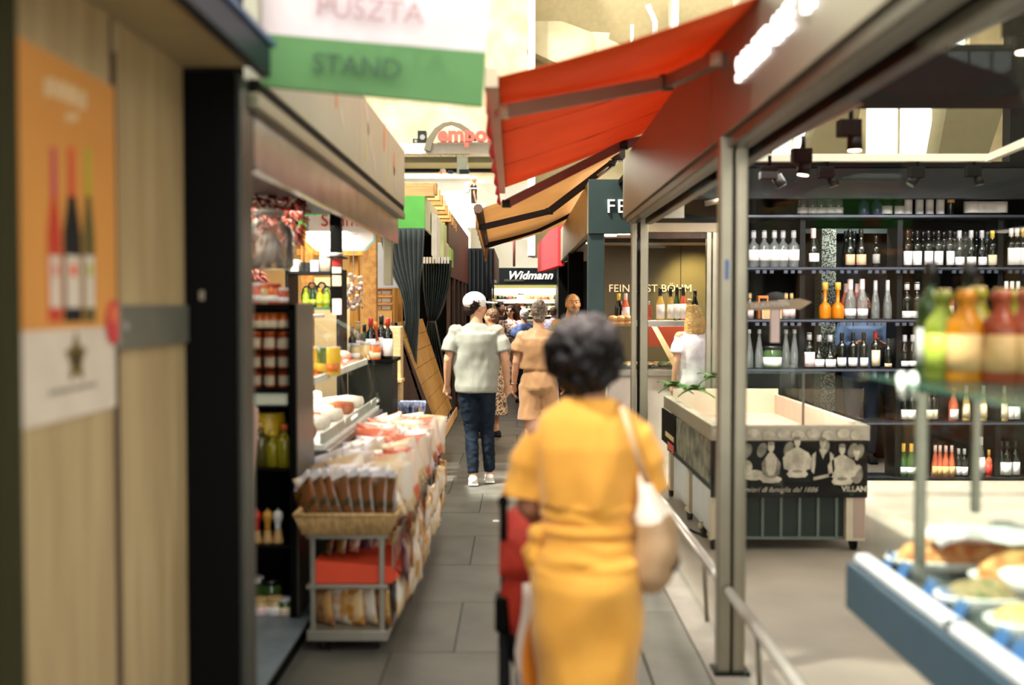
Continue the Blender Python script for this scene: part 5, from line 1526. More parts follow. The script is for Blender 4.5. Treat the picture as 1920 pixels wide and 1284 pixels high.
for (y0, y1) in ((400, 414), (468, 480)):
    part('timber_beam', box(B(), (X_(560, 12.2), 12.1, Z_(y1, 12.2)), (X_(735, 12.2), 12.2, Z_(y0, 12.2)), .004), M_timber, gl_)
part('counter_post', box(B(), (-1.62, 12.0, 0), (-1.56, 12.06, 1.6)), M_plank, gl_)
part('ceiling', box(B(), (-4.5, gd + .2, 2.72), (X_(795, 12.0) - .05, 17.5, 2.76)), M_brown, gl_)
part('rear_wall', box(B(), (-4.5, 14.5, 0), (-1.5, 14.6, 2.7)), mat('warm pine back wall', (196, 158, 100), .6), gl_)
part('beige_wall', box(B(), (X_(590, 13.4), 13.4, 0), (X_(660, 13.4), 13.44, Z_(520, 13.4))), mat('light crate wall', (216, 196, 160), .6), gl_)
# octagonal white sign
og = thing('octagonal_sign', 'white octagonal sign with pale blue rim and red letters', 'sign', W(640, 440, 8.6))
def octo(x0, x1, y0, y1, ch, d, o):
    return [W(x0, y0, d + o), W(x1, y0, d + o), W(x1, y1 - ch, d + o), W(x1 - ch * 1.1, y1, d + o), W(x0 + ch * 1.1, y1, d + o), W(x0, y1 - ch, d + o)]
b_ = B(); slab(b_, octo(574, 704, 404, 470, 18, 8.6, 0), (0, .02, 0)); part('rim', b_, mat('pale blue rim', (150, 196, 196), .5), og)
b_ = B(); slab(b_, octo(579, 700, 404, 466, 16, 8.6, -.004), (0, .004, 0)); part('face', b_, M_white, og)
text('heading', 'Schmid', .135, mat('red sign lettering', (196, 60, 52)), og, W(601, 424, 8.59), (pi / 2, 0, 0), depth=.001)
for q, (x0, x1, y) in enumerate(((600, 672, 438), (640, 656, 448))):
    part('small_print', box(B(), (X_(x0, 8.59), 8.592, Z_(y + 2, 8.59)), (X_(x1, 8.59), 8.596, Z_(y, 8.59))), mat('faint print', (200, 190, 180)), og)
part('hanger', tube(B(), [W(590, 404, 8.61), W(590, 404, 8.61) + Vector((0, 0, .41))], .004, 6), M_blackm, og)
part('hanger', tube(B(), [W(690, 404, 8.61), W(690, 404, 8.61) + Vector((0, 0, .41))], .004, 6), M_blackm, og)
# hanging blade signs right of the green fascia
for i, (x0, x1, y0, y1, yb, d, rgb, lab) in enumerate(((809, 819, 396, 418, 492, 11.6, (240, 232, 220), 'pale cream board hanging beside the green fascia'), (818, 832, 410, 440, 488, 12.6, (206, 216, 160), 'sage green board hanging behind the cream board'), (830, 837, 448, 456, 506, 13.6, (232, 214, 180), 'narrow beige board hanging behind the sage board'), (837, 846, 458, 470, 500, 14.6, (150, 190, 100), 'small leaf green board farthest along the timber stall'))):
    b_ = B(); slab(b_, [W(x0, y0, d), W(x1, y0 + 8, d), W(x1, yb, d), W(x0, yb - 14, d)], (0, .5, .0)); solo('hanging_board', b_, mat('board %d' % i, rgb, .6), lab, 'board', 'boards hanging at the timber stall')
# curtains
def curtain(name, pts, mt, lab, folds=17, th=.006, amp=.034, stray=None):
    """pts: list of (z, x_left, x_right, y) rows"""
    rows = []
    n = 70
    for (z, xl_, xr_, y) in pts:
        row_ = []
        for i in range(n + 1):
            u = i / n
            w_ = xr_ - xl_
            a_ = amp * min(1.6, .35 / max(abs(w_), .08))
            row_.append((xl_ + w_ * u, y + a_ * sin(u * folds * 2 * pi / 2 + z * .7), z))
        rows.append(row_)
    b_ = B(); sheet(b_, rows, th=th)
    return solo(name, b_, mt, lab, 'curtain', 'grey curtains tied back at the timber stall', smooth=True)
M_cur = mat('grey green curtain cloth', (60, 68, 66), .75, rgb2=(48, 56, 54), scale=3, sheen=.2)
d = 10.75
cp_ = lambda x0, x1, y: (Z_(y, d), X_(x0, d), X_(x1, d), d)
curtain('curtain', [cp_(712, 797, 428), cp_(716, 796, 455), cp_(724, 794, 490), cp_(738, 790, 520), cp_(750, 788, 545), cp_(757, 787, 570), cp_(760, 786, 600), cp_(756, 784, 630), cp_(754, 782, 660), cp_(756, 781, 700), cp_(760, 784, 738), cp_(764, 786, 775)], M_cur, 'grey curtain gathered into a long twist under the green fascia')
d = 12.0
M_vin = mat('shiny dark curtain', (46, 52, 50), .35, rgb2=(32, 38, 36), scale=3)
curtain('curtain', [cp_(792, 846, 488), cp_(793, 845, 510), cp_(794, 840, 540), cp_(797, 832, 570), cp_(801, 824, 590), cp_(804, 818, 600)], M_vin, 'shiny dark curtain bunched into a knot beside the timber stall', folds=22)
d = 13.15
curtain('curtain_tail', [cp_(802, 816, 602), cp_(796, 824, 640), cp_(798, 836, 700), cp_(806, 846, 752), cp_(808, 850, 780)], M_vin, 'loose lower tail of the knotted dark curtain', folds=14)
b_ = B(); 
for i in range(9):
    x = X_(794 + i * 5.6, 11.9)
    box(b_, (x, 11.86, Z_(494, 11.9)), (x + .02, 11.9, Z_(482, 11.9)))
solo('curtain_rail_tape', b_, M_whitelabel, 'row of white clips holding the shiny dark curtain', 'clips')
# slanted plank display
sb = thing('plank_display', 'slanted board of amber pine planks running along the aisle', 'display stand', (-.95, 11.4, 0))
TA, TB = (-1.10, 1.50), (-.76, .45)
y0_, y1_ = 10.2, 13.0
npl = 7
for k in range(npl):
    f0, f1 = k / npl, (k + 1) / npl - .004
    def at(f): return Vector((TA[0] + (TB[0] - TA[0]) * f, 0, TA[1] + (TB[1] - TA[1]) * f))
    a, b = at(f0), at(f1)
    part('plank', slab(B(), [(a.x, y0_, a.z), (b.x, y0_, b.z), (b.x, y1_, b.z), (a.x, y1_, a.z)], (-.02, 0, -.01)), M_plank, sb)
part('gutter', box(B(), (TB[0] - .02, 9.9, TB[1] - .10), (TB[0] + .06, y1_, TB[1] - .08), .004), M_timber, sb)
part('gutter_lip', box(B(), (TB[0] + .045, 9.9, TB[1] - .10), (TB[0] + .06, y1_, TB[1] + .02), .004), M_timberp, sb)
part('end_cheek', slab(B(), [(TB[0] + .06, y0_, 0), (TB[0] + .06, y0_, TB[1]), (TA[0], y0_, TA[1]), (TA[0] - .05, y0_, TA[1]), (TA[0] - .05, y0_, 0)], (0, .02, 0)), M_brown, sb)
M_bluep = foil('navy sachet', (36, 52, 96), (190, 196, 210), sc=14)
M_whp = foil('white sachet', (230, 220, 206), (226, 130, 90), sc=14)
sach = [bagmesh('sachet', M_bluep, .07, .10, .03), bagmesh('sachet', M_whp, .07, .10, .03, seed=3)]
gsx = 'blue and white sachets in the plank display gutter'
for i in range(24):
    y = 9.98 + i * .12
    k_ = 0 if i % 3 else 1
    o = put('sachet', sach[k_], None, loc=(TB[0] + .02, y, TB[1] - .078), rot=(rnd.uniform(-.3, .3), rnd.uniform(-.3, .3), R(80) + rnd.uniform(-.4, .4)), scale=(.8,) * 3)
    tag(o, '%s sachet %s from the near end in the plank display gutter' % (['navy blue', 'white'][k_], ordn(i)), 'sachet', gsx)
# ledge halfway up
part('ledge', box(B(), (-.99, 10.4, .80), (-.90, 12.3, .815), .003), M_timber, sb)
for i in range(12):
    y = 10.45 + i * .14; k_ = 1 if i % 4 == 3 else 0
    o = put('sachet', sach[k_], None, loc=(-.945, y, .816), rot=(0, rnd.uniform(-.2, .2), R(80) + rnd.uniform(-.3, .3)), scale=(.8,) * 3)
    tag(o, '%s sachet %s from the near end on the narrow ledge of the plank display' % (['navy blue', 'white'][k_], ordn(i)), 'sachet', 'sachets on the ledge')
# small wooden crate with navy sachets
ck = thing('wooden_crate', 'small pine crate stand filled with navy blue packets', 'crate', (X_(767, 9.7), 9.75, 0))
xa, xb = X_(745, 9.7), X_(790, 9.7)
for z in (Z_(782, 9.7), Z_(808, 9.7)):
    part('shelf', box(B(), (xa, 9.6, z - .012), (xb, 9.95, z), .002), M_timberp, ck)
for x in (xa, xb - .02):
    for y in (9.6, 9.93):
        part('leg', box(B(), (x, y, 0), (x + .02, y + .02, Z_(762, 9.7)), .002), M_timberp, ck)
bgm = bagmesh('packet', foil('navy packet', (34, 44, 92), (150, 160, 196), sc=9), .075, .13, .035)
for i in range(15):
    r_, c_ = divmod(i, 5)
    o = put('packet', bgm, None, loc=(xa + .035 + c_ * .04, 9.66 + r_ * .1, Z_(782, 9.7)), rot=(-.1, rnd.uniform(-.12, .12), rnd.uniform(-.3, .3)))
    tag(o, 'navy packet %s from the left in row %s on top of the small crate' % (ordn(c_), ['one', 'two', 'three'][r_]), 'packet', 'navy packets in the small crate')
for i in range(4):
    o = put('packet', bgm, None, loc=(xa + .05 + i * .045, 9.66, Z_(808, 9.7)), rot=(0, 0, 0), scale=(.8, .8, .75))
    tag(o, 'navy packet %s from the left inside the lower crate tier' % ordn(i), 'packet', 'navy packets in the lower crate tier')
# goods inside timber stall: white tubs, baskets
M_tub = mat('white plastic tub', (234, 228, 220), .4)
M_tublid = mat('rosy tub lid', (206, 160, 140), .5)
tr_ = thing('tub_shelf', 'pine shelf of stacked white tubs inside the timber stall', 'shelving', (X_(722, 12.0), 12.0, 0))
for py in (581, 567, 552, 540, 607):
    part('board', box(B(), (X_(700, 12), 11.95, Z_(py, 12) - .012), (X_(740, 12), 12.25, Z_(py, 12))), M_timber, tr_)
part('upright', box(B(), (X_(738, 12), 11.94, 0), (X_(741, 12), 12.26, 2.0)), M_plank, tr_)
part('upright', box(B(), (X_(700, 12), 11.94, 0), (X_(702, 12), 12.26, 2.0)), M_plank, tr_)
for r_, py in enumerate((552, 567, 581)):
    for i, px in enumerate((708, 726)):
        c = W(px, py, 12.05)
        t = thing('tub', '%s white lidded tub in row %s of the tub shelf' % (['left', 'right'][i], ['one', 'two', 'three'][r_]), 'tub', (c.x, 12.05, Z_(py, 12)), group='white tubs on the pine shelf')
        part('bowl', box(B(), (-.045, -.04, 0), (.045, .04, .045), .008), M_tub, t, w=False)
        part('lid', box(B(), (-.05, -.045, .046), (.05, .045, .056), .003), M_tublid, t, w=False)
M_garl = mat('white garlic braid', (232, 220, 210), .6, rgb2=(200, 170, 160), scale=30, bump=.3)
b_ = B(); c = W(663, 560, 11.35); rr_ = random.Random(2)
for k in range(60):
    ball(b_, (c.x + rr_.uniform(-.1, .1), 11.35 + rr_.uniform(-.05, .05), c.z + rr_.uniform(-.10, .24)), .026, 8, 6)
tube(b_, [(c.x, 11.35, c.z), (c.x, 11.35, 2.725)], .006, 6)
solo('garlic_braid', b_, M_garl, 'white garlic braid hanging left of the big timber post', 'garlic', smooth=True)
b_ = B(); c = W(722, 500, 11.2); box(b_, (X_(700, 11.2), 11.2, Z_(540, 11.2)), (X_(752, 11.2), 11.24, Z_(455, 11.2)), .004)
solo('white_panel', b_, mat('bluish white board', (212, 212, 220), .5), 'bluish white board between timber post and grey curtain', 'panel')
b_ = B(); box(b_, (X_(713, 9.95), 9.95, 0), (X_(752, 9.95), 10.14, Z_(612, 9.95)), .01); solo('crate', b_, mat('light pine crate', (216, 186, 136), .6, rgb2=(200, 166, 112), scale=10, stretch=(1, 1, 6)), 'light pine crate stack left of the twisted curtain', 'crate')
b_ = B(); box(b_, (X_(718, 9.8), 9.85, Z_(718, 9.8)), (X_(752, 9.8), 10.1, Z_(712, 9.8)), .003); solo('display_board', b_, M_timberp, 'small pine ledge left of the twisted curtain', 'ledge')
# brown stall & draped black stall farther down
b3 = struct('wall_brown_stall', box(B(), (-3.5, 15.6, 0), (-.98, 21.4, 2.62)), M_black)
s3 = struct('cladding', box(B(), (-.98, 15.2, 2.05), (-.93, 21.4, 2.95), .004), M_brown, b3)
for k in range(5):
    struct('cladding_board', box(B(), (-.975, 15.4 + k * 1.2, 0), (-.93, 15.62 + k * 1.2, 2.05), .004), M_brown, b3)
dr = thing('draped_stall', 'black pleated drape stall with brown side at the end of the left row', 'market stall', (-1.0, 21.6, 0))
xq0, xq1 = X_(872, 21.6), X_(927, 21.6)
for k in range(14):
    x = xq0 + (xq1 - xq0) * k / 14; x2 = xq0 + (xq1 - xq0) * (k + .86) / 14
    part('pleat', box(B(), (x, 21.6 + .02 * (k % 2), Z_(560, 21.6)), (x2, 21.66 + .02 * (k % 2), Z_(465, 21.6)), .006), mat('black pleated drape', (34, 38, 40), .7), dr)
part('backing', box(B(), (-3.2, 21.67, 0), (xq1 - .12, 25.0, Z_(466, 21.6))), M_black, dr)
part('side_panel', box(B(), (xq1 - .12, 21.67, Z_(524, 21.6)), (xq1, 27.0, Z_(466, 21.6))), M_brown, dr)
part('lamp_box', box(B(), (xq1 - .18, 21.75, Z_(530, 21.6)), (xq1 + .02, 22.9, Z_(524, 21.6) - .002)), mat('pale green lamp box', (196, 206, 184), .5), dr)

# lights of the left stalls
area_light('stall_light', (-1.75, 5.3, 2.26), .5, 13, (1, .86, .68), sy=1.6)
area_light('case_light', (-1.6, 7.6, 2.22), .6, 62, (1, .88, .74), sy=2.4)
area_light('timber_light', (-2.0, 12.4, 2.68), 1.0, 90, (1, .80, .52), sy=2.2)

area_light('case_fill', (-1.56, 7.6, 1.545), .06, 26, (1, .92, .80), sy=2.5)  # unseen fill added inside the deli case to brighten its goods
area_light('case_fill', (-1.40, 7.6, 1.19), .05, 12, (1, .92, .80), sy=2.5)  # second added fill, below the glass shelf
# ================================================================ red awning
def awn_sheet(name, P00, P10, P11, P01, m, parent, sag=.03, n=14, k=10, th=.004):
    """bilinear sheet P(u,v): u along the wall edge, v outwards"""
    rows = []
    for j in range(k + 1):
        v = j / k
        a = P00.lerp(P01, v); b = P10.lerp(P11, v)
        rows.append([a.lerp(b, i / n) + Vector((0, 0, -sag * sin(pi * v) + .003 * noise.noise(Vector((i * .9, j * .7, 1))))) for i in range(n + 1)])
    b_ = B(); sheet(b_, rows, th=th)
    return part(name, b_, m, parent)
M_awr = mat('orange red awning cloth', (214, 104, 44), .7, rgb2=(206, 96, 38), scale=2, transl=.34)
aw = thing('red_awning', 'large orange red fabric awning projecting over the aisle from the wine shop fascia', 'awning', (.9, 6.5, 2.9))
N_w, N_b = Vector((.95, 4.0, Z_(-16, 4.35))), W(925, 146, 4.75)
N_w = W(1452, -18, 4.2)
F_w, F_b = W(1236, 236, 9.5), W(943, 352, 9.5)
awn_sheet('cloth', N_w, F_w, F_b, N_b, M_awr, aw, sag=.02)
# seams
for f in (.33, .66):
    a, b = N_w.lerp(F_w, f), N_b.lerp(F_b, f)
    part('seam', tube(B(), [a + Vector((0, 0, -.006)), a.lerp(b, .5) + Vector((0, 0, -.026)), b + Vector((0, 0, -.006))], .004, 5), mat('seam thread', (180, 40, 12), .7), aw)
M_bar = mat('beige front bar', (214, 196, 168), .5)
d_ = (F_b - N_b).normalized()
b_ = B(); slab(b_, [N_b + Vector((-.035, -.06, .03)), N_b + Vector((.02, -.06, .03)), N_b + Vector((.02, -.06, -.05)), N_b + Vector((-.035, -.06, -.05))], (F_b - N_b) * 1.012)
part('front_bar', b_, M_bar, aw)
# valance hanging from the front bar
b_ = B(); rows = []
for j in range(3):
    rows.append([N_b.lerp(F_b, i / 30) + Vector((-.03 + .008 * sin(i * 1.3) * j, 0, -.05 - .105 * j / 2 * (1 if i % 2 else .93))) for i in range(31)])
sheet(b_, rows, th=.003); part('valance', b_, mat('pinkish red valance', (226, 96, 96), .7, transl=.5), aw)
# folding arms
M_arm = mat('taupe awning arm', (150, 124, 104), .45, metal=.3)
def arm(p0, p1, p2, r=.03, m=M_arm, par=None, sqz=.8):
    t_ = par
    for a, b in ((p0, p1), (p1, p2)):
        dd = (b - a).normalized(); s, u = ring_frame(dd)
        b_ = B(); slab(b_, [a + s * r * sqz + u * r, a - s * r * sqz + u * r, a - s * r * sqz - u * r, a + s * r * sqz - u * r], b - a)
        part('arm', b_, m, t_)
    b_ = B(); tube(b_, [p1 + Vector((0, 0, -.035)), p1 + Vector((0, 0, .035))], r * 1.25, 12); part('elbow', b_, M_charcoal, t_)
    for p in (p0, p2):
        b_ = B(); tube(b_, [p + Vector((0, 0, -.03)), p + Vector((0, 0, .03))], r * 1.1, 12); part('arm_joint', b_, M_bar if m is M_arm else M_charcoal, t_)
arm(W(942, 210, 5.3), W(1250, 155, 5.5), W(1345, 112, 5.0), .030, M_arm, aw)
arm(W(950, 382, 9.2), W(1168, 272, 9.3), W(1222, 258, 9.35), .036, mat('dark red brown arm', (120, 70, 60), .5), aw)
part('wall_roller', tube(B(), [N_w + Vector((.06, 0, -.02)), F_w + Vector((.06, 0, -.02))], .05, 12), M_fascia, aw)

# ================================================================ tan awning
M_awt = mat('tan awning cloth', (216, 184, 142), .7, rgb2=(208, 176, 134), scale=2, transl=.42)
ta = thing('tan_awning', 'long tan fabric awning behind the red one over the delicatessen stall', 'awning', (.7, 14, 3.1))
tN_b, tF_b = W(897, 392, 11.9), W(912, 462, 18.6)
tN_w, tF_w = W(1168, 276, 12.0), W(1068, 415, 18.6)
awn_sheet('cloth', tN_w, tF_w, tF_b, tN_b, M_awt, ta, sag=.05)
M_tarm = mat('black brown awning arm', (44, 32, 28), .5)
b_ = B(); tube(b_, [tN_b + Vector((0, -.08, 0)), tF_b], .05, 10); part('front_bar', b_, mat('brown front bar', (92, 64, 50), .5), ta)
rows = []
for j in range(3):
    rows.append([tN_b.lerp(tF_b, i / 24) + Vector((-.03, 0, -.05 - (.16 if i < 24 else .22) * j / 2 * (.85 + .15 * sin(i * 1.9)))) for i in range(25)])
b_ = B(); sheet(b_, rows, th=.003); part('valance', b_, M_awt, ta)
b_ = B(); slab(b_, [W(908, 436, 18.2), W(916, 460, 18.4), W(913, 490, 18.4), W(909, 490, 18.4)], (0, .02, 0)); part('valance_end', b_, M_awt, ta)
arm(W(904, 426, 12.4), W(1030, 396, 12.6), W(1148, 306, 12.4), .035, M_tarm, ta)
arm(W(915, 460, 17.6), W(1010, 430, 17.6), W(1078, 396, 17.0), .04, M_tarm, ta)
b_ = B(); box(b_, W(1150, 300, 12.35), W(1170, 270, 12.5), .01); part('wall_bracket', b_, M_tarm, ta)
for (p, q) in (((1148, 300), (1160, 270)), ((1150, 312), (1166, 282)), ((1120, 330), (1150, 306))):
    b_ = B(); tube(b_, [W(p[0], p[1], 12.4), W(q[0], q[1], 12.4)], .018, 8); part('strut', b_, M_steel, ta)

# ================================================================ delicatessen stall (FEINKOST)
fd = 11.9
fk = thing('delicatessen_stall', 'dark grey delicatessen stall with pale lettering behind the wine shop', 'market stall', (1.6, fd, 0))
fx0 = X_(1103, fd)
part('front_fascia', box(B(), (fx0, fd, Z_(438, fd)), (fx0 + 3.2, fd + .05, Z_(336, fd)), .004), M_dkgreen, fk)
text('fascia_letters', 'FEINKOST BÖHM', .205, M_whitelabel, fk, (X_(1136, fd), fd - .01, Z_(399, fd)), (pi / 2, 0, 0), depth=.01, space=1.15)
M_corr = mat('ribbed champagne metal', (168, 158, 132), .4, metal=.5)
for k in range(16):
    y = fd + .05 + k * .55
    part('side_rib', box(B(), (fx0, y, Z_(438, fd)), (fx0 + .05, y + .52, Z_(338, fd)), .012), M_corr, fk)
part('side_backing', box(B(), (fx0 + .05, fd + .05, Z_(438, fd)), (fx0 + .08, fd + 8.8, Z_(340, fd))), M_charcoal, fk)
part('corner_pillar', box(B(), (fx0, fd + .02, 0), (X_(1133, fd), fd + .25, Z_(438, fd)), .006), M_dkgreen, fk)
part('side_pillar', box(B(), (fx0 + .0, fd + 4.6, 0), (fx0 + .22, fd + 4.85, 2.44)), M_black, fk)
part('side_pillar', box(B(), (fx0 + .0, fd + 8.5, 0), (fx0 + .22, fd + 8.8, 2.44)), M_black, fk)
part('ceiling', box(B(), (fx0 + .08, fd + .06, 2.46), (fx0 + 4.5, fd + 8.8, 2.50)), mat('rosy white ceiling', (216, 190, 170), .6), fk)
part('ceiling_edge', box(B(), (fx0 + .3, fd + 1.6, 2.41), (fx0 + 4.4, fd + 1.7, 2.455)), M_charcoal, fk)
for i, (px, d) in enumerate(((1146, 12.8), (1171, 12.5), (1218, 13.0), (1306, 13.0), (1148, 15.5), (1110, 14.4))):
    c = W(px, 0, d); b_ = B(); tube(b_, [(c.x, d, 2.455), (c.x, d, 2.44)], .07, 14)
    part('downlight', b_, mat('lit downlight', (255, 226, 190), emit=14), fk)
M_bwall = mat('olive grey back wall', (92, 86, 66), .6, rgb2=(86, 80, 62), scale=1)
part('back_wall', box(B(), (fx0 + .3, 15.2, 0), (fx0 + 5, 15.3, 2.46)), M_bwall, fk)
part('wall_joint', box(B(), (X_(1276, 15.2) - .006, 15.19, 1.4), (X_(1276, 15.2) + .006, 15.2, 2.46)), M_charcoal, fk)
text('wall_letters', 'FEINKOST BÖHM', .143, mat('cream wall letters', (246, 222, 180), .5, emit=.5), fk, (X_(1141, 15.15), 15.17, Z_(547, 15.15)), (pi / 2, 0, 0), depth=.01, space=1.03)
part('far_wall', box(B(), (fx0 + .3, fd + 8.7, 0), (fx0 + 3.5, fd + 8.8, 2.46)), M_charcoal, fk)
# lit counter with bottles
kc = thing('service_counter', 'brightly lit white service counter with slanted glass under the cream lettering', 'counter', (2.0, 13.2, 0))
part('top_panel', box(B(), (X_(1142, 13.0), 12.9, Z_(612, 12.9)), (X_(1325, 13.0), 13.3, Z_(601, 12.9)), .004), M_white, kc)
part('glass_front', slab(B(), [W(1180, 612, 12.8), W(1330, 612, 12.8), W(1345, 690, 12.3), W(1160, 690, 12.3)], (0, .01, 0)), M_glassg, kc)
part('glass_rib', slab(B(), [W(1222, 612, 12.78), W(1232, 612, 12.78), W(1276, 688, 12.28), W(1262, 688, 12.28)], (0, .01, 0)), mat('tan glass rib', (206, 176, 120), .3), kc)
part('display_floor', box(B(), (X_(1140, 12.6), 12.2, Z_(700, 12.6)), (X_(1360, 12.6), 13.6, Z_(690, 12.6))), M_steel, kc)
part('body', box(B(), (X_(1135, 12.6), 12.25, 0), (X_(1360, 12.6), 13.5, Z_(700, 12.6))), mat('pale counter body', (200, 190, 176), .5), kc)
part('red_back', box(B(), (X_(1215, 13.5), 13.55, Z_(650, 13.5)), (X_(1330, 13.5), 13.6, Z_(612, 13.5))), mat('brick red back', (170, 60, 40), .6), kc)
g = 'wine bottles on the lit service counter'
for i, (px, h, sp, gl, lb, cp, lab, cf) in enumerate(((1160, 50, 'champagne', 'dark', None, 'yellow', 'dark bottle with yellow foil', .6), (1165, 36, 'bordeaux', 'rose', 'white', 'pink', 'small rose bottle', .7), (1173, 50, 'champagne', 'rose', 'pink', 'pink', 'pale pink foiled bottle', .6), (1217, 36, 'bordeaux', 'red', None, 'silver', 'short red bottle', .8), (1238, 60, 'burgundy', 'straw', 'white', 'black', 'straw coloured wine bottle with dark neck', .76), (1257, 60, 'flute', 'straw', 'white', 'black', 'slim straw wine bottle with dark neck', .7), (1269, 62, 'flute', 'green', 'white', 'black', 'slim green wine bottle', .7), (1281, 62, 'flute', 'rose', 'white', 'black', 'slim rose wine bottle', .7), (1292, 40, 'soda', 'straw', None, 'silver', 'stubby clear bottle', .8), (1303, 56, 'burgundy', 'dark', None, 'black', 'dark burgundy bottle', .8))):
    bottle((X_(px, 13.05), 13.05, Z_(601, 12.9)), h * 13.05 / F_PX, sp, gl, lb, cp, lab + ' on the lit service counter', g, lz=(.06, .5), capfrac=cf)
M_bread = mat('golden bread crust', (214, 156, 92), .7, rgb2=(236, 196, 140), scale=14)
rr_ = random.Random(8)
for i in range(6):
    c = W(1150 + (i % 3) * 14, 606 - (i // 3) * 9, 12.75)
    solo('bread_loaf', ball(B(), (c.x, 12.8, c.z), (.06, .07, .035), 12, 8), M_bread, '%s bread loaf of the pile at the left end of the lit counter' % ordn(i), 'bread', 'bread loaves on the lit counter')
M_veg = mat('antipasti', (170, 140, 60), .5, rgb2=(190, 90, 50), scale=8)
for i in range(14):
    c = W(1165 + i * 13, 688, 12.45 + .1 * (i % 3))
    t = thing('antipasti_bowl', '%s antipasti bowl from the left in the lit service counter' % ordn(i), 'bowl', (c.x, c.y, c.z - .005), group='antipasti bowls in the lit counter')
    part('bowl', loft(B(), [(0, 0, 0, .04, .04), (0, 0, .04, .065, .065), (0, 0, .045, .062, .062), (0, 0, .03, .05, .05)], 14), M_white if i % 2 else M_steel, t, w=False)
    part('food', ball(B(), (0, 0, .04), (.055, .055, .03), 12, 7), M_veg if i % 3 else M_leaf, t, w=False)
# pinkish red awning box farther right
pk = thing('red_box_awning', 'closed pinkish red awning box on the right row before the far shop', 'awning', (.45, 22, 2.4))
b_ = B(); slab(b_, [W(1046, 414, 19.6), W(1046, 498, 19.6), W(1008, 510, 24.5), W(1008, 458, 24.5)], (.12, .1, 0)); part('side_cloth', b_, mat('pinkish red cloth', (226, 82, 88), .7, transl=.4), pk)
b_ = B(); slab(b_, [W(1046, 414, 19.5), W(1056, 410, 19.5), W(1056, 498, 19.5), W(1046, 498, 19.5)], (0, .05, 0)); part('end_cloth', b_, mat('strong red cloth', (206, 44, 50), .7), pk)
# ================================================================ far shop (Widmann) closing the aisle
wdp = 30.0
def wx(px): return X_(px, wdp)
def wz(py): return Z_(py, wdp)
fs = thing('far_shop', 'dark fronted far shop with white script lettering closing the aisle', 'shop', (.2, wdp, 0))
part('fascia', box(B(), (wx(925), wdp, wz(534)), (wx(1120), wdp + .1, wz(502)), .004), mat('near black fascia', (26, 30, 30), .5), fs)
text('script_lettering', 'Widmann', .30, mat('white script', (250, 244, 236), .5, emit=.9), fs, (wx(951), wdp - .02, wz(523)), (pi / 2, 0, 0), shear=.35, depth=.01, bold=.004, space=1.02)
text('small_lettering', 'EDEKAMARKT', .07, mat('grey lettering', (150, 140, 130), .5), fs, (wx(946), wdp - .02, wz(527)), (pi / 2, 0, 0), depth=.005, space=1.3)
part('light_strip', box(B(), (wx(928), wdp + .1, wz(540)), (wx(1100), wdp + .6, wz(534))), mat('lime light strip', (214, 204, 120), emit=.7), fs)
part('upper_wall', box(B(), (wx(920), wdp + 1.0, wz(552)), (wx(1100), wdp + 1.1, wz(540))), M_plaster, fs)
part('back_wall', box(B(), (wx(900), wdp + 2.0, 0), (wx(1110), wdp + 2.1, wz(536))), mat('warm shop wall', (214, 190, 140), .6), fs)
part('counter', box(B(), (wx(926), wdp + .2, 0), (wx(1045), wdp + .8, wz(600)), .01), M_steel, fs)
for py in (566, 579, 592):
    part('shelf', box(B(), (wx(926), wdp + 1.6, wz(py) - .03), (wx(1046), wdp + 2.0, wz(py)), 0), M_white, fs)
ss = 'small goods on the far shop shelves'
rr_ = random.Random(5)
kk = 0
for r_, py in enumerate((566, 579, 592)):
    for i in range(17):
        px = 930 + i * 6.8
        kd = rr_.choice(['dark', 'green', 'straw', 'rose', 'lime', 'dark', 'red', 'dark'])
        bottle((X_(px, wdp + 1.75), wdp + 1.75, wz(py)), .15 + rr_.random() * .04, rr_.choice(['bordeaux', 'can', 'bordeaux', 'jar']), kd, 'white', None, '%s item from the left in the %s shelf row of the far shop' % (ordn(i), ordn(r_)), ss, wk=1.2)
solo('menu_board', box(B(), (wx(970), wdp + 1.0, wz(568)), (wx(984), wdp + 1.03, wz(549)), .004), M_white, 'small white notice board hanging in the far shop', 'notice')
b_ = B(); tube(b_, [(wx(964), wdp - .1, wz(500)), (wx(964), wdp - .1, wz(440))], .035, 8); struct('pipe', b_, mat('dark red pipe', (120, 50, 44), .5), None); bpy.data.objects['pipe'].name = 'trim_2'
area_light('far_shop_light', (wx(985), wdp + .9, 2.25), 2.0, 60, (1, .9, .7), sy=.8)
# extra shop fronts left and right of the far shop so the aisle stays closed
struct('wall_far_right_row', box(B(), (fx0 + .3, fd + 8.9, 0), (6, 33, 2.6)), M_charcoal)
struct('wall_far_left_row', box(B(), (-6, 25.2, 0), (xq1 - .3, 34, 2.5)), M_black)
area_light('delicatessen_light', (2.1, 13.2, 2.40), 1.0, 70, (1, .84, .62), sy=.6)
spot_light('wall_glow', (X_(1300, 14.5), 14.4, 2.4), (X_(1302, 15.2), 15.2, 1.75), 130, (1, .70, .22), 75, .8)
# ================================================================ people
def skin(nm, rgb): return mat(nm, rgb, .55, rgb2=tuple(int(c * .95) for c in rgb), scale=10)
SK1 = skin('skin light tan', (214, 160, 126)); SK2 = skin('skin brown', (150, 104, 78)); SK3 = skin('skin warm', (212, 152, 96))
V = Vector
def wrinkle(amp, sc, st=(1, 1, .5)):
    def f(co):
        p = V((co.x * sc * st[0], co.y * sc * st[1], co.z * sc * st[2]))
        return amp * (noise.noise(p) + .5 * noise.noise(p * 2.3))
    return f

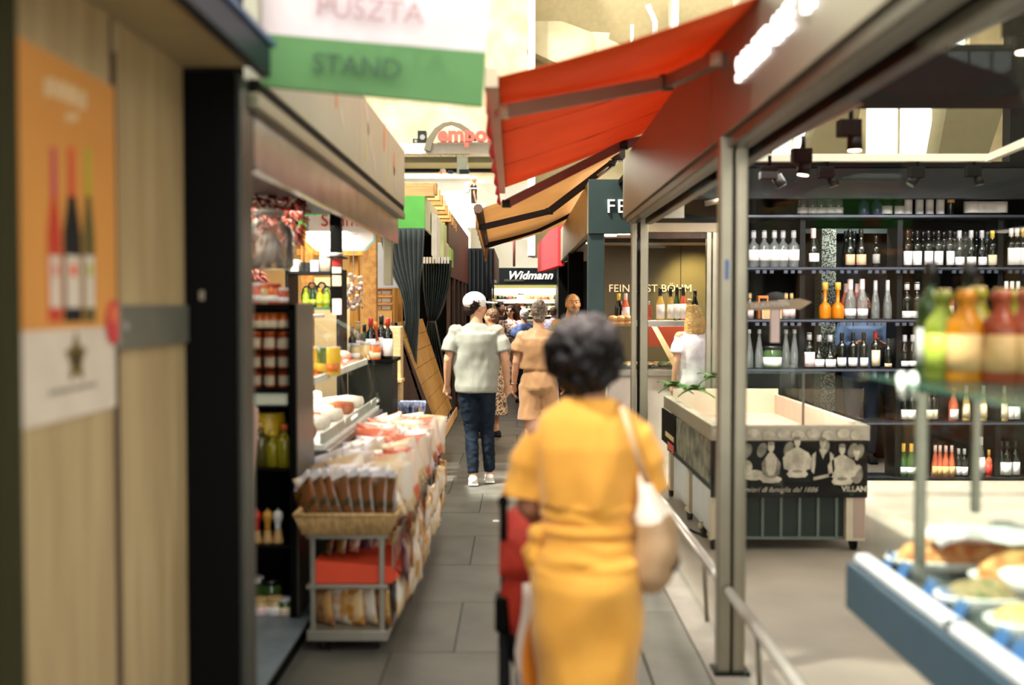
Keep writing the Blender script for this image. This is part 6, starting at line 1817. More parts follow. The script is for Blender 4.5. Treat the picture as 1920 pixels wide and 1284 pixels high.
def hand(bm, wr, direction, side, curl=.5, up_=V((0, 1, 0)), s=1.0):
    """palm with four fingers and a thumb, from the wrist along direction"""
    d = direction.normalized()
    n = (up_ - d * up_.dot(d)).normalized()       # palm-width axis (front)
    q = d.cross(n).normalized() * side            # palm normal
    p1 = wr + d * .085 * s
    tube(bm, [wr - d * .02 * s, wr + d * .02 * s, wr + d * .06 * s, p1], [.024 * s, .034 * s, .042 * s, .036 * s], 12, sq=.5)
    for k, (L, off) in enumerate(((.072, .027), (.080, .010), (.074, -.009), (.058, -.026))):
        a = p1 - d * .012 * s + n * off * s
        b = a + d * L * .45 * s - q * curl * .012 * s
        c = b + (d * (1 - curl * .5) - q * curl * .9).normalized() * L * .33 * s
        e = c + (d * (1 - curl) - q * curl * 1.5).normalized() * L * .30 * s
        tube(bm, [a, b, c, e], [.0098 * s, .0092 * s, .0085 * s, .0065 * s], 8)
        ball(bm, e, .0065 * s, 8, 6)
    a = wr + d * .018 * s + n * .024 * s
    b = a + (d * .6 + n * .8).normalized() * .035 * s
    c = b + (d * .85 + n * .4 - q * .2).normalized() * .030 * s
    tube(bm, [a, b, c], [.013 * s, .011 * s, .008 * s], 8); ball(bm, c, .008 * s, 8, 6)

def arm_pts(sh, el, wr): return [sh, sh.lerp(el, .5), el, el.lerp(wr, .35), wr]

def head(bm, c, yaw=0, s=1.0, pitch=0):
    """c: centre of the skull; local face direction +Y turned by yaw"""
    Rm = Matrix.Rotation(yaw, 3, 'Z') @ Matrix.Rotation(pitch, 3, 'X')
    def P(x, y, z): return c + Rm @ V((x * s, y * s, z * s))
    ball(bm, P(0, -.012, .018), (.076 * s, .095 * s, .098 * s), 18, 12, rot=Rm)
    ball(bm, P(0, .024, -.035), (.062 * s, .068 * s, .082 * s), 16, 10, rot=Rm)
    ball(bm, P(0, .052, -.088), (.030 * s, .026 * s, .024 * s), 10, 7, rot=Rm)       # chin
    tube(bm, [P(0, .082, .018), P(0, .104, -.018), P(0, .090, -.030)], [.009 * s, .015 * s, .011 * s], 8)  # nose
    for sx_ in (-1, 1):
        ball(bm, P(sx_ * .078, -.008, -.008), (.010 * s, .022 * s, .032 * s), 8, 7, rot=Rm)
        ball(bm, P(sx_ * .045, .058, -.030), (.022 * s, .018 * s, .020 * s), 8, 6, rot=Rm)
    tube(bm, [P(-.03, .074, .028), P(0, .084, .030), P(.03, .074, .028)], .011 * s, 8)   # brow
    return P

def face_parts(root, P, s=1.0, brow=(50, 36, 28), beard=None, glasses=False, lips=(170, 90, 84)):
    for sx_ in (-1, 1):
        b_ = B(); ball(b_, P(sx_ * .030, .078, .008), .0105 * s, 10, 8); e = part('eye', b_, mat('eye white', (230, 224, 214), .2), root, w=False)
        b_ = B(); ball(b_, P(sx_ * .030, .0855, .008), .0062 * s, 8, 6); me = mesh_of('iris', b_, mat('iris dark', (40, 28, 20), .2)); put('iris', me, e)
        b_ = B(); tube(b_, [P(sx_ * .014, .088, .030), P(sx_ * .032, .088, .036), P(sx_ * .048, .074, .030)], [.003 * s, .004 * s, .002 * s], 6); part('eyebrow', b_, mat('brow %s' % (brow,), brow), root, w=False)
    b_ = B(); tube(b_, [P(-.024, .078, -.056), P(-.008, .089, -.053), P(.008, .089, -.053), P(.024, .078, -.056)], [.002 * s, .0055 * s, .0055 * s, .002 * s], 7); part('mouth', b_, mat('lips %s' % (lips,), lips, .4), root, w=False)
    if beard:
        m = mat('beard %s' % (beard,), beard, .9, rgb2=tuple(int(c * .7) for c in beard), scale=80, bump=.6, bscale=120)
        b_ = B(); ball(b_, P(0, .050, -.092), (.040 * s, .036 * s, .030 * s), 12, 8); tube(b_, [P(-.034, .074, -.052), P(-.012, .090, -.040), P(.012, .090, -.040), P(.034, .074, -.052)], [.006 * s, .008 * s, .008 * s, .006 * s], 7)
        tube(b_, [P(-.062, .030, -.05), P(-.045, .052, -.08), P(0, .064, -.105), P(.045, .052, -.08), P(.062, .030, -.05)], [.010 * s, .016 * s, .018 * s, .016 * s, .010 * s], 8)
        me = fuse(b_, .006 * s, 2); me.materials.clear(); me.materials.append(m); put('beard', me, root)
    if glasses:
        b_ = B()
        for sx_ in (-1, 1):
            ball(b_, P(sx_ * .032, .096, .008), (.026 * s, .006 * s, .019 * s), 12, 8)
        tube(b_, [P(-.07, .03, .014), P(-.058, .088, .014), P(0, .102, .012), P(.058, .088, .014), P(.07, .03, .014)], .0025 * s, 6)
        part('sunglasses', b_, M_blackm, root, w=False)

def hairshape(root, P, s, m, kind, nm='hair'):
    b_ = B()
    if kind == 'short':
        ball(b_, P(0, -.022, .034), (.083 * s, .098 * s, .092 * s), 18, 12)
        ball(b_, P(0, -.055, -.02), (.070 * s, .055 * s, .06 * s), 14, 9)
    elif kind == 'crop':
        ball(b_, P(0, -.026, .034), (.080 * s, .092 * s, .086 * s), 18, 12)
    elif kind == 'long':
        ball(b_, P(0, -.022, .032), (.088 * s, .102 * s, .096 * s), 18, 12)
        for k in range(9):
            a = pi * .95 + (k - 4) * .36 + pi / 2 - pi * .45 - .2
            x_, y_ = .078 * sin((k - 4) * .42), -.03 - .065 * cos((k - 4) * .42)
            tube(b_, [P(x_ * .9, y_, .03), P(x_ * 1.25, y_ - .01, -.08), P(x_ * 1.3, y_, -.18), P(x_ * 1.1, y_ + .01, -.24)], [.03 * s, .034 * s, .03 * s, .012 * s], 8)
    elif kind == 'bun':
        ball(b_, P(0, -.022, .030), (.084 * s, .100 * s, .092 * s), 18, 12)
        ball(b_, P(0, -.05, -.05), (.062 * s, .05 * s, .06 * s), 14, 9)
        ball(b_, P(0, -.105, .085), (.052 * s, .044 * s, .048 * s), 12, 9)
    me = fuse(b_, .007 * s, 2, wrinkle(.006, 60, (1, 1, 1)))
    me.materials.clear(); me.materials.append(m)
    return put(nm, me, root)

def eye_off(P): return P

def torso(bm, s, g=0.0, z0=.86, z1=1.46, cx=0, cy=0, sw=1.0, waist=.128, lean=(0, 0)):
    """torso rings in units of a 1.75 m figure; g grows it for clothes"""
    prof = [(.84, .150, .108), (.90, .165, .115), (.97, .158, .108), (1.06, waist + .008, .100), (1.14, waist + .012, .100), (1.22, .158, .112), (1.30, .172, .115), (1.38, .168 * sw, .102), (1.42, .132 * sw, .084), (1.45, .092 * sw, .066), (1.475, .06, .054)]
    rings = []
    for z, rx_, ry_ in prof:
        if z < z0 - .001 or z > z1 + .001: continue
        f = (z - .84)
        rings.append(((cx + lean[0] * f) * s, (cy + lean[1] * f) * s, z * s, (rx_ + g) * s, (ry_ + g) * s))
    loft(bm, rings, 28)

def figure(label, loc, rotz, H=1.75, pose=None, sk=SK1, group=None, vox=.009):
    """body: one continuous skin; returns root, head frame and joints (local units)"""
    s = H / 1.75
    p = dict(hl=(-.09, 0, .90), kl=(-.095, .02, .49), al=(-.095, -.02, .08), hr=(.09, 0, .90), kr=(.095, .02, .49), ar=(.095, -.02, .08),
             sl=(-.185, 0, 1.40), el=(-.235, -.01, 1.12), wl=(-.235, .04, .87), sr=(.185, 0, 1.40), er=(.235, -.01, 1.12), wr=(.235, .04, .87),
             head=(0, .01, 1.625), yaw=0, pitch=0, fl=0, frr=0, curl=.45, hs=1.0, sw=1.0)
    p.update(pose or {})
    J = {k: V(v) * s for k, v in p.items() if isinstance(v, tuple)}
    root = thing('person', label, 'person', loc, rotz, group)
    b_ = B()
    torso(b_, s, sw=p['sw'])
    ball(b_, (0, 0, .90 * s), (.155 * s, .112 * s, .12 * s), 18, 10)
    for a in ('l', 'r'):
        side = -1 if a == 'l' else 1
        tube(b_, [J['h' + a] + V((0, 0, .04)) * s, J['h' + a].lerp(J['k' + a], .4), J['k' + a], J['k' + a].lerp(J['a' + a], .3), J['a' + a]], [.088 * s, .078 * s, .054 * s, .054 * s, .034 * s], 14)
        ball(b_, J['h' + a], .086 * s, 12, 8); ball(b_, J['k' + a], .054 * s, 12, 8)
        f = J['a' + a]; yw = p['fl'] if a == 'l' else p['frr']
        tube(b_, [f + V((0, -.035, -.045)) * s, f + V((0, .05, -.045)) * s, f + V((0, .15, -.055)) * s], [.036 * s, .038 * s, .028 * s], 10, sq=.8)
        ball(b_, f, .038 * s, 10, 7)
        ball(b_, J['s' + a], .058 * s, 12, 8)
        tube(b_, arm_pts(J['s' + a], J['e' + a], J['w' + a]), [.052 * s, .046 * s, .038 * s, .038 * s, .025 * s], 12)
        ball(b_, J['e' + a], .039 * s, 10, 7)
        hand(b_, J['w' + a], J['w' + a] - J['e' + a], side, p['curl'], s=s)
    hc = J['head']
    tube(b_, [V((0, 0, 1.43)) * s, V((0, .0, 1.50)) * s, hc + V((0, -.01, -.04)) * s], [.068 * s, .055 * s, .056 * s], 14)
    P = head(b_, hc, p['yaw'], s * p['hs'], p['pitch'])
    me = fuse(b_, vox, 2)
    me.materials.clear(); me.materials.append(sk)
    put('body', me, root)
    return root, P, J, s

def garment(root, nm, build, m, vox=.011, disp=None, smooth=5, label=None):
    b_ = B(); build(b_)
    me = fuse(b_, vox, smooth, disp)
    me.materials.clear(); me.materials.append(m)
    return put(nm, me, root, label=label)

def tee(J, s, g=.018, z0=.84, sl=.62, loose=0, ends=.02):
    def f(bm):
        torso(bm, s, g + loose * .4, z0=z0, z1=1.39, waist=.14 + loose)
        loft(bm, [(0, 0, 1.36 * s, .19 * s, .118 * s), (0, 0, 1.40 * s, .168 * s, .108 * s), (0, 0, 1.44 * s, .122 * s, .090 * s), (0, 0, 1.472 * s, .082 * s, .070 * s)], 24)
        for a in ('l', 'r'):
            S_, E_ = J['s' + a], J['e' + a]
            tube(bm, [S_ + V((0, 0, .02)) * s * .5 + (V((0, 0, 1.40 * s)) - S_) * .35, S_ + V((0, 0, -.012)) * s, S_.lerp(E_, sl * .5), S_.lerp(E_, sl)], [.056 * s, .068 * s, (.068 + ends * .5) * s, (.064 + ends) * s], 16)
    return f
def trousers(J, s, g=.02, to=1.0, hipg=.012, cuff=None, top=1.0):
    def f(bm):
        loft(bm, [(0, 0, .86 * s, (.15 + hipg) * s, (.11 + hipg) * s), (0, 0, .95 * s, (.158 + hipg) * s, (.112 + hipg) * s), (0, 0, top * s, (.142 + hipg) * s, (.105 + hipg) * s)], 26)
        ball(bm, (0, -.01 * s, .88 * s), ((.15 + hipg) * s, (.118 + hipg) * s, .10 * s), 18, 10)
        for a in ('l', 'r'):
            h, k, an = J['h' + a], J['k' + a], J['a' + a]
            if to > 1: pts, rs = [h, h.lerp(k, .45), k, k.lerp(an, .4), k.lerp(an, (to - 1))], [.092 + g * .7, .082 + g, .058 + g, .056 + g, (cuff or .042 + g)]
            else: pts, rs = [h, h.lerp(k, .5), h.lerp(k, to)], [.092 + g * .7, .086 + g, (cuff or .08 + g)]
            tube(bm, pts, [r * s for r in rs], 16)
    return f
def shoes(root, J, s, m, sole=M_white):
    for a in ('l', 'r'):
        f = J['a' + a]
        b_ = B()
        ball(b_, f + V((0, .09, -.040)) * s, (.046 * s, .078 * s, .036 * s), 14, 9)
        ball(b_, f + V((0, -.01, -.032)) * s, (.042 * s, .060 * s, .045 * s), 14, 9)
        box(b_, tuple(f + V((-.042, -.055, -.078)) * s), tuple(f + V((.042, .150, -.052)) * s), .012)
        me = fuse(b_, .007, 3); me.materials.clear(); me.materials.append(m); o = put('shoe', me, root)
        b_ = B(); box(b_, tuple(f + V((-.044, -.06, -.080)) * s), tuple(f + V((.044, .158, -.064)) * s), .010)
        put('sole', mesh_of('sole', b_, sole), o)

# ---------------- man in grey t-shirt (seen from behind)
md = 10.3
mx = X_(893, md)
root, P, J, s = figure('man in grey t-shirt, dark jeans and white cap walking away in mid aisle', (mx, md, .0), R(4), 1.775,
    dict(sl=(-.195, 0, 1.40), sr=(.195, 0, 1.40), el=(-.258, -.03, 1.14), wl=(-.265, .05, .90), er=(.262, -.03, 1.14), wr=(.285, .06, .90), hl=(-.085, 0, .90), kl=(-.045, .03, .49), al=(-.03, -.06, .085), hr=(.085, 0, .90), kr=(.10, .05, .49), ar=(.125, .08, .085), yaw=R(-62), head=(.0, .02, 1.615), curl=.7))
M_tee = mat('heather grey jersey', (144, 144, 132), .85, rgb2=(134, 134, 122), scale=12, sheen=.2)
garment(root, 'tshirt', tee(J, s, .022, z0=.84, sl=.74, loose=.035, ends=.018), M_tee, disp=wrinkle(.007, 9))
M_jean = mat('dark navy denim', (17, 25, 36), .75, rgb2=(27, 37, 50), scale=14)
garment(root, 'jeans', trousers(J, s, .006, to=1.94, hipg=.004, cuff=.052), M_jean, disp=wrinkle(.006, 16, (1, 1, 1.8)))
shoes(root, J, s, mat('white sneaker', (236, 228, 220), .5))
hairshape(root, P, s, mat('dark brown hair', (40, 28, 22), .6), 'short')
face_parts(root, P, s)
M_cap = mat('white cap cloth', (250, 246, 248), .7)
b_ = B(); Rm = Matrix.Rotation(R(-62), 3, 'Z')
ball(b_, P(0, -.018, .050), (.094 * s, .112 * s, .090 * s), 20, 12, rot=Rm)
cap_me = fuse(b_, .007, 2); cap_me.materials.clear(); cap_me.materials.append(M_cap); cap_o = put('cap', cap_me, root)
b_ = B(); rows = []
for j in range(5):
    v_ = j / 4
    rows.append([P((i / 6 - .5) * .15 * (1 - .25 * v_ * v_), .070 + .125 * v_ * (1 - .3 * abs(i / 3 - 1) ** 2), .045 - .012 * v_ + .010 * (1 - abs(i / 3 - 1) ** 2)) for i in range(7)])
sheet(b_, rows, th=.004); put('visor', mesh_of('visor', b_, M_cap), cap_o)

# ---------------- woman in beige jumpsuit
wd2 = 10.95
root, P, J, s = figure('woman in beige belted short jumpsuit with bun hair walking beside the capped man', (X_(1010, wd2), wd2, 0), R(-6), 1.70,
    dict(sl=(-.170, 0, 1.39), sr=(.170, 0, 1.39), el=(-.225, -.03, 1.13), wl=(-.255, .04, .90), er=(.225, 0, 1.13), wr=(.24, .09, .92), kl=(-.085, -.02, .49), al=(-.08, -.14, .12), kr=(.09, .06, .49), ar=(.10, .10, .085), yaw=R(10), head=(0, .02, 1.63), curl=.55))
M_beige = mat('beige satin cloth', (184, 138, 92), .55, rgb2=(166, 122, 78), scale=6, sheen=.4)
def jump(bm):
    tee(J, s, .024, z0=1.06, sl=.62, loose=.02, ends=.03)(bm)
    loft(bm, [(0, 0, 1.12 * s, .148 * s, .122 * s), (0, 0, 1.06 * s, .142 * s, .116 * s), (0, 0, .98 * s, .178 * s, .142 * s), (0, 0, .88 * s, .195 * s, .155 * s)], 26)
    trousers(J, s, .03, to=.86, hipg=.03, cuff=.125)(bm)
garment(root, 'jumpsuit', jump, M_beige, disp=wrinkle(.011, 10))
b_ = B(); loft(b_, [(0, 0, 1.055 * s, .150 * s, .124 * s), (0, 0, 1.09 * s, .150 * s, .124 * s)], 26); part('belt', b_, mat('beige belt', (196, 150, 100), .6), root, w=False)
shoes(root, J, s, mat('tan sandal', (176, 130, 90), .6))
M_hairb = mat('brown hair with grey streaks', (70, 56, 46), .5, rgb2=(150, 138, 126), scale=26, stretch=(4, 4, 1))
hairshape(root, P, s, M_hairb, 'bun'); face_parts(root, P, s)
b_ = B(); tube(b_, [J['wl'] + V((.03 * cos(k * pi / 6), .03 * sin(k * pi / 6), .01)) for k in range(13)], .005, 6); part('bracelet', b_, M_steel, root, w=False)

# ---------------- vendor leaning out of the stall
vd = 12.9
root, P, J, s = figure('grey haired bearded man in pale olive t-shirt leaning at the dark stall pillar', (X_(1070, vd), vd, 0), R(-152), 1.80,
    dict(yaw=R(-22), head=(.0, .05, 1.62), pitch=R(6), el=(-.24, .02, 1.12), wl=(-.18, .22, 1.0)), sk=SK3)
garment(root, 'tshirt', tee(J, s, .022, z0=.84, sl=.66, loose=.03), mat('pale olive jersey', (168, 160, 116), .85), disp=wrinkle(.006, 9), vox=.014)
garment(root, 'trousers', trousers(J, s, .01, to=1.95), mat('charcoal trousers', (44, 44, 44), .8), vox=.014)
shoes(root, J, s, M_charcoal, M_black)
hairshape(root, P, s, mat('short grey hair', (112, 98, 70), .8, rgb2=(84, 72, 52), scale=30), 'crop'); face_parts(root, P, s, brow=(90, 70, 50), beard=(150, 140, 124))

# ---------------- crowd far down the aisle
def crowd(label, px, d, rz_, H, hk, hm, cm, lm, sk=SK1, dress=False, glasses=False, pat=None, yaw=0, py=None):
    root, P, J, s = figure(label, (X_(px, d), d, 0), rz_, H, dict(yaw=yaw), sk=sk, vox=.014)
    if dress:
        def f(bm):
            tee(J, s, .022, z0=1.06, sl=.5, loose=.01)(bm)
            loft(bm, [(0, 0, 1.10 * s, .15 * s, .12 * s), (0, 0, .9 * s, .19 * s, .15 * s), (0, 0, .55 * s, .22 * s, .19 * s), (0, 0, .30 * s, .25 * s, .22 * s)], 26)
        garment(root, 'dress', f, cm, vox=.016, disp=wrinkle(.008, 9))
    else:
        garment(root, 'shirt', tee(J, s, .022, z0=.84, sl=.66, loose=.02), cm, vox=.016, disp=wrinkle(.007, 9))
        garment(root, 'trousers', trousers(J, s, .01, to=1.95), lm, vox=.016)
    shoes(root, J, s, M_charcoal, M_black)
    hairshape(root, P, s, hm, hk); face_parts(root, P, s, glasses=glasses)
    return root
M_flor = mat('white floral print', (236, 214, 196), .7, rgb2=(120, 70, 60), scale=22, detail=2, ramp=(.48, .56))
M_hd = mat('dark brown long hair', (52, 30, 22), .5); M_hk = mat('black hair', (20, 16, 16), .5); M_hw = mat('white grey hair', (206, 200, 196), .7); M_hm = mat('mid brown hair', (92, 64, 42), .6)
crowd('woman in white floral dress and sunglasses facing the camera behind the capped man', 957, 20.5, R(168), 1.66, 'long', M_hd, M_flor, M_black, dress=True, glasses=True)
crowd('dark haired woman in dark top holding a phone near the black drape stall', 939, 20.9, R(-150), 1.72, 'short', M_hk, mat('charcoal knit', (52, 48, 50), .8), M_black, sk=SK2)
crowd('white haired person in blue shirt beyond the beige jumpsuit woman', 983, 19.0, R(20), 1.60, 'short', M_hw, mat('cornflower blue shirt', (96, 116, 176), .8), mat('navy trousers', (34, 40, 60), .8))
crowd('brown haired person in patterned dress close behind the capped man', 922, 14.0, R(60), 1.62, 'short', M_hm, mat('small leopard print', (196, 170, 140), .7, rgb2=(70, 54, 44), scale=40, detail=2, ramp=(.46, .56)), M_black, dress=True)
crowd('brown haired woman in dark red top far behind the floral dress', 968, 23.6, R(30), 1.70, 'long', M_hm, mat('dark red top', (110, 44, 42), .8), M_black)
crowd('person in lilac patterned top at the far right of the aisle end', 1038, 24.5, R(-20), 1.62, 'short', M_hm, mat('lilac print', (150, 140, 180), .7, rgb2=(220, 210, 220), scale=20), M_black)
# shopper in white inside the delicatessen
crowd('blonde woman in white blouse standing at the lit service counter', 1300, 11.75, R(28), 1.66, 'long', mat('blonde hair', (214, 176, 110), .5, rgb2=(190, 146, 84), scale=20), mat('white blouse', (244, 236, 236), .7, rgb2=(226, 214, 222), scale=16), mat('light trousers', (200, 196, 200), .8))
# man in denim: a mirror reflection, built as a figure behind the shelves
root, P, J, s = figure('reflected man in blue denim shirt and jeans, built behind the middle bottle shelves', (X_(1617, 11.75), 11.75, 0), R(180), 1.80, dict(el=(-.29, .05, 1.15), wl=(-.14, .20, 1.22), er=(.29, .05, 1.15), wr=(.14, .20, 1.22), head=(0, .03, 1.62)), sk=SK2, vox=.014)
M_den = mat('blue denim shirt', (58, 84, 116), .8, rgb2=(46, 68, 98), scale=10)
def shirt(bm):
    tee(J, s, .026, z0=.84, sl=.9, loose=.03)(bm)
    for a in ('l', 'r'):
        tube(bm, [J['s' + a], J['e' + a], J['e' + a].lerp(J['w' + a], .85)], [.07 * s, .058 * s, .046 * s], 14)
garment(root, 'denim_shirt', shirt, M_den, vox=.014, disp=wrinkle(.008, 9))
garment(root, 'jeans', trousers(J, s, .014, to=1.95), mat('blue jeans', (44, 62, 88), .8), vox=.014, disp=wrinkle(.008, 9)); shoes(root, J, s, M_charcoal, M_black)
hairshape(root, P, s, M_hk, 'short'); face_parts(root, P, s)
# gallery people
root, P, J, s = figure('man in white cap and black t-shirt walking on the gallery stairs', (gx(889), D - .42, gz(419)), R(-80), 1.62, dict(hs=1.1), vox=.014)
garment(root, 'tshirt', tee(J, s, .022, z0=.84, sl=.66), mat('black tshirt', (34, 30, 38), .8), vox=.016)
garment(root, 'trousers', trousers(J, s, .012, to=1.95), mat('dark brown trousers', (60, 44, 40), .8), vox=.016); shoes(root, J, s, M_white)
hairshape(root, P, s, M_hm, 'crop'); face_parts(root, P, s)
b_ = B(); ball(b_, P(0, -.015, .055), (.10 * s, .12 * s, .09 * s), 16, 10); tube(b_, [P(0, .06, .04), P(0, .15, .03)], [.06 * s, .05 * s], 10, sq=.2); part('cap', b_, M_cap, root, w=False)
b_ = B(); box(b_, (-.15, -.32, 1.02), (.15, -.14, 1.40), .05); part('backpack', b_, mat('white backpack', (226, 214, 206), .7), root, w=False)
root, P, J, s = figure('white haired person in cream shirt leaning over the gallery parapet', (gx(822), D + .85, gz(392)), R(-60), 1.62, dict(head=(0, .16, 1.58), pitch=R(20)), vox=.014)
garment(root, 'shirt', tee(J, s, .022, z0=.84, sl=.66), mat('cream shirt', (236, 222, 200), .8), vox=.016)
garment(root, 'trousers', trousers(J, s, .012, to=1.95), M_greyconc, vox=.016); hairshape(root, P, s, M_hw, 'short'); face_parts(root, P, s)

# ---------------- woman in yellow dress, close in front of the camera (seen from behind)
yd = 3.36
yx = X_(1104, yd)
root, P, J, s = figure('woman in mustard yellow wrap dress with curly black grey hair pushing a stroller', (yx, yd, 0), R(-2), 1.635,
    dict(sw=.86, sl=(-.150, 0, 1.35), sr=(.150, 0, 1.35), el=(-.195, .03, 1.12), wl=(-.17, .24, 1.04), er=(.182, .04, 1.15), wr=(.20, .25, 1.04), head=(-.015, .03, 1.60), yaw=R(-8), kl=(-.10, .03, .49), al=(-.10, -.02, .085), kr=(.09, -.01, .49), ar=(.09, -.08, .085), curl=.9), sk=SK2, vox=.007)
M_yel = mat('mustard yellow linen', (222, 160, 60), .8, rgb2=(210, 146, 48), scale=5, sheen=.25, bump=.15, bscale=90)
def ydisp(co):
    z = co.z
    n = noise.noise(V((co.x * 9, co.y * 9, z * 3)))
    v = .007 * n
    if z > 1.06:      # long soft folds falling from the shoulders
        v += .009 * sin(co.x * 42 + 2 * n) * min(1, (1.36 - z) * 4 if z > 1.1 else 1)
    if .86 < z < 1.06:  # gathered creases around the waist
        v += .0032 * sin(z * 120 + co.x * 14 + 3 * n)
    if z < .9:
        v += .005 * sin(co.x * 26 + co.y * 10 + 3 * n) + .004 * sin(z * 26 - co.x * 22)
    return v
def ydress(bm):
    g = .012
    loft(bm, [(0, 0, .34 * s, .155 * s, .150 * s), (0, 0, .50 * s, .160 * s, .150 * s), (0, 0, .66 * s, .172 * s, .150 * s), (0, -.01 * s, .80 * s, .184 * s, .152 * s), (0, -.015 * s, .88 * s, .186 * s, .156 * s), (0, -.01 * s, .96 * s, .172 * s, .138 * s),
              (0, 0, 1.03 * s, .152 * s, .118 * s), (0, 0, 1.07 * s, .146 * s, .114 * s), (0, 0, 1.12 * s, .160 * s, .122 * s), (0, 0, 1.22 * s, .178 * s, .128 * s), (0, 0, 1.32 * s, .190 * s, .126 * s), (0, 0, 1.37 * s, .182 * s, .112 * s), (0, 0, 1.41 * s, .160 * s, .100 * s), (0, .0, 1.445 * s, .122 * s, .084 * s), (0, .0, 1.478 * s, .080 * s, .068 * s)], 34)
    for a, sg_ in (('l', -1), ('r', 1)):
        S_, E_ = J['s' + a], J['e' + a]
        e = S_.lerp(E_, .86) + V((sg_ * .02, .0, 0)) * s
        tube(bm, [S_ + V((-sg_ * .06, 0, .012)) * s, S_ + V((0, 0, -.006)) * s, S_.lerp(e, .45) + V((sg_ * .008, 0, 0)), e], [.054 * s, .064 * s, .072 * s, .076 * s], 20)
garment(root, 'dress', ydress, M_yel, vox=.008, disp=ydisp, smooth=6)
b_ = B(); loft(b_, [(0, 0, 1.035 * s, .156 * s, .122 * s), (0, 0, 1.05 * s, .160 * s, .126 * s), (0, 0, 1.075 * s, .156 * s, .121 * s)], 34); part('waist_tie', b_, M_yel, root, w=False)
b_ = B(); ball(b_, (-.165 * s, -.03 * s, 1.04 * s), (.030, .035, .030), 12, 8)
tube(b_, [(-.165 * s, -.03 * s, 1.04 * s), (-.19 * s, -.02, .98 * s), (-.175 * s, -.01, .90 * s)], [.020, .028, .016], 10, sq=.4)
tube(b_, [(-.165 * s, -.03 * s, 1.04 * s), (-.175 * s, -.05, .97 * s), (-.150 * s, -.06, .92 * s)], [.018, .024, .014], 10, sq=.4)
me = fuse(b_, .006, 3); me.materials.clear(); me.materials.append(M_yel); put('tie_knot', me, root)
b_ = B(); rows = []
for j in range(9):
    v_ = j / 8; z = (.80 - .44 * v_) * s
    rows.append([((-.172 - .045 * sin(pi * min(1, v_ * 1.1)) + .02 * i) * s, (.03 + .05 * i * .4) * s, z) for i in range(4)])
sheet(b_, rows, th=.004); part('skirt_flap', b_, mat('deep amber lining', (206, 124, 24), .75), root, w=False)
shoes(root, J, s, mat('tan sandal', (176, 130, 90), .6))
face_parts(root, P, s)
# curly hair
b_ = B(); rr_ = random.Random(21)
Hc = J['head'] + V((-.0, -.03, .0)) * s
ball(b_, Hc + V((0, 0, .01)), (.098, .105, .112), 18, 12)
for k in range(190):
    z = rr_.uniform(-1, 1); a = rr_.uniform(0, 2 * pi); r = math.sqrt(1 - z * z)
    p_ = V((r * cos(a) * .106, r * sin(a) * .110, z * .112))
    if p_.y > .07: continue
    if z < -.55: p_.x *= .9
    ball(b_, Hc + p_ + V((0, 0, .012)), rr_.uniform(.013, .026), 8, 6)
me = fuse(b_, .0065, 1, wrinkle(.004, 70, (1, 1, 1)))
me.materials.clear()
M_curl = mat('black curls with grey highlight at the crown', (16, 13, 14), .42, rgb2=(26, 22, 24), scale=12)
nt = M_curl.node_tree
# grey strands and highlight put into the colour towards the crown (object space height)
bs = nt.nodes['Principled BSDF']; old = [l for l in nt.links if l.to_socket == bs.inputs['Base Color']][0].from_socket
tc = nt.nodes.new('ShaderNodeTexCoord'); sp_x = nt.nodes.new('ShaderNodeSeparateXYZ'); nt.links.new(tc.outputs['Object'], sp_x.inputs[0])
mr = nt.nodes.new('ShaderNodeMapRange'); mr.inputs['From Min'].default_value = 1.55; mr.inputs['From Max'].default_value = 1.62
nt.links.new(sp_x.outputs['Z'], mr.inputs['Value'])
nz = nt.nodes.new('ShaderNodeTexNoise'); nz.inputs['Scale'].default_value = 24
nt.links.new(tc.outputs['Object'], nz.inputs['Vector'])
mm = nt.nodes.new('ShaderNodeMath'); mm.operation = 'MULTIPLY'; nt.links.new(mr.outputs[0], mm.inputs[0]); nt.links.new(nz.outputs['Fac'], mm.inputs[1])
mxc = nt.nodes.new('ShaderNodeMixRGB'); nt.links.new(mm.outputs[0], mxc.inputs[0]); nt.links.new(old, mxc.inputs[1]); mxc.inputs[2].default_value = lin((120, 108, 110))
nt.links.new(mxc.outputs[0], bs.inputs['Base Color'])
me.materials.append(M_curl); put('hair', me, root)

# handbag
M_bagt = mat('tan leather', (164, 132, 98), .5, rgb2=(148, 116, 84), scale=9)
M_bagc = mat('cream canvas', (240, 222, 206), .6)
hb = thing('handbag', 'tan and cream slouchy shoulder bag hanging at the right hip of the yellow dress', 'bag', (W(1236, 1000, 3.30).x, 3.30, .62))
c = W(1232, 1000, 3.28)
def dispb(co): return .006 * noise.noise(co * 14)
b_ = B()
loft(b_, [(c.x - .015, 3.30, Z_(1108, 3.3), .030, .03), (c.x - .01, 3.30, Z_(1085, 3.3), .058, .052), (c.x, 3.30, Z_(1040, 3.3), .068, .062), (c.x, 3.30, Z_(985, 3.3), .062, .055), (c.x - .004, 3.30, Z_(960, 3.3), .052, .045)], 24)
me = fuse(b_, .007, 3, dispb); me.transform(fr(hb).inverted()); me.materials.clear(); me.materials.append(M_bagt); put('pouch', me, hb)
b_ = B()
loft(b_, [(c.x - .002, 3.30, Z_(1010, 3.3), .060, .055), (c.x - .006, 3.30, Z_(970, 3.3), .054, .050), (c.x - .022, 3.30, Z_(930, 3.3), .034, .040), (c.x - .040, 3.30, Z_(895, 3.3), .016, .022), (c.x - .046, 3.30, Z_(880, 3.3), .008, .014)], 24)
me = fuse(b_, .006, 3, dispb); me.transform(fr(hb).inverted()); me.materials.clear(); me.materials.append(M_bagc); put('upper_flap', me, hb)
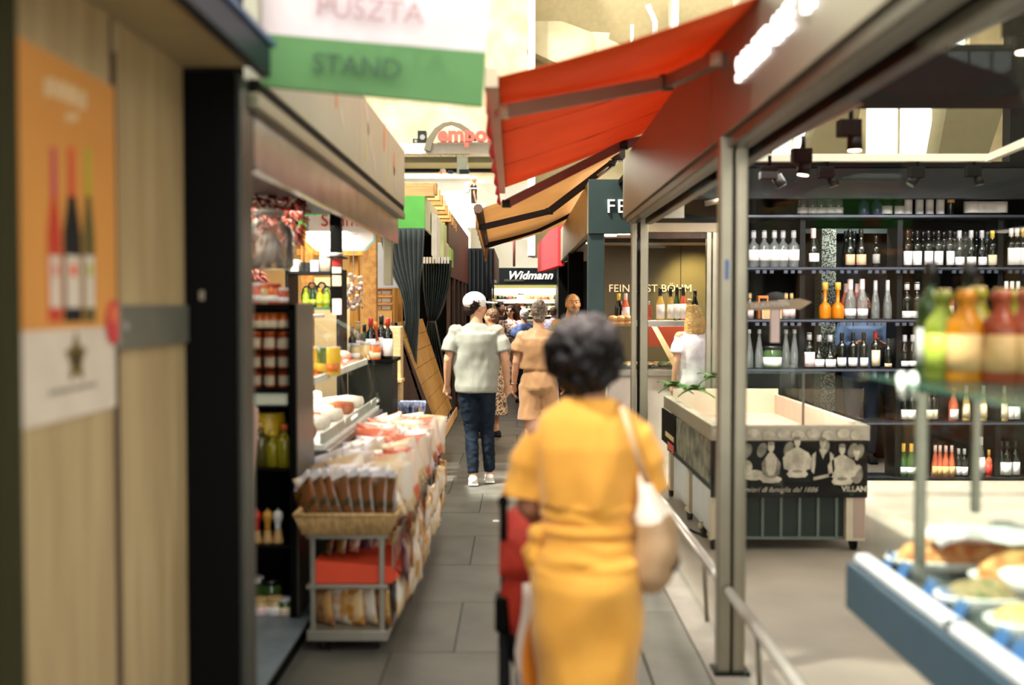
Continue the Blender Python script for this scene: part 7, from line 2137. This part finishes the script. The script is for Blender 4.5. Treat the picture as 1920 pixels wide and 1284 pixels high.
b_ = B(); tube(b_, [W(1160, 752, 3.36) + V((0, -.02, .0)), W(1170, 772, 3.24), W(1184, 820, 3.19), W(1200, 870, 3.20), W(1213, 905, 3.26)], [.010, .012, .012, .012, .012], 8, sq=.4)
part('strap', b_, mat('light tan strap', (206, 164, 124), .5), hb)
b_ = B(); tube(b_, [W(1262, 1070, 3.26), W(1272, 1058, 3.28), W(1270, 1040, 3.3)], .006, 6); part('buckle', b_, M_blackm, hb)

# stroller in front of her
sd_ = 3.92
sxm = X_(1018, sd_) + .035
stq = thing('stroller', 'black framed stroller with red canopy pushed ahead of the yellow dress', 'stroller', (sxm, sd_, 0))
M_sred = mat('stroller red cloth', (176, 44, 22), .8, rgb2=(156, 36, 18), scale=6)
M_sblk = mat('stroller black cloth', (20, 20, 22), .6)
for sx_ in (-1, 1):
    x = sxm + sx_ * .17
    b_ = B(); tube(b_, [(x, sd_ - .32, 1.02), (x, sd_ - .14, .82), (x * 1, sd_ + .05, .50), (x, sd_ + .32, .12)], .013, 10); part('frame_tube', b_, M_sblk, stq)
    b_ = B(); tube(b_, [(x, sd_ + .05, .50), (x, sd_ - .12, .28), (x - sx_ * .0, sd_ - .24, .10)], .013, 10); part('rear_leg', b_, M_sblk, stq)
    b_ = B(); box(b_, (x - .022, sd_ + .0, .44), (x + .022, sd_ + .10, .56), .008); part('hinge', b_, M_black, stq)
    for (yy, rr) in ((sd_ - .25, .075), (sd_ + .33, .065)):
        for o_ in (-.022, .022):
            b_ = B(); tube(b_, [(x + o_ - .010, yy, rr), (x + o_ + .010, yy, rr)], rr, 20); w_ = part('wheel', b_, M_black, stq)
            b_ = B(); tube(b_, [(x + o_ - .012, yy, rr), (x + o_ + .012, yy, rr)], rr * .5, 14); me = mesh_of('hub', b_, mat('blue grey hub', (90, 110, 124), .4)); me.transform(fr(stq).inverted()); put('hub', me, w_)
    b_ = B(); tube(b_, [(x, sd_ - .36, 1.03), (x, sd_ - .28, 1.01)], .018, 10); part('grip', b_, M_black, stq)
    b_ = B(); box(b_, (x - .02, sd_ - .30, .09), (x + .02, sd_ - .20, .20), .008); part('brake_housing', b_, M_black, stq)
    b_ = B(); box(b_, (x - .030, sd_ - .22, .56), (x + .022, sd_ - .12, .68), .012); part('fold_lock', b_, M_black, stq)
    b_ = B(); tube(b_, [(x, sd_ - .17, .62), (x - sx_ * .004, sd_ - .20, .30), (x, sd_ - .25, .10)], [.018, .022, .020], 10); part('support_tube', b_, M_sblk, stq)
b_ = B(); tube(b_, [(sxm - .17, sd_ - .24, .13), (sxm + .17, sd_ - .24, .13)], .012, 8); part('axle', b_, M_sblk, stq)
# seat + canopy
b_ = B(); slab(b_, [(sxm - .15, sd_ - .14, .78), (sxm + .15, sd_ - .14, .78), (sxm + .15, sd_ + .02, .42), (sxm - .15, sd_ + .02, .42)], (0, .03, .01)); part('backrest', b_, M_sblk, stq)
b_ = B(); slab(b_, [(sxm - .15, sd_ + .02, .42), (sxm + .15, sd_ + .02, .42), (sxm + .15, sd_ + .26, .44), (sxm - .15, sd_ + .26, .44)], (0, 0, .03)); part('seat', b_, M_sred, stq)
b_ = B(); rows = []
for j in range(9):
    a = R(-10) + R(120) * j / 8
    rows.append([(sxm - .185 * cos(pi * i / 12), sd_ - .04 - .20 * cos(a) , .78 + (.20 * sin(a)) * (.55 + .45 * sin(pi * i / 12))) for i in range(13)])
sheet(b_, rows, th=.006); part('canopy', b_, M_sred, stq)
for sx_ in (-1,):
    b_ = B(); x = sxm + sx_ * .18
    slab(b_, [(x, sd_ - .18, .96), (x, sd_ + .14, .98), (x, sd_ + .20, .80), (x, sd_ - .14, .76)], (.008, 0, 0)); part('canopy_side', b_, M_sred, stq)
b_ = B(); ball(b_, (sxm - .10, sd_ - .18, .66), (.085, .05, .13), 16, 10); part('rear_pouch', b_, M_sred, stq)
b_ = B(); ball(b_, (sxm - .02, sd_ - .12, .48), (.14, .06, .11), 16, 10); part('under_basket', b_, M_sblk, stq)
b_ = B(); rows = []
c = W(1000, 1200, 3.62)
for j in range(7):
    v_ = j / 6
    rows.append([(c.x - .035 + .012 * sin(j) + .03 * i - .02 * sin(pi * v_), 3.66 + .01 * i, .74 - .34 * v_) for i in range(4)])
sheet(b_, rows, th=.004); solo('muslin_cloth', b_, mat('pale muslin', (232, 216, 206), .8), 'pale muslin cloth hanging between stroller and yellow dress', 'cloth', smooth=True)
solo('litter', box(B(), (X_(923, 8.4), 8.5, .0), (X_(935, 8.4), 8.56, .006), .002), M_white, 'small white scrap of paper on the aisle floor', 'paper')
